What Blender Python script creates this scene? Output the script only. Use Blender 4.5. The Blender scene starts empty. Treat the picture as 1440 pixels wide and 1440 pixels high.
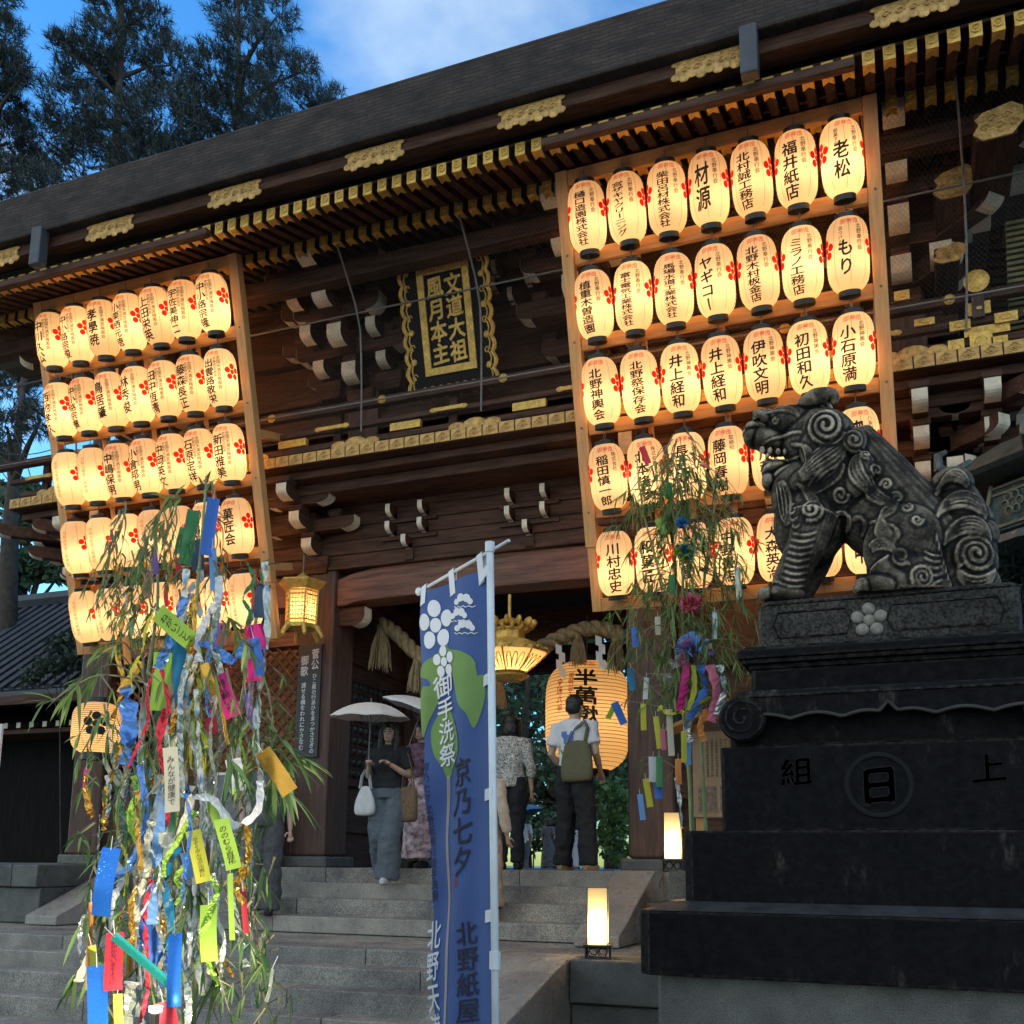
import bpy, bmesh, math, random
from mathutils import Vector, Matrix
from mathutils.bvhtree import BVHTree
R = math.radians
PI = math.pi
rng = random.Random(7)
scene = bpy.context.scene
col = scene.collection

# ------------------------------------------------------------------ camera
CAM_POS = Vector((0, 0, 1.565))
FPX, PPX, PPY = 1440.0, 720.0, 960.0            # focal length and principal point in photo pixels
YAW, PITCH, ROLL = R(21.65), R(10.0), R(0.56)
_h = Vector((-math.sin(YAW), math.cos(YAW), 0)); _u = Vector((0, 0, 1))
FW = math.cos(PITCH) * _h + math.sin(PITCH) * _u
_r = Vector((math.cos(YAW), math.sin(YAW), 0)); _up = _r.cross(FW)
RT = math.cos(ROLL) * _r + math.sin(ROLL) * _up
UP = -math.sin(ROLL) * _r + math.cos(ROLL) * _up
cd = bpy.data.cameras.new('camera')
cam = bpy.data.objects.new('camera', cd); col.objects.link(cam)
cam.matrix_world = Matrix(((RT.x, UP.x, -FW.x, CAM_POS.x), (RT.y, UP.y, -FW.y, CAM_POS.y), (RT.z, UP.z, -FW.z, CAM_POS.z), (0, 0, 0, 1)))
cd.sensor_fit = 'HORIZONTAL'; cd.sensor_width = 36; cd.lens = 36.0 * FPX / 1440
cd.shift_y = (PPY - 720) / 1440
cd.clip_start = 0.05; cd.clip_end = 2000
scene.camera = cam

def at(px, py, Y=None, z=None):
    """World point seen at a photo pixel, on the plane of depth Y (or height z)."""
    d = RT * ((px - PPX) / FPX) - UP * ((py - PPY) / FPX) + FW
    k = (Y - CAM_POS.y) / d.y if Y is not None else (z - CAM_POS.z) / d.z
    return CAM_POS + d * k

# ------------------------------------------------------------------ sky, sun, exposure
w = bpy.data.worlds.new('World'); scene.world = w; w.use_nodes = True
nt = w.node_tree; nt.nodes.clear()
def N(tree, t, **kw):
    n = tree.nodes.new(t)
    for k, v in kw.items(): setattr(n, k, v)
    return n
sky = N(nt, 'ShaderNodeTexSky', sky_type='NISHITA', sun_disc=False)
SUN_EL, SUN_ROT = R(3.5), R(290)
sky.sun_elevation = SUN_EL; sky.sun_rotation = SUN_ROT
sky.ozone_density = 3.0; sky.air_density = 1.0; sky.dust_density = 0.6
tc = N(nt, 'ShaderNodeTexCoord')
mp = N(nt, 'ShaderNodeMapping'); mp.inputs['Scale'].default_value = (1.0, 1.0, 1.5); mp.inputs['Location'].default_value = (4.4, 3.2, 0.2)
nz = N(nt, 'ShaderNodeTexNoise'); nz.inputs['Scale'].default_value = 2.3; nz.inputs['Detail'].default_value = 8; nz.inputs['Roughness'].default_value = 0.52; nz.inputs['Distortion'].default_value = 0.15
cr = N(nt, 'ShaderNodeValToRGB'); cr.color_ramp.elements[0].position = 0.40; cr.color_ramp.elements[1].position = 0.64
bg = N(nt, 'ShaderNodeBackground'); bg.inputs['Strength'].default_value = 0.15
gain = N(nt, 'ShaderNodeMix', data_type='RGBA', blend_type='MULTIPLY'); gain.inputs['Factor'].default_value = 1.0
gain.inputs['B'].default_value = (1.0, 2.05, 2.75, 1)
mx = N(nt, 'ShaderNodeMix', data_type='RGBA'); mx.inputs['B'].default_value = (3.5, 4.1, 4.3, 1)
wo = N(nt, 'ShaderNodeOutputWorld')
L = nt.links.new
L(tc.outputs['Generated'], mp.inputs['Vector']); L(mp.outputs['Vector'], nz.inputs['Vector']); 
sep = N(nt, 'ShaderNodeSeparateXYZ'); bk = N(nt, 'ShaderNodeMath', operation='MULTIPLY_ADD'); bk.inputs[1].default_value = -0.20; bk.use_clamp = False   # extra cloud toward the south, unseen behind the visitor, added for neutral fill light
L(tc.outputs['Generated'], sep.inputs[0]); L(sep.outputs['Y'], bk.inputs[0]); L(nz.outputs['Fac'], bk.inputs[2]); L(bk.outputs[0], cr.inputs['Fac'])
L(sky.outputs['Color'], gain.inputs['A']); L(gain.outputs['Result'], mx.inputs['A']); L(cr.outputs['Color'], mx.inputs['Factor']); L(mx.outputs['Result'], bg.inputs['Color'])
L(bg.outputs['Background'], wo.inputs['Surface'])
sd = bpy.data.lights.new('sun', 'SUN'); sd.energy = 0.3; sd.angle = R(20); sd.color = (1.0, 0.80, 0.62)
sun = bpy.data.objects.new('sun', sd); col.objects.link(sun)
_sdir = Vector((math.sin(SUN_ROT) * math.cos(SUN_EL), math.cos(SUN_ROT) * math.cos(SUN_EL), math.sin(SUN_EL)))
sun.rotation_euler = _sdir.to_track_quat('Z', 'Y').to_euler()
vs = scene.view_settings
scene.display_settings.display_device = 'sRGB'
vs.view_transform = 'Standard'; vs.look = 'None'; vs.gamma = 1; vs.use_curve_mapping = False; vs.exposure = 0.9
cy = scene.cycles
scene.render.engine = 'CYCLES'
cy.use_denoising = True
cy.max_bounces = 7; cy.diffuse_bounces = 4; cy.glossy_bounces = 3; cy.transmission_bounces = 4; cy.transparent_max_bounces = 16
cy.caustics_reflective = False; cy.caustics_refractive = False
cy.sample_clamp_indirect = 4.0; cy.use_adaptive_sampling = True; cy.adaptive_threshold = 0.015

# ------------------------------------------------------------------ materials
def mat(name, rgb, rough=0.7, metal=0.0, var=0.25, scale=8.0, bump=0.0, bscale=60.0, stretch=(1, 1, 1), dark=None, spec=0.5, detail=6, coat=0.0, wave=None):
    """Principled material: noise between two tones of one colour, optional bump; stretch lengthens the grain."""
    m = bpy.data.materials.new(name); m.use_nodes = True
    t = m.node_tree; b = t.nodes['Principled BSDF']
    b.inputs['Roughness'].default_value = rough; b.inputs['Metallic'].default_value = metal
    b.inputs['Specular IOR Level'].default_value = spec; b.inputs['Coat Weight'].default_value = coat
    c = N(t, 'ShaderNodeTexCoord'); mpn = N(t, 'ShaderNodeMapping'); mpn.inputs['Scale'].default_value = stretch
    t.links.new(c.outputs['Object'], mpn.inputs['Vector'])
    if var > 0:
        n = N(t, 'ShaderNodeTexNoise'); n.inputs['Scale'].default_value = scale; n.inputs['Detail'].default_value = detail
        n.inputs['Roughness'].default_value = 0.6
        r = N(t, 'ShaderNodeValToRGB')
        r.color_ramp.elements[0].position = 0.3; r.color_ramp.elements[1].position = 0.7
        d = dark or tuple(x * (1 - var) for x in rgb)
        r.color_ramp.elements[0].color = (*d, 1)
        r.color_ramp.elements[1].color = (*[min(1, x * (1 + var * 0.6)) for x in rgb], 1)
        t.links.new(mpn.outputs['Vector'], n.inputs['Vector']); t.links.new(n.outputs['Fac'], r.inputs['Fac'])
        t.links.new(r.outputs['Color'], b.inputs['Base Color'])
    else:
        b.inputs['Base Color'].default_value = (*rgb, 1)
    if bump > 0:
        n2 = N(t, 'ShaderNodeTexNoise'); n2.inputs['Scale'].default_value = bscale; n2.inputs['Detail'].default_value = 5
        bp = N(t, 'ShaderNodeBump'); bp.inputs['Strength'].default_value = bump; bp.inputs['Distance'].default_value = 0.02
        t.links.new(mpn.outputs['Vector'], n2.inputs['Vector']); t.links.new(n2.outputs['Fac'], bp.inputs['Height'])
        t.links.new(bp.outputs['Normal'], b.inputs['Normal'])
    return m

def paper(name, rgb, trans=0.7):
    """Oiled lantern paper that passes the bulb's light."""
    m = bpy.data.materials.new(name); m.use_nodes = True; t = m.node_tree; t.nodes.clear()
    o = N(t, 'ShaderNodeOutputMaterial'); d = N(t, 'ShaderNodeBsdfDiffuse'); tr = N(t, 'ShaderNodeBsdfTranslucent'); x = N(t, 'ShaderNodeMixShader')
    x.inputs['Fac'].default_value = trans
    d.inputs['Color'].default_value = (0.75, 0.66, 0.5, 1); tr.inputs['Color'].default_value = (*rgb, 1)
    t.links.new(d.outputs[0], x.inputs[1]); t.links.new(tr.outputs[0], x.inputs[2]); t.links.new(x.outputs[0], o.inputs['Surface'])
    return m

M = {}
M['wood'] = mat('dark_cedar', (0.098, 0.047, 0.031), 0.6, var=0.6, scale=5, bump=0.35, bscale=14, stretch=(0.6, 5, 7), spec=0.2)
M['wood_y'] = mat('dark_cedar_long', (0.085, 0.046, 0.034), 0.6, var=0.55, scale=5, bump=0.35, bscale=14, stretch=(7, 0.6, 7), spec=0.2)
M['wood_z'] = mat('dark_cedar_post', (0.105, 0.055, 0.042), 0.55, var=0.55, scale=4, bump=0.3, bscale=12, stretch=(7, 7, 0.5), spec=0.4)
M['red_wood'] = mat('reddish_beam', (0.20, 0.085, 0.055), 0.5, var=0.6, scale=4, bump=0.35, bscale=10, stretch=(0.6, 5, 8), spec=0.4)
M['soffit'] = mat('soffit_board', (0.06, 0.033, 0.026), 0.7, var=0.5, scale=5, stretch=(0.8, 4, 4), spec=0.15)
M['cream'] = mat('white_end_paint', (0.86, 0.77, 0.60), 0.75, var=0.22, scale=9)
M['gold'] = mat('gilt_metal', (0.92, 0.52, 0.12), 0.40, metal=0.4, var=0.4, scale=18, bump=0.6, bscale=45)
M['gold_dark'] = mat('tarnished_gilt', (0.70, 0.42, 0.14), 0.5, metal=0.3, var=0.5, scale=16, bump=0.8, bscale=40)
M['hinoki'] = mat('fresh_cypress', (0.68, 0.36, 0.14), 0.5, var=0.22, scale=4, bump=0.08, bscale=12, stretch=(0.7, 6, 8), spec=0.35)
M['hinoki_z'] = mat('fresh_cypress_post', (0.70, 0.38, 0.15), 0.5, var=0.22, scale=4, bump=0.08, bscale=12, stretch=(8, 6, 0.7), spec=0.35)
M['black'] = mat('black_lacquer', (0.018, 0.016, 0.015), 0.35, var=0)
M['ink'] = mat('sumi_ink', (0.012, 0.010, 0.009), 0.8, var=0)
M['greenink'] = mat('small_ink', (0.05, 0.04, 0.018), 0.8, var=0)
M['redink'] = mat('red_ink', (0.55, 0.035, 0.02), 0.8, var=0)
M['redink'] = paper('red_ink', (0.85, 0.03, 0.02), 0.6)
for _n in M['redink'].node_tree.nodes:
    if _n.type == 'BSDF_DIFFUSE': _n.inputs['Color'].default_value = (0.55, 0.02, 0.015, 1)
M['iron'] = mat('wire_metal', (0.20, 0.18, 0.17), 0.5, metal=0.4, var=0.3)
M['whitemetal'] = mat('white_pipe', (0.72, 0.75, 0.78), 0.35, var=0.1)
M['darkroof'] = mat('roof_tile', (0.055, 0.062, 0.08), 0.5, var=0.35, scale=6)
M['white'] = mat('white_paint', (0.78, 0.78, 0.77), 0.6, var=0.06)

def bark_roof():
    """Layered bark: thin courses of short shingles, mossy and worn in patches."""
    m = mat('cypress_bark_roof', (0.066, 0.047, 0.042), 0.85, var=0.65, scale=3.0, bump=0.0, stretch=(1, 1, 2.5))
    t = m.node_tree; b = t.nodes['Principled BSDF']; c = N(t, 'ShaderNodeTexCoord'); s = N(t, 'ShaderNodeSeparateXYZ'); k = N(t, 'ShaderNodeCombineXYZ')
    w_ = N(t, 'ShaderNodeTexNoise'); w_.inputs['Scale'].default_value = 5; wm = N(t, 'ShaderNodeMath', operation='MULTIPLY_ADD'); wm.inputs[1].default_value = 0.03
    br = N(t, 'ShaderNodeTexBrick'); br.inputs['Scale'].default_value = 1.0; br.inputs['Brick Width'].default_value = 0.16; br.inputs['Row Height'].default_value = 0.036; br.inputs['Mortar Size'].default_value = 0.0045
    br.inputs['Color1'].default_value = (1, 1, 1, 1); br.inputs['Color2'].default_value = (0.68, 0.66, 0.66, 1); br.inputs['Mortar'].default_value = (0.35, 0.35, 0.35, 1)
    bp = N(t, 'ShaderNodeBump'); bp.inputs['Strength'].default_value = 1.0; bp.inputs['Distance'].default_value = 0.03
    x = N(t, 'ShaderNodeMix', data_type='RGBA', blend_type='MULTIPLY'); x.inputs['Factor'].default_value = 0.85
    old = b.inputs['Base Color'].links[0].from_socket
    for p, q in ((c.outputs['Object'], s.inputs[0]), (s.outputs['X'], k.inputs['X']), (c.outputs['Object'], w_.inputs['Vector']), (w_.outputs['Fac'], wm.inputs[0]), (s.outputs['Z'], wm.inputs[2]), (wm.outputs[0], k.inputs['Y']), (k.outputs[0], br.inputs['Vector']),
                 (br.outputs['Color'], bp.inputs['Height']), (bp.outputs['Normal'], b.inputs['Normal']), (old, x.inputs['A']), (br.outputs['Color'], x.inputs['B']), (x.outputs['Result'], b.inputs['Base Color'])): t.links.new(p, q)
    return m
M['bark'] = bark_roof()

def granite(name, rgb, spk=0.35, scale=170, stain=0.4):
    """Speckled granite with large soft stains."""
    m = bpy.data.materials.new(name); m.use_nodes = True; t = m.node_tree; b = t.nodes['Principled BSDF']
    b.inputs['Roughness'].default_value = 0.75
    c = N(t, 'ShaderNodeTexCoord')
    v = N(t, 'ShaderNodeTexNoise'); v.inputs['Scale'].default_value = scale; v.inputs['Detail'].default_value = 2
    r = N(t, 'ShaderNodeValToRGB'); r.color_ramp.elements[0].position = 0.36; r.color_ramp.elements[1].position = 0.64
    r.color_ramp.elements[0].color = (*[x * (1 - spk) for x in rgb], 1); r.color_ramp.elements[1].color = (*[min(1, x * (1 + spk)) for x in rgb], 1)
    s = N(t, 'ShaderNodeTexNoise'); s.inputs['Scale'].default_value = 1.7; s.inputs['Detail'].default_value = 8; s.inputs['Roughness'].default_value = 0.65
    r2 = N(t, 'ShaderNodeValToRGB'); r2.color_ramp.elements[0].position = 0.34; r2.color_ramp.elements[1].position = 0.62
    r2.color_ramp.elements[0].color = (1 - stain, 1 - stain, 1 - stain * 0.9, 1)
    x = N(t, 'ShaderNodeMix', data_type='RGBA', blend_type='MULTIPLY'); x.inputs['Factor'].default_value = 1
    gi = N(t, 'ShaderNodeNewGeometry'); ir = N(t, 'ShaderNodeValToRGB'); ir.color_ramp.elements[0].color = (0.66, 0.66, 0.68, 1); ir.color_ramp.elements[1].color = (1.0, 0.98, 0.94, 1); y_ = N(t, 'ShaderNodeMix', data_type='RGBA', blend_type='MULTIPLY'); y_.inputs['Factor'].default_value = 1
    s3 = N(t, 'ShaderNodeTexNoise'); s3.inputs['Scale'].default_value = 9; s3.inputs['Detail'].default_value = 6; rr_ = N(t, 'ShaderNodeMapRange'); rr_.inputs['From Min'].default_value = 0.35; rr_.inputs['From Max'].default_value = 0.65; rr_.inputs['To Min'].default_value = 0.22; rr_.inputs['To Max'].default_value = 0.70
    t.links.new(c.outputs['Object'], s3.inputs['Vector']); t.links.new(s3.outputs['Fac'], rr_.inputs['Value']); t.links.new(rr_.outputs[0], b.inputs['Roughness'])
    bp = N(t, 'ShaderNodeBump'); bp.inputs['Strength'].default_value = 0.5; bp.inputs['Distance'].default_value = 0.008
    for a, bb in ((c.outputs['Object'], v.inputs['Vector']), (c.outputs['Object'], s.inputs['Vector']), (v.outputs['Fac'], r.inputs['Fac']), (s.outputs['Fac'], r2.inputs['Fac']),
                  (r.outputs['Color'], x.inputs['A']), (r2.outputs['Color'], x.inputs['B']), (x.outputs['Result'], y_.inputs['A']), (ir.outputs['Color'], y_.inputs['B']), (gi.outputs['Random Per Island'], ir.inputs['Fac']), (y_.outputs['Result'], b.inputs['Base Color']), (v.outputs['Fac'], bp.inputs['Height']), (bp.outputs['Normal'], b.inputs['Normal'])):
        t.links.new(a, bb)
    return m
M['granite'] = granite('step_granite', (0.41, 0.375, 0.33), 0.5, 130, 0.62)
M['granite_lt'] = granite('cheek_granite', (0.46, 0.43, 0.39), 0.4, 140)
M['granite_dk'] = granite('old_wall_stone', (0.17, 0.17, 0.155), 0.3, 120, 0.55)
M['gravel'] = granite('ground_gravel', (0.16, 0.155, 0.145), 0.5, 60)

def blackstone():
    """Soot-dark pedestal stone: pale lichen patches, rain runs, thin edge highlights painted as lighter arrises."""
    m = bpy.data.materials.new('black_stone'); m.use_nodes = True; t = m.node_tree; b = t.nodes['Principled BSDF']; b.inputs['Specular IOR Level'].default_value = 0.12
    c = N(t, 'ShaderNodeTexCoord'); mpn = N(t, 'ShaderNodeMapping'); mpn.inputs['Scale'].default_value = (6.0, 6.0, 2.0)
    s = N(t, 'ShaderNodeTexNoise'); s.inputs['Scale'].default_value = 1.1; s.inputs['Detail'].default_value = 11; s.inputs['Roughness'].default_value = 0.72
    r = N(t, 'ShaderNodeValToRGB'); e = r.color_ramp.elements
    e[0].position = 0.38; e[0].color = (0.005, 0.005, 0.0065, 1); e[1].position = 0.74; e[1].color = (0.15, 0.125, 0.105, 1)
    k = e.new(0.585); k.color = (0.0075, 0.007, 0.008, 1); k = e.new(0.645); k.color = (0.028, 0.025, 0.023, 1)
    f = N(t, 'ShaderNodeTexNoise'); f.inputs['Scale'].default_value = 22; f.inputs['Detail'].default_value = 8
    bv = N(t, 'ShaderNodeBevel'); bv.samples = 4; bv.inputs['Radius'].default_value = 0.022
    g = N(t, 'ShaderNodeNewGeometry'); d = N(t, 'ShaderNodeVectorMath', operation='DOT_PRODUCT')
    mr = N(t, 'ShaderNodeMapRange'); mr.inputs['From Min'].default_value = 0.995; mr.inputs['From Max'].default_value = 0.90; mr.inputs['To Max'].default_value = 0.9
    fm = N(t, 'ShaderNodeMapRange'); fm.inputs['From Min'].default_value = 0.42; fm.inputs['From Max'].default_value = 0.62
    mu = N(t, 'ShaderNodeMath', operation='MULTIPLY'); x = N(t, 'ShaderNodeMix', data_type='RGBA'); x.inputs['B'].default_value = (0.085, 0.076, 0.068, 1)
    ro = N(t, 'ShaderNodeMapRange'); ro.inputs['From Min'].default_value = 0.35; ro.inputs['From Max'].default_value = 0.65; ro.inputs['To Min'].default_value = 0.6; ro.inputs['To Max'].default_value = 0.9
    ad = N(t, 'ShaderNodeMath', operation='ADD'); bp = N(t, 'ShaderNodeBump'); bp.inputs['Strength'].default_value = 0.7; bp.inputs['Distance'].default_value = 0.012
    for a_, b_ in ((c.outputs['Object'], mpn.inputs['Vector']), (mpn.outputs['Vector'], s.inputs['Vector']), (s.outputs['Fac'], r.inputs['Fac']), (c.outputs['Object'], f.inputs['Vector']), (bv.outputs[0], d.inputs[0]), (g.outputs['True Normal'], d.inputs[1]), (d.outputs['Value'], mr.inputs['Value']),
                   (f.outputs['Fac'], fm.inputs['Value']), (mr.outputs[0], mu.inputs[0]), (fm.outputs[0], mu.inputs[1]), (mu.outputs[0], x.inputs['Factor']), (r.outputs['Color'], x.inputs['A']), (x.outputs['Result'], b.inputs['Base Color']),
                   (f.outputs['Fac'], ro.inputs['Value']), (ro.outputs[0], b.inputs['Roughness']), (s.outputs['Fac'], ad.inputs[0]), (f.outputs['Fac'], ad.inputs[1]), (ad.outputs[0], bp.inputs['Height']), (bp.outputs['Normal'], b.inputs['Normal'])):
        t.links.new(a_, b_)
    return m
M['blackstone'] = blackstone()

def lionstone():
    """Weathered carved stone: light on crests and shade in hollows painted by pointiness, lichen patches."""
    m = bpy.data.materials.new('weathered_lion_stone'); m.use_nodes = True; t = m.node_tree; b = t.nodes['Principled BSDF']
    b.inputs['Roughness'].default_value = 0.8; b.inputs['Specular IOR Level'].default_value = 0.2
    g = N(t, 'ShaderNodeNewGeometry'); c = N(t, 'ShaderNodeTexCoord')
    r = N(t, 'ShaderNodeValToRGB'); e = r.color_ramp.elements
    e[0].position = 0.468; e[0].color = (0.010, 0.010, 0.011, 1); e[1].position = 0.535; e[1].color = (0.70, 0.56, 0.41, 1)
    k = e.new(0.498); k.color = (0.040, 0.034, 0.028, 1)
    s = N(t, 'ShaderNodeTexNoise'); s.inputs['Scale'].default_value = 7; s.inputs['Detail'].default_value = 9; s.inputs['Roughness'].default_value = 0.75
    r2 = N(t, 'ShaderNodeValToRGB'); r2.color_ramp.elements[0].position = 0.43; r2.color_ramp.elements[1].position = 0.60
    r2.color_ramp.elements[0].color = (0.13, 0.125, 0.125, 1); r2.color_ramp.elements[1].color = (1, 1, 1, 1)
    x = N(t, 'ShaderNodeMix', data_type='RGBA', blend_type='MULTIPLY'); x.inputs['Factor'].default_value = 0.9
    s2 = N(t, 'ShaderNodeTexNoise'); s2.inputs['Scale'].default_value = 38; s2.inputs['Detail'].default_value = 8
    bp = N(t, 'ShaderNodeBump'); bp.inputs['Strength'].default_value = 0.9; bp.inputs['Distance'].default_value = 0.012
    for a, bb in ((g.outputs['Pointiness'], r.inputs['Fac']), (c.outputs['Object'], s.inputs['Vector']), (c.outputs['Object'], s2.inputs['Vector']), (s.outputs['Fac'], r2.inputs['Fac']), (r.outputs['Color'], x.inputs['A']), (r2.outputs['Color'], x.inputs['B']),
                  (x.outputs['Result'], b.inputs['Base Color']), (s2.outputs['Fac'], bp.inputs['Height']), (bp.outputs['Normal'], b.inputs['Normal'])):
        t.links.new(a, bb)
    return m
M['lion'] = lionstone()

M['paper'] = paper('lantern_paper', (0.92, 0.72, 0.42))
M['paper_org'] = paper('amber_lantern_paper', (0.86, 0.58, 0.30))
M['lamp_glass'] = paper('frosted_lamp', (0.95, 0.80, 0.52), 0.8)

def leafmat(name, rgb, var=0.5, trans=0.3):
    m = bpy.data.materials.new(name); m.use_nodes = True; t = m.node_tree; t.nodes.clear()
    o = N(t, 'ShaderNodeOutputMaterial'); d = N(t, 'ShaderNodeBsdfPrincipled'); tr = N(t, 'ShaderNodeBsdfTranslucent'); x = N(t, 'ShaderNodeMixShader'); x.inputs['Fac'].default_value = trans
    g = N(t, 'ShaderNodeNewGeometry'); r = N(t, 'ShaderNodeValToRGB')
    r.color_ramp.elements[0].color = (*[a * (1 - var) for a in rgb], 1); r.color_ramp.elements[1].color = (*[min(1, a * (1 + var)) for a in rgb], 1)
    d.inputs['Roughness'].default_value = 0.5
    for a, b in ((g.outputs['Random Per Island'], r.inputs['Fac']), (r.outputs['Color'], d.inputs['Base Color']), (r.outputs['Color'], tr.inputs['Color']), (d.outputs[0], x.inputs[1]), (tr.outputs[0], x.inputs[2]), (x.outputs[0], o.inputs['Surface'])):
        t.links.new(a, b)
    return m
M['pine'] = leafmat('pine_needles', (0.036, 0.05, 0.045), 0.6, 0.15)
M['tree'] = leafmat('tree_leaves', (0.085, 0.15, 0.085), 0.6, 0.4)
M['bamboo_leaf'] = leafmat('bamboo_leaves', (0.16, 0.26, 0.075), 0.55, 0.3)
M['shrub'] = leafmat('shrub_leaves', (0.05, 0.08, 0.055), 0.5)
M['trunk'] = mat('tree_bark', (0.07, 0.055, 0.045), 0.9, var=0.5, scale=8, bump=0.6, bscale=20)
M['bamboo'] = mat('bamboo_cane', (0.30, 0.34, 0.13), 0.4, var=0.3, scale=10)
M['twig'] = mat('bamboo_twig', (0.22, 0.20, 0.10), 0.6, var=0.3)

# ------------------------------------------------------------------ mesh helpers
class MB:
    def __init__(s): s.v = []; s.f = []; s.m = []
    def add(s, vs, fs, mi=0):
        o = len(s.v); s.v += [tuple(x) for x in vs]; s.f += [tuple(i + o for i in f) for f in fs]; s.m += [mi] * len(fs)
    def box(s, x0, x1, y0, y1, z0, z1, mi=0, mtx=None):
        vs = [Vector((x, y, z)) for z in (z0, z1) for y in (y0, y1) for x in (x0, x1)]
        if mtx is not None: vs = [mtx @ v for v in vs]
        s.add(vs, [(0, 2, 3, 1), (4, 5, 7, 6), (0, 1, 5, 4), (2, 6, 7, 3), (0, 4, 6, 2), (1, 3, 7, 5)], mi)
    def prism(s, prof, fn, a, b, mi=0):
        """prof: closed 2D outline; fn(p, q, t) -> point; extruded from t=a to t=b."""
        n = len(prof)
        vs = [fn(p, q, a) for p, q in prof] + [fn(p, q, b) for p, q in prof]
        fs = [tuple(range(n))[::-1], tuple(range(n, 2 * n))] + [(i, (i + 1) % n, n + (i + 1) % n, n + i) for i in range(n)]
        s.add(vs, fs, mi)
    def tube(s, pts, rad, n=8, mi=0, cap=True, flat=1.0, nrm=None):
        """Swept tube; rad a number or list; flat squashes the section along nrm."""
        pts = [Vector(p) for p in pts]; k = len(pts)
        rs = rad if isinstance(rad, (list, tuple)) else [rad] * k
        prev = None; vs = []
        for i, p in enumerate(pts):
            t = (pts[min(i + 1, k - 1)] - pts[max(i - 1, 0)])
            if t.length < 1e-9: t = Vector((0, 0, 1))
            t.normalize()
            ref = Vector(nrm) if nrm is not None else (prev if prev is not None else (Vector((0, 0, 1)) if abs(t.z) < 0.9 else Vector((1, 0, 0))))
            a = ref - t * ref.dot(t)
            if a.length < 1e-6: a = t.orthogonal()
            a.normalize(); prev = a; b = t.cross(a)
            for j in range(n):
                g = 2 * PI * j / n
                vs.append(p + a * (math.cos(g) * rs[i] * flat) + b * (math.sin(g) * rs[i]))
        fs = [(i * n + j, i * n + (j + 1) % n, (i + 1) * n + (j + 1) % n, (i + 1) * n + j) for i in range(k - 1) for j in range(n)]
        if cap: fs += [tuple(range(n))[::-1], tuple(range((k - 1) * n, k * n))]
        s.add(vs, fs, mi)
    def lathe(s, prof, n=24, c=(0, 0, 0), mi=0, mtx=None, sx=1, sy=1, ph=0.0):
        """prof: list of (radius, z)."""
        c = Vector(c); vs = []
        for r, z in prof:
            for j in range(n):
                g = 2 * PI * j / n + ph
                v = Vector((r * math.cos(g) * sx, r * math.sin(g) * sy, z))
                if mtx is not None: v = mtx @ v
                vs.append(c + v)
        k = len(prof)
        fs = [(i * n + j, i * n + (j + 1) % n, (i + 1) * n + (j + 1) % n, (i + 1) * n + j) for i in range(k - 1) for j in range(n)]
        if prof[0][0] > 1e-5: fs.append(tuple(range(n))[::-1])
        if prof[-1][0] > 1e-5: fs.append(tuple(range((k - 1) * n, k * n)))
        s.add(vs, fs, mi)
    def ell(s, c, r, rot=None, nu=16, nv=10, mi=0):
        c = Vector(c); vs = []; fs = []
        for i in range(nv + 1):
            a = -PI / 2 + PI * i / nv
            for j in range(nu):
                g = 2 * PI * j / nu
                v = Vector((r[0] * math.cos(a) * math.cos(g), r[1] * math.cos(a) * math.sin(g), r[2] * math.sin(a)))
                if rot is not None: v = rot @ v
                vs.append(c + v)
        for i in range(nv):
            for j in range(nu):
                fs.append((i * nu + j, i * nu + (j + 1) % nu, (i + 1) * nu + (j + 1) % nu, (i + 1) * nu + j))
        s.add(vs, fs, mi)
    def mesh(s, name, mats, smooth=False):
        me = bpy.data.meshes.new(name); me.from_pydata(s.v, [], s.f)
        for m_ in (mats if isinstance(mats, (list, tuple)) else [mats]): me.materials.append(m_)
        if any(s.m): me.polygons.foreach_set('material_index', s.m)
        if smooth: me.polygons.foreach_set('use_smooth', [True] * len(s.f))
        me.update(); return me
    def build(s, name, mats, parent=None, smooth=False, bevel=0, loc=None):
        return put(name, s.mesh(name, mats, smooth), parent, bevel, loc)
def put(name, me, parent=None, bevel=0, loc=None):
    o = bpy.data.objects.new(name, me); col.objects.link(o)
    if loc is not None: o.location = loc
    if parent is not None: o.parent = parent
    if bevel:
        b = o.modifiers.new('edge', 'BEVEL'); b.width = bevel; b.segments = 2; b.limit_method = 'ANGLE'; b.angle_limit = R(50)
    return o
def tag(o, label=None, cat=None, group=None, kind=None):
    if label: o['label'] = label
    if cat: o['category'] = cat
    if group: o['group'] = group
    if kind: o['kind'] = kind
    return o
def empty(name, loc=(0, 0, 0), label=None, cat=None, group=None):
    o = bpy.data.objects.new(name, None); col.objects.link(o); o.location = loc; o.empty_display_size = 0.1
    return tag(o, label, cat, group)
def shift(mb, d):
    d = Vector(d); mb.v = [tuple(Vector(v) + d) for v in mb.v]; return mb
def evald(o):
    dg = bpy.context.evaluated_depsgraph_get(); dg.update()
    return bpy.data.meshes.new_from_object(o.evaluated_get(dg))
def fuse(mb, voxel, smooth=4, fac=0.5):
    """Union of overlapping closed shapes into one continuous smooth mesh."""
    o = put('fuse_tmp', mb.mesh('fuse_tmp', M['white']))
    m = o.modifiers.new('r', 'REMESH'); m.mode = 'VOXEL'; m.voxel_size = voxel
    if smooth:
        k = o.modifiers.new('s', 'SMOOTH'); k.iterations = smooth; k.factor = fac
    me = evald(o); old = o.data
    bpy.data.objects.remove(o); bpy.data.meshes.remove(old)
    me.materials.clear(); me.polygons.foreach_set('use_smooth', [True] * len(me.polygons))
    return me
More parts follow.
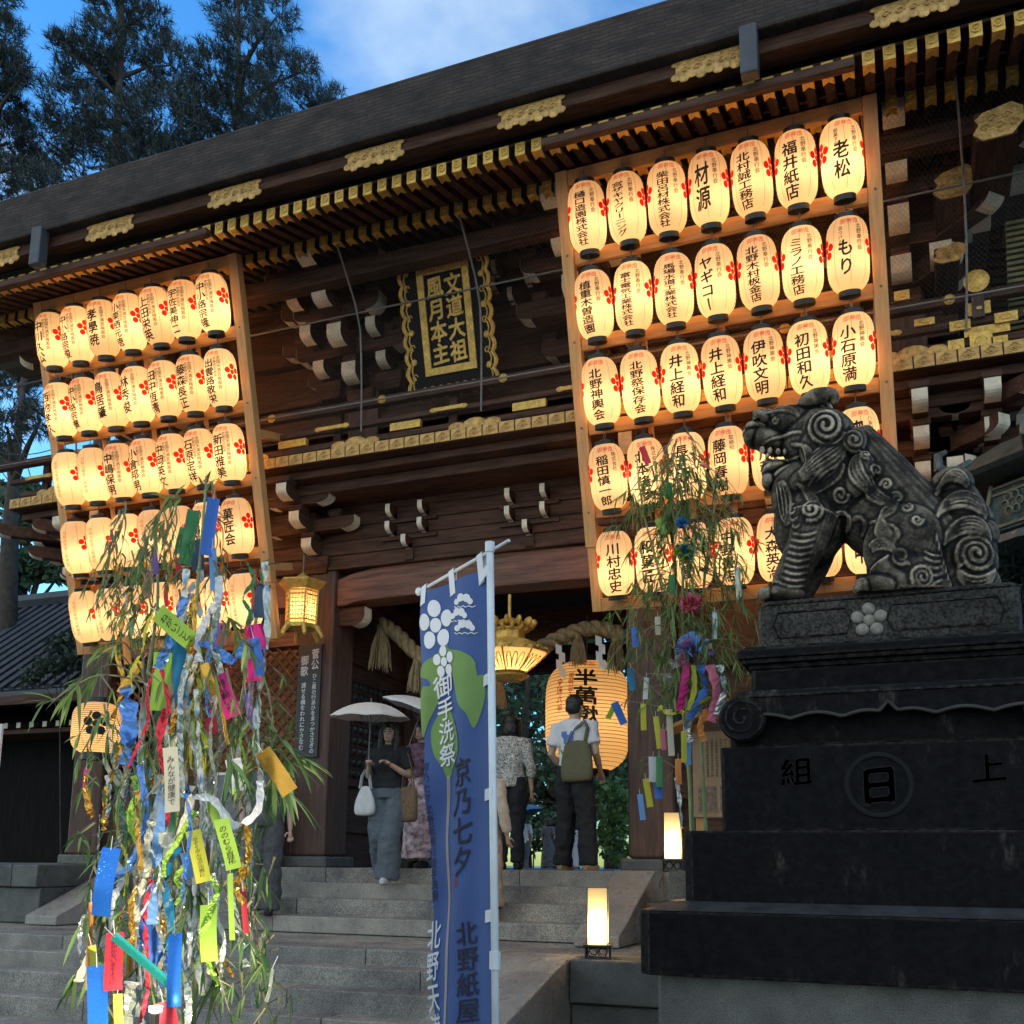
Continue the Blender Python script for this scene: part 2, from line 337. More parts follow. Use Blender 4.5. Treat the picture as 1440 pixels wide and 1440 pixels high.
def fused(name, mb, voxel, mats, parent=None, smooth=4, fac=0.5):
    me = fuse(mb, voxel, smooth, fac); me.name = name
    for m_ in (mats if isinstance(mats, (list, tuple)) else [mats]): me.materials.append(m_)
    return put(name, me, parent)

# ------------------------------------------------------------------ lettering
_gl = {}
def glyph(ch):
    """Outline of one character as a flat mesh, cut so that it can follow a curved surface."""
    if ch in _gl: return _gl[ch]
    c = bpy.data.curves.new('glyph', 'FONT'); c.body = ch; c.size = 1; c.resolution_u = 2; c.align_x = 'CENTER'
    o = bpy.data.objects.new('glyph', c); col.objects.link(o)
    me = evald(o); bpy.data.objects.remove(o); bpy.data.curves.remove(c)
    bm = bmesh.new(); bm.from_mesh(me); bpy.data.meshes.remove(me)
    bmesh.ops.triangulate(bm, faces=bm.faces[:])
    for p, n_ in (((-0.25, 0, 0), (1, 0, 0)), ((0, 0, 0), (1, 0, 0)), ((0.25, 0, 0), (1, 0, 0)), ((0, 0.38, 0), (0, 1, 0))):
        bmesh.ops.bisect_plane(bm, geom=bm.verts[:] + bm.edges[:] + bm.faces[:], plane_co=p, plane_no=n_, dist=1e-6)
    bm.verts.index_update()
    vs = [(v.co.x, v.co.y - 0.38) for v in bm.verts]; fs = [tuple(v.index for v in f.verts) for f in bm.faces]
    bm.free()
    if ch == 'ー': vs = [(y, -x) for x, y in vs]
    vs = [(x, y + 0.09 * x) for x, y in vs]          # strokes rise a little to the right, as brushed
    _gl[ch] = (vs, fs); return _gl[ch]
def letters(mb, text, fn, x, y0, y1, wid, mi=0, bold=0.0, squash=None, lift=None):
    """A column of characters centred on x, from y0 (top) down to y1; fn(u, v) -> 3D point. bold draws the strokes again a hair aside."""
    n = len(text); st = (y0 - y1) / n
    h = st * (squash or 1.0)
    for i, ch in enumerate(text):
        if ch in ' 　': continue
        vs, fs = glyph(ch)
        cyy = y0 - st * (i + 0.5)
        offs = [(0, 0)] if bold <= 0 else [(-bold, -bold * 0.5), (bold, bold * 0.5), (-bold * 0.4, bold), (bold * 0.4, -bold)]
        for j, (ox, oy) in enumerate(offs):
            lf_ = lift * j if lift is not None else Vector((0, 0, 0))
            mb.add([fn(x + (p + ox) * wid, cyy + (q + oy) * h) + lf_ for p, q in vs], fs, mi)
def letters_row(mb, text, fn, x0, x1, y, h, mi=0):
    st = (x1 - x0) / len(text)
    for i, ch in enumerate(text):
        vs, fs = glyph(ch)
        mb.add([fn(x0 + st * (i + 0.5) + p * st, y + q * h) for p, q in vs], fs, mi)
def disc(mb, fn, cx, cyy, rx, ry, mi=0, n=14):
    vs = [fn(cx, cyy)] + [fn(cx + rx * math.cos(2 * PI * i / n), cyy + ry * math.sin(2 * PI * i / n)) for i in range(n)]
    mb.add(vs, [(0, 1 + i, 1 + (i + 1) % n) for i in range(n)], mi)
def plum(mb, fn, cx, cyy, r, mi=0, sx=1.0):
    """Plum-blossom crest: one round boss and five round petals."""
    disc(mb, fn, cx, cyy, 0.30 * r * sx, 0.30 * r, mi)
    for i in range(5):
        a = PI / 2 + 2 * PI * i / 5
        disc(mb, fn, cx + 0.68 * r * math.cos(a) * sx, cyy + 0.68 * r * math.sin(a), 0.36 * r * sx, 0.36 * r, mi)
# ------------------------------------------------------------------ the setting
WORLD = set()
def place(name, loc, label, cat, group=None):
    """An Empty at a thing's base whose parts are modelled in world coordinates."""
    o = empty(name, loc, label, cat, group); WORLD.add(o.name); return o
_put = put
def put(name, me, parent=None, bevel=0, loc=None):
    o = _put(name, me, parent, bevel, loc)
    if parent is not None:
        r = parent
        if r.name in WORLD: o.matrix_parent_inverse = Matrix.Translation(-Vector(r.location))
    return o

g = MB(); g.box(-160, 160, -40, 260, -0.3, 0.0)
tag(g.build('ground', M['gravel']), kind='structure')
g = MB(); g.box(-60, 30, 15.2, 140, 0.02, 1.2)
tag(g.build('courtyard', M['gravel']), kind='structure')
g = MB(); g.box(-14.5, 4.0, 7.45, 15.1, 0.02, 0.893)
tag(g.build('stone_landing', M['granite']), kind='structure')
FLOOR = 1.5; LAND = 0.9
g = MB(); g.box(-14.5, 4.0, 9.75, 15.1, 0.905, 1.494)
tag(g.build('gate_floor', M['granite']), kind='structure')

def stone_course(mb, x0, x1, yf, yb, z0, z1, lens, seed=0, gap=0.006):
    """A row of cut blocks butted with fine joints."""
    r = random.Random(seed); x = x0
    while x < x1 - 0.05:
        l = min(r.uniform(*lens), x1 - x)
        if x1 - x - l < 0.3: l = x1 - x
        j = r.uniform(-0.004, 0.004)
        mb.box(x + gap / 2, x + l - gap / 2, yf + j, yb, z0, z1 + j * 0.4)
        x += l
# lower flight: noses measured from the photograph
st = place('stone_steps', (-6, 6.3, 0), 'broad flight of granite steps rising from the ground to the paved landing', 'steps')
lower = [(7.155, 0.90), (6.89, 0.785), (6.62, 0.655), (6.33, 0.505), (6.03, 0.355), (5.73, 0.205), (5.43, 0.1)]
for i, (y, z) in enumerate(lower):
    b = MB(); zb = lower[i + 1][1] - 0.02 if i + 1 < len(lower) else 0.0
    yb = 7.446 if i == 0 else lower[i - 1][0] + 0.05
    if i == 0:
        stone_course(b, -13, -2.94, y, yb, zb, z, (1.1, 1.7), i)
    else:
        stone_course(b, -13, -2.94, y, yb, zb, z, (1.1, 2.1), i)
    b.build('step', M['granite'], st, bevel=0.008)
c = MB()
prof = [(7.44, 0.905), (7.12, 0.905), (4.75, 0.32), (4.75, 0.0), (7.44, 0.0)]
c.prism(prof, lambda p, q, t: Vector((t, p, q)), -2.93, -2.38)
c.build('cheek_stone', M['granite_lt'], st, bevel=0.012)
# upper flight
st = place('stone_steps', (-5.5, 9, LAND), 'short flight of four worn granite steps up to the gate floor between sloping side stones', 'steps')
upper = [(9.5, 1.5), (9.2, 1.352), (8.9, 1.202), (8.55, 1.05)]
for i, (y, z) in enumerate(upper):
    b = MB(); zb = upper[i + 1][1] - 0.02 if i < 3 else LAND
    yb = 9.745 if i == 0 else upper[i - 1][0] + 0.05
    stone_course(b, -8.18, -2.69, y, yb, zb, z, (1.5, 2.4), 20 + i)
    b.build('step', M['granite'], st, bevel=0.008)
for x0, x1 in ((-2.686, -2.30), (-8.60, -8.184)):
    c = MB()
    prof = [(9.74, 1.508), (9.42, 1.508), (8.18, 0.99), (8.18, LAND), (9.74, LAND)]
    c.prism(prof, lambda p, q, t: Vector((t, p, q)), x0, x1)
    c.build('cheek_stone', M['granite_lt'], st, bevel=0.012)
# landing wall right of the lower cheek, podium wall right of the upper cheek, podium wall on the left
wl = place('retaining_wall', (-0.5, 7.2, 0), 'low wall of dark cut stone holding the landing, behind the lion pedestal', 'wall')
b = MB(); stone_course(b, -2.37, 4.0, 7.12, 7.446, 0.60, 0.903, (1.3, 2.0), 31); b.build('coping', M['granite_dk'], wl, bevel=0.012)
b = MB(); stone_course(b, -2.37, 4.0, 7.16, 7.44, 0.30, 0.592, (0.9, 1.5), 32); stone_course(b, -2.37, 4.0, 7.16, 7.44, 0.0, 0.296, (0.9, 1.5), 33); b.build('stone_course', M['granite_dk'], wl, bevel=0.012)
wl = place('podium_wall', (-1, 8.8, LAND), 'short stone podium wall beside the upper steps under a lit floor lamp', 'wall')
b = MB(); stone_course(b, -2.02, 4.0, 8.72, 9.2, 1.24, 1.515, (0.25, 1.2), 34); stone_course(b, -2.29, 4.0, 9.0, 9.745, 0.9, 1.235, (0.9, 1.5), 35); b.build('block_course', M['granite_dk'], wl, bevel=0.012)
wl = place('podium_wall', (-11, 8.4, LAND), 'mossy stone podium wall in shade left of the steps', 'wall')
b = MB(); stone_course(b, -14.5, -8.61, 8.30, 9.745, 1.27, 1.5, (0.6, 1.3), 36); b.build('coping', M['granite_dk'], wl, bevel=0.012)
b = MB(); stone_course(b, -14.5, -8.61, 8.36, 9.74, 0.9, 1.265, (0.5, 0.9), 37); b.build('block_course', M['granite_dk'], wl, bevel=0.012)

# ------------------------------------------------------------------ the gate
XC = -4.41; CX = (-9.6, -6.37, -2.45, 0.78); CY = (10.13, 12.4, 14.6)
gate = place('shrine_gate', (XC, 12.4, FLOOR), 'two-storey dark timber shrine gate with gilt fittings under a thick bark roof', 'gate')
GP = lambda mb, n, m, par=gate, **k: mb.build(n, m, par, **k)
for y in CY:
    for x in CX:
        b = MB(); b.box(x - 0.235, x + 0.235, y - 0.235, y + 0.235, FLOOR + 0.12, 5.0)
        c = GP(b, 'column', M['wood_z'], bevel=0.03)
        b = MB(); b.box(x - 0.30, x + 0.30, y - 0.30, y + 0.30, FLOOR - 0.003, FLOOR + 0.12); GP(b, 'column_base', M['granite_dk'], c, bevel=0.02)
def beam(n, x0, x1, y0, y1, z0, z1, m='wood', par=gate, bevel=0.012):
    b = MB(); b.box(x0, x1, y0, y1, z0, z1); return GP(b, n, M[m], par, bevel=bevel)
# rainbow beam with a gently arched belly
def rainbow(x0, x1, y, z):
    n = 24; top = []; bot = []
    for i in range(n + 1):
        s = i / n; e = min(s, 1 - s)
        k = 1 - min(1, e / 0.13) ** 0.6
        top.append((x0 + (x1 - x0) * s, z + 0.40 - 0.09 * k + 0.03 * math.sin(PI * s)))
        bot.append((x0 + (x1 - x0) * s, z + 0.02 * math.sin(PI * s) + (0.03 if e > 0.07 else 0)))
    b = MB(); b.prism(bot + top[::-1], lambda p, q, t: Vector((p, t, q)), y, y + 0.34)
    return b
for a, b_ in zip(CX[:-1], CX[1:]):
    GP(rainbow(a + 0.236, b_ - 0.236, 9.93, 4.47), 'rainbow_beam', M['red_wood'], bevel=0.015)
for y in CY[1:]:
    beam('tie_beam', CX[0], CX[3], y - 0.12, y + 0.12, 4.45, 4.85)
for x in CX:
    beam('cross_beam', x - 0.12, x + 0.12, 10.37, 14.36, 4.5, 4.84, 'wood_y')
beam('plank_ceiling', -9.8, 1.0, 10.3, 14.9, 5.02, 5.08, 'soffit')
# plank wall above the rainbow beam, each board set back a little more
pw = None
for k in range(5):
    z0 = 4.885 + k * 0.165
    pw_ = beam('plank', -9.7, 0.9, 9.86 - 0.006 * (k % 2), 10.2, z0, z0 + 0.160, 'wood', pw or gate, 0.01)
    if pw is None: pw = pw_; pw.name = 'plank_wall'
# stepped beams under the balcony
beam('balcony_girder', -10.3, 1.5, 9.35, 9.84, 5.62, 5.74)
beam('balcony_girder', -10.3, 1.5, 9.18, 9.60, 5.745, 5.835)
be = beam('balcony_beam', -10.35, 1.55, 9.02, 9.5, 5.84, 5.975)
me_plate = None
def plate_mesh(wd, h, t=0.012, boss=True):
    b = MB(); b.box(-wd / 2, wd / 2, -t, 0, 0, h)
    if boss:
        b.tube([(-wd * 0.36, -t, h / 2), (0, -t - 0.002, h * 0.82), (wd * 0.36, -t, h / 2), (0, -t - 0.002, h * 0.18), (-wd * 0.36, -t, h / 2)], 0.007, 5)
        b.ell((0, -t, h / 2), (wd * 0.15, 0.012, h * 0.22), nu=8, nv=5)
    return b.mesh('end_plate', M['gold_dark'])
me_plate = plate_mesh(0.165, 0.115)
for i in range(66):
    x = -10.25 + i * 0.178
    if x > 1.5: break
    put('end_plate', me_plate, be, loc=(x, 9.02, 5.85))
# balcony railing
rl = beam('railing', -10.3, 1.5, 9.12, 9.19, 6.03, 6.10)
beam('rail_bar', -10.5, 1.7, 9.11, 9.19, 6.22, 6.28, 'wood', rl); beam('rail_bar', -10.8, 2.0, 9.10, 9.20, 6.44, 6.53, 'wood', rl)
for i in range(9):
    x = -10.0 + i * 1.41
    beam('rail_post', x - 0.05, x + 0.05, 9.205, 9.28, 5.98, 6.55, 'wood', rl)
    b = MB(); b.box(x - 0.17, x + 0.17, 9.09, 9.105, 6.235, 6.275); b.ell((x - 0.17, 9.10, 6.255), (0.05, 0.012, 0.03), nu=8, nv=5); b.ell((x + 0.17, 9.10, 6.255), (0.05, 0.012, 0.03), nu=8, nv=5)
    GP(b, 'rail_fitting', M['gold'], rl)
    b = MB()
    for dx, s in ((0.25, 1.0), (0.45, 1.35), (0.65, 1.0)):
        b.ell((x + 0.30 + dx - 0.45, 9.10, 6.0 + 0.025 * s), (0.10 * s, 0.02, 0.055 * s), nu=10, nv=6)
    GP(b, 'rail_fitting', M['gold_dark'], rl)
    b = MB(); b.lathe([(0.001, 0), (0.045, 0), (0.05, 0.012), (0.03, 0.03), (0.001, 0.035)], 12, (x + 0.62, 9.10, 6.48), mtx=Matrix.Rotation(PI / 2, 3, 'X')); GP(b, 'rail_fitting', M['gold'], rl)
    b = MB(); b.box(x + 0.72, x + 1.08, 9.105, 9.16, 6.105, 6.19); GP(b, 'rail_fitting', M['gold'], rl)
beam('balcony_floor', -10.3, 1.5, 9.51, 10.0, 5.90, 5.96, 'wood')
for (px, py, w_, h_) in ((1377, 433, 28, 18), (1350, 457, 26, 14), (1415, 445, 28, 14), (1380, 480, 28, 28), (1345, 490, 20, 26), (1406, 480, 20, 16), (1268, 415, 20, 14), (1300, 452, 26, 10)):
    p = at(px, py, Y=9.08); s = 9.3 / 1440; b = MB(); b.box(p.x - w_ * s / 2, p.x + w_ * s / 2, p.y, p.y + 0.02, p.z - h_ * s / 2, p.z + h_ * s / 2); b.ell((p.x, p.y, p.z), (w_ * s * 0.3, 0.012, h_ * s * 0.3), nu=10, nv=5); GP(b, 'rail_fitting', M['gold'], rl)
p = at(1373, 396, Y=9.05); b = MB(); b.box(p.x - 0.05, p.x + 0.05, p.y + 0.02, p.y + 0.09, p.z - 0.32, p.z + 0.08); GP(b, 'rail_post', M['wood_z'], rl)
b = MB(); b.lathe([(0.001, 0), (0.10, 0), (0.105, 0.015), (0.06, 0.03), (0.001, 0.034)], 20, tuple(p), mtx=Matrix.Rotation(PI / 2, 3, 'X')); GP(b, 'rail_fitting', M['gold'], rl)
# upper storey wall
UX = (-8.94, -5.80, -3.02, 0.12)
uw = beam('upper_wall', -9.3, 0.48, 10.0, 14.7, 5.97, 9.0)
for z0, z1, yy in ((6.55, 6.75, 9.88), (7.02, 7.12, 9.92), (7.55, 7.75, 9.86), (8.3, 8.5, 9.86)):
    beam('wall_rail', -9.4, 0.6, yy, 9.999, z0, z1, 'wood', uw)
for x in UX:
    b = MB(); b.box(x - 0.2, x + 0.2, 9.80, 9.998, 5.97, 8.2); GP(b, 'wall_post', M['wood_z'], uw, bevel=0.02)

# bracket sets: arms with white painted ends
def arm_profile(Ln, h):
    q = []
    for i in range(6):
        a = i / 5 * PI / 2
        q.append((Ln / 2 - 0.16 + 0.16 * math.sin(a) , h * 0.50 * (1 - math.cos(a))))
    right = [(0, 0)] + q + [(Ln / 2, h)]
    left = [(-x, y) for x, y in right[::-1]]
    return right[1:] + left[:-1]
def end_strip(Ln, h, sgn, d=0.004):
    pts = [(sgn * (Ln / 2 + d), h)]
    for i in range(5, -1, -1):
        a = i / 5 * PI / 2
        pts.append((sgn * (Ln / 2 - 0.16 + 0.16 * math.sin(a) + d * math.sin(a)), h * 0.50 * (1 - math.cos(a)) - d * math.cos(a)))
    return pts
def arm(dark, light, c, Ln, h, wd, axis, ends=(1, -1)):
    """One bracket arm centred at c (underside), along X or Y, with painted ends."""
    c = Vector(c)
    fn = (lambda p, q, t: c + Vector((p, t, q))) if axis == 'X' else (lambda p, q, t: c + Vector((t, p, q)))
    dark.prism(arm_profile(Ln, h), fn, -wd / 2, wd / 2)
    for s in ends:
        st_ = end_strip(Ln, h, s)
        n = len(st_); e = 0.004
        vs = [fn(p, q, -wd / 2 - e) for p, q in st_] + [fn(p, q, wd / 2 + e) for p, q in st_]
        tgt = MB() if isinstance(light, list) else light
        tgt.add(vs, [(i, i + 1, n + i + 1, n + i) for i in range(n - 1)])
        if isinstance(light, list): light.append(tgt)
def block(dark, c, s, h):
    x, y, z = c
    a = s / 2; b_ = s * 0.36
    vs = [(x + i * b_, y + j * b_, z) for i, j in ((-1, -1), (1, -1), (1, 1), (-1, 1))]
    vs += [(x + i * a, y + j * a, z + h * 0.4) for i, j in ((-1, -1), (1, -1), (1, 1), (-1, 1))]
    vs += [(x + i * a, y + j * a, z + h) for i, j in ((-1, -1), (1, -1), (1, 1), (-1, 1))]
    dark.add(vs, [(3, 2, 1, 0), (8, 9, 10, 11)] + [(k * 4 + i, k * 4 + (i + 1) % 4, k * 4 + 4 + (i + 1) % 4, k * 4 + 4 + i) for k in (0, 1) for i in range(4)])
def bracket_set(x, yw, z, tiers, step, rise, L0=0.8, wd=0.13, h=0.15, diag=0):
    D, Lt = MB(), []
    block(D, (x, yw, z), 0.34, 0.2)
    z1 = z + 0.2
    for k in range(tiers):
        zz = z1 + k * rise
        yo = yw - step * k
        yn = yw - step * (k + 1)
        arm(D, Lt, (x, yo, zz), L0 + 0.34 * (k % 2), h, wd, 'X')
        Ln = (yw + 0.3) - (yn - 0.10)
        arm(D, Lt, (x, (yw + 0.3 + yn - 0.10) / 2, zz + 0.002), Ln, h + 0.003, wd * 0.96, 'Y', (-1,))
        for dx in (-(L0 / 2 - 0.08), L0 / 2 - 0.08, 0):
            block(D, (x + dx, yo, zz + h), 0.17, rise - h if rise > h else 0.1)
        block(D, (x, yn, zz + h), 0.17, max(0.08, rise - h))
        if diag:
            for sx in ([diag] if abs(diag) == 1 else [-1, 1]):
                c0 = Vector((x, yw, zz)); dv = Vector((sx, -1, 0)).normalized(); pv = Vector((1, sx, 0)).normalized()
                Ld = 1.414 * step * (k + 1) + 0.18
                f = lambda p, q, t: c0 + dv * (p + Ld / 2) + pv * t + Vector((0, 0, q + 0.004))
                D.prism(arm_profile(Ld, h), f, -wd / 2, wd / 2)
                st_ = end_strip(Ld, h, 1); n = len(st_)
                Lt.append(MB()); Lt[-1].add([f(p, q, -wd / 2 - 0.004) for p, q in st_] + [f(p, q, wd / 2 + 0.004) for p, q in st_], [(i, i + 1, n + i + 1, n + i) for i in range(n - 1)])
                arm(D, Lt, tuple(c0 + Vector((sx * step * (k + 1), 0, 0.006))), L0, h - 0.01, wd, 'Y', (-1,))
    s = GP(D, 'bracket_set', M['wood'], bevel=0.008)
    for e_ in Lt: GP(e_, 'bracket_end', M['cream'], s)
for i, x in enumerate(CX):
    dg = -1 if i == 0 else (1 if i == 3 else 0)
    bracket_set(x, 9.98, 4.86, 3, 0.27, 0.235, 0.85, diag=dg)
for i, x in enumerate(UX):
    bracket_set(x, 9.88, 6.80, 4, 0.34, 0.30, 1.10, 0.18, 0.20, diag=-1 if i == 0 else (1 if i == 3 else 0))
bracket_set(-6.22, 9.86, 6.95, 3, 0.30, 0.27, 0.7, 0.14, 0.17); bracket_set(-5.42, 9.86, 6.95, 2, 0.26, 0.27, 0.6, 0.12, 0.16)
for x in (0.2, -9.02):
    bracket_set(x, 9.98, 4.86, 3, 0.27, 0.235, 0.85, diag=1 if x > 0 else -1)
def wall_bracket(x, y, z, s=1.0):
    """Small bracket cluster applied to the wall: two pairs of arms over a strut."""
    D, Lt = MB(), MB()
    D.box(x - 0.05, x + 0.05, y - 0.02, y + 0.05, z, z + 0.14)
    arm(D, Lt, (x, y - 0.06, z + 0.12), 0.22, 0.13, 0.05, 'Y', (-1,))
    for k in (0, 1):
        for dx in (-0.2, 0.2):
            arm(D, Lt, (x + dx * s, y - 0.06, z + 0.29 + 0.2 * k), 0.24, 0.13, 0.05, 'Y', (-1,))
        D.box(x - 0.34 * s, x + 0.34 * s, y - 0.03, y + 0.05, z + 0.245 + 0.2 * k, z + 0.285 + 0.2 * k)
    w_ = GP(D, 'wall_bracket', M['wood']); GP(Lt, 'bracket_end', M['cream'], w_)
for x in (-7.7, -5.16, -3.72, -1.2):
    wall_bracket(x, 9.85, 4.90)
    if abs(x - XC) < 1 and x > XC: wall_bracket(x + (0.2 if x < XC else -0.2), 9.85, 7.62)
# brackets below the rainbow beam at the columns
for x, s in ((-6.37, 1), (-2.45, -1), (-6.37, -1), (-2.45, 1)):
    D, Lt = MB(), MB()
    arm(D, Lt, (x + s * 0.36, 10.08, 4.245), 0.42, 0.21, 0.16, 'X', (s,))
    s_ = GP(D, 'corbel', M['wood']); GP(Lt, 'bracket_end', M['cream'], s_)

# gate interior: passage walls with panels, lattice of the side bay, door leaf studs
beam('passage_wall', -6.46, -6.38, 10.37, 12.2, FLOOR, 4.46, 'wood_y')
b = MB()
for r_ in range(9):
    for c_ in range(11):
        b.ell((-6.372, 10.62 + c_ * 0.135, 2.62 + r_ * 0.135), (0.03, 0.058, 0.058), nu=8, nv=6)
GP(b, 'panel_studs', M['black'])
for z in (1.9, 2.45, 3.95):
    beam('panel_rail', -6.378, -6.33, 10.4, 12.15, z, z + 0.10, 'wood_y')
beam('passage_wall', -2.44, -2.36, 10.37, 14.3, FLOOR, 4.46, 'wood_y')
beam('bay_wall', -2.2, 0.54, 10.1, 10.2, FLOOR, 4.46, 'wood')
beam('bay_rail', -2.21, 0.54, 10.02, 10.099, 2.2, 2.42, 'wood'); beam('bay_rail', -2.21, 0.54, 10.02, 10.099, 3.5, 3.7, 'wood')
b = MB()
for s in (1, -1):
    for k in range(-18, 22):
        x0 = -8.0 + k * 0.14 * 1.0; p = []
        # diagonal slats clipped to the bay opening
        za, zb = 2.55, 4.05; xa, xb = (x0, x0 + s * 1.5)
        t0, t1 = 0.0, 1.0
        lo, hi = -9.36, -6.61
        for _ in (0,):
            if xb != xa:
                ta, tb = (lo - xa) / (xb - xa), (hi - xa) / (xb - xa)
                if ta > tb: ta, tb = tb, ta
                t0, t1 = max(0, ta), min(1, tb)
        if t1 - t0 < 0.05: continue
        P0 = (xa + (xb - xa) * t0, 10.05 + 0.02 * s, za + (zb - za) * t0); P1 = (xa + (xb - xa) * t1, 10.05 + 0.02 * s, za + (zb - za) * t1)
        b.tube([P0, P1], 0.018, 4)
GP(b, 'lattice_panel', M['red_wood'])
beam('bay_rail', -9.36, -6.61, 9.98, 10.2, 4.05, 4.22, 'red_wood'); beam('bay_rail', -9.36, -6.61, 9.98, 10.2, 2.38, 2.55, 'wood'); beam('bay_panel', -9.36, -6.61, 10.05, 10.15, FLOOR, 2.38, 'wood_z')
beam('bay_back', -9.6, -6.47, 11.0, 11.1, FLOOR, 4.46, 'hinoki')
beam('bay_side', -9.72, -9.6, 10.37, 14.4, FLOOR, 4.86, 'wood_y')

# roof: thick layered bark, eave beams, rafters
X0, X1 = -13.2, 4.4
YR = 7.30; ZRT = at(480, 137, Y=YR).z; ZRL = at(480, 206, Y=YR + 0.03).z
ZE = at(480, 236, Y=7.45).z                      # underside of the eave beam
YFR = 7.62; ZFR = at(500, 277, Y=YFR).z          # flying rafter ends
YBR = 8.33; ZBR = at(530, 326, Y=YBR).z          # base rafter ends
SLF = math.atan2(ZBR + 0.125 - ZFR, YBR + 0.10 - YFR)
def roof_sheet():
    b = MB()
    prof = [(YR + 0.03, ZRL), (YR, ZRT), (8.4, ZRT + 0.36), (9.5, 9.5), (11, 10.7), (12.4, 12.3), (13.8, 10.7), (15.3, 9.5), (17.9, 8.4), (17.9, 7.9), (15, 8.75), (12.4, 9.4), (10, 9.05), (7.9, ZRL + 0.10)]
    b.prism(prof, lambda p, q, t: Vector((t, p, q)), X0, X1)
    return b
GP(roof_sheet(), 'bark_roof', M['bark'], bevel=0.02)
beam('eave_lip', X0, X1, 7.38, 7.80, ZE + 0.135, ZRL + 0.02, 'bark')
eb = beam('eave_beam', X0, X1, 7.45, 7.66, ZE, ZE + 0.13, 'wood')
def gold_eave():
    b = MB()
    b.box(-0.28, 0.28, -0.014, 0, 0.03, 0.19)
    for k in range(9):
        x = -0.28 + 0.07 * k
        b.ell((x, -0.012, 0.035 + 0.012 * math.cos(k * PI)), (0.042, 0.012, 0.035), nu=8, nv=5)
        b.ell((x, -0.012, 0.165), (0.036, 0.012, 0.022), nu=8, nv=5)
    for k in range(5):
        x = -0.2 + 0.1 * k
        pts = [(x + 0.035 * math.cos(a * 0.6) * (1 - a / 14), -0.018, 0.10 + 0.035 * math.sin(a * 0.6) * (1 - a / 14)) for a in range(13)]
        b.tube(pts, 0.007, 5)
    return b.mesh('gold_plate', M['gold_dark'])
gm = gold_eave()
for k in range(-5, 4):
    put('gold_plate', gm, eb, loc=(at(525, 225, Y=7.43).x + 1.56 * k, 7.448, ZE - 0.075))
def rafter(L_, y, z, slope, wd, h):
    b = MB(); s = math.tan(slope)
    b.prism([(0, 0), (L_, L_ * s), (L_, L_ * s + h), (0, h)], lambda p, q, t: Vector((t, p, q)), -wd / 2, wd / 2)
    return b
capb = MB(); wd, h = 0.092, 0.108
capb.box(-wd / 2, wd / 2, -0.012, 0.0, -0.004, h)
capb.prism([(-wd / 2, 0.0), (wd / 2, 0.0), (wd / 2, 0.12), (0, 0.085), (-wd / 2, 0.12)], lambda p, q, t: Vector((p, q - 0.012, t + 0.012 * q - 0.004)), -0.012, 0.0)
capb.lathe([(0.034, 0), (0.036, 0.008), (0.026, 0.010), (0.022, 0.005), (0.012, 0.012), (0.001, 0.013)], 12, (0, -0.012, 0.055), mtx=Matrix.Rotation(PI / 2, 3, 'X'))
cap_me = capb.mesh('rafter_cap', M['gold'])
fr_me = rafter(0.98, 0, 0, SLF, 0.082, 0.10).mesh('flying_rafter', M['wood_y'])
br_me = rafter(2.2, 0, 0, R(16), 0.082, 0.10).mesh('base_rafter', M['wood_y'])
for i in range(92):
    x = -10.9 + i * 0.155
    o = put('flying_rafter', fr_me, gate, loc=(x, YFR, ZFR)); o2 = _put('rafter_cap', cap_me, o)
    if x < 1.75 and i < 80:
        o = put('base_rafter', br_me, gate, loc=(x, YBR, ZBR)); o2 = _put('rafter_cap', cap_me, o)
b = MB(); tf = math.tan(SLF); b.prism([(YFR + 0.03, ZFR + 0.122), (8.6, ZFR + 0.122 + (8.57 - YFR) * tf), (8.6, ZFR + 0.152 + (8.57 - YFR) * tf), (YFR + 0.03, ZFR + 0.152)], lambda p, q, t: Vector((t, p, q)), X0, X1); GP(b, 'soffit_board', M['soffit'])
b = MB(); b.prism([(YBR + 0.02, ZBR + 0.112), (10.3, ZBR + 0.112 + 2.14 * math.tan(R(16))), (10.3, ZBR + 0.14 + 2.14 * math.tan(R(16))), (YBR + 0.02, ZBR + 0.14)], lambda p, q, t: Vector((t, p, q)), X0, X1); GP(b, 'soffit_board', M['soffit'])
beam('rafter_beam', X0, X1, YBR + 0.03, YBR + 0.15, ZBR + 0.145, ZBR + 0.20)
beam('purlin', -11.5, 2.6, 8.62, 8.80, 7.70, 7.88)
# side eave on the right: rafters running outward, hip rafter, gilt purlin ends
so = MB()
for k in range(24):
    y = 9.2 + 0.17 * k
    so.prism([(1.0, 7.9), (4.2, 7.25), (4.2, 7.35), (1.0, 8.0)], lambda p, q, t: Vector((p, t, q)), y, y + 0.085)
GP(so, 'side_rafters', M['wood'])
b = MB(); b.prism([(0.9, 8.02), (4.3, 7.37), (4.3, 7.42), (0.9, 8.07)], lambda p, q, t: Vector((p, t, q)), 8.4, 14.8); GP(b, 'soffit_board', M['soffit'])
b = MB(); b.prism([(0, 0), (4.0, -0.5), (4.0, -0.32), (0, 0.22)], lambda p, q, t: Vector((0.78, 10.0, 7.75)) + Vector((0.7, -0.714, 0)) * p + Vector((0.714, 0.7, 0)) * t + Vector((0, 0, q)), -0.09, 0.09); GP(b, 'hip_rafter', M['wood'], bevel=0.01)
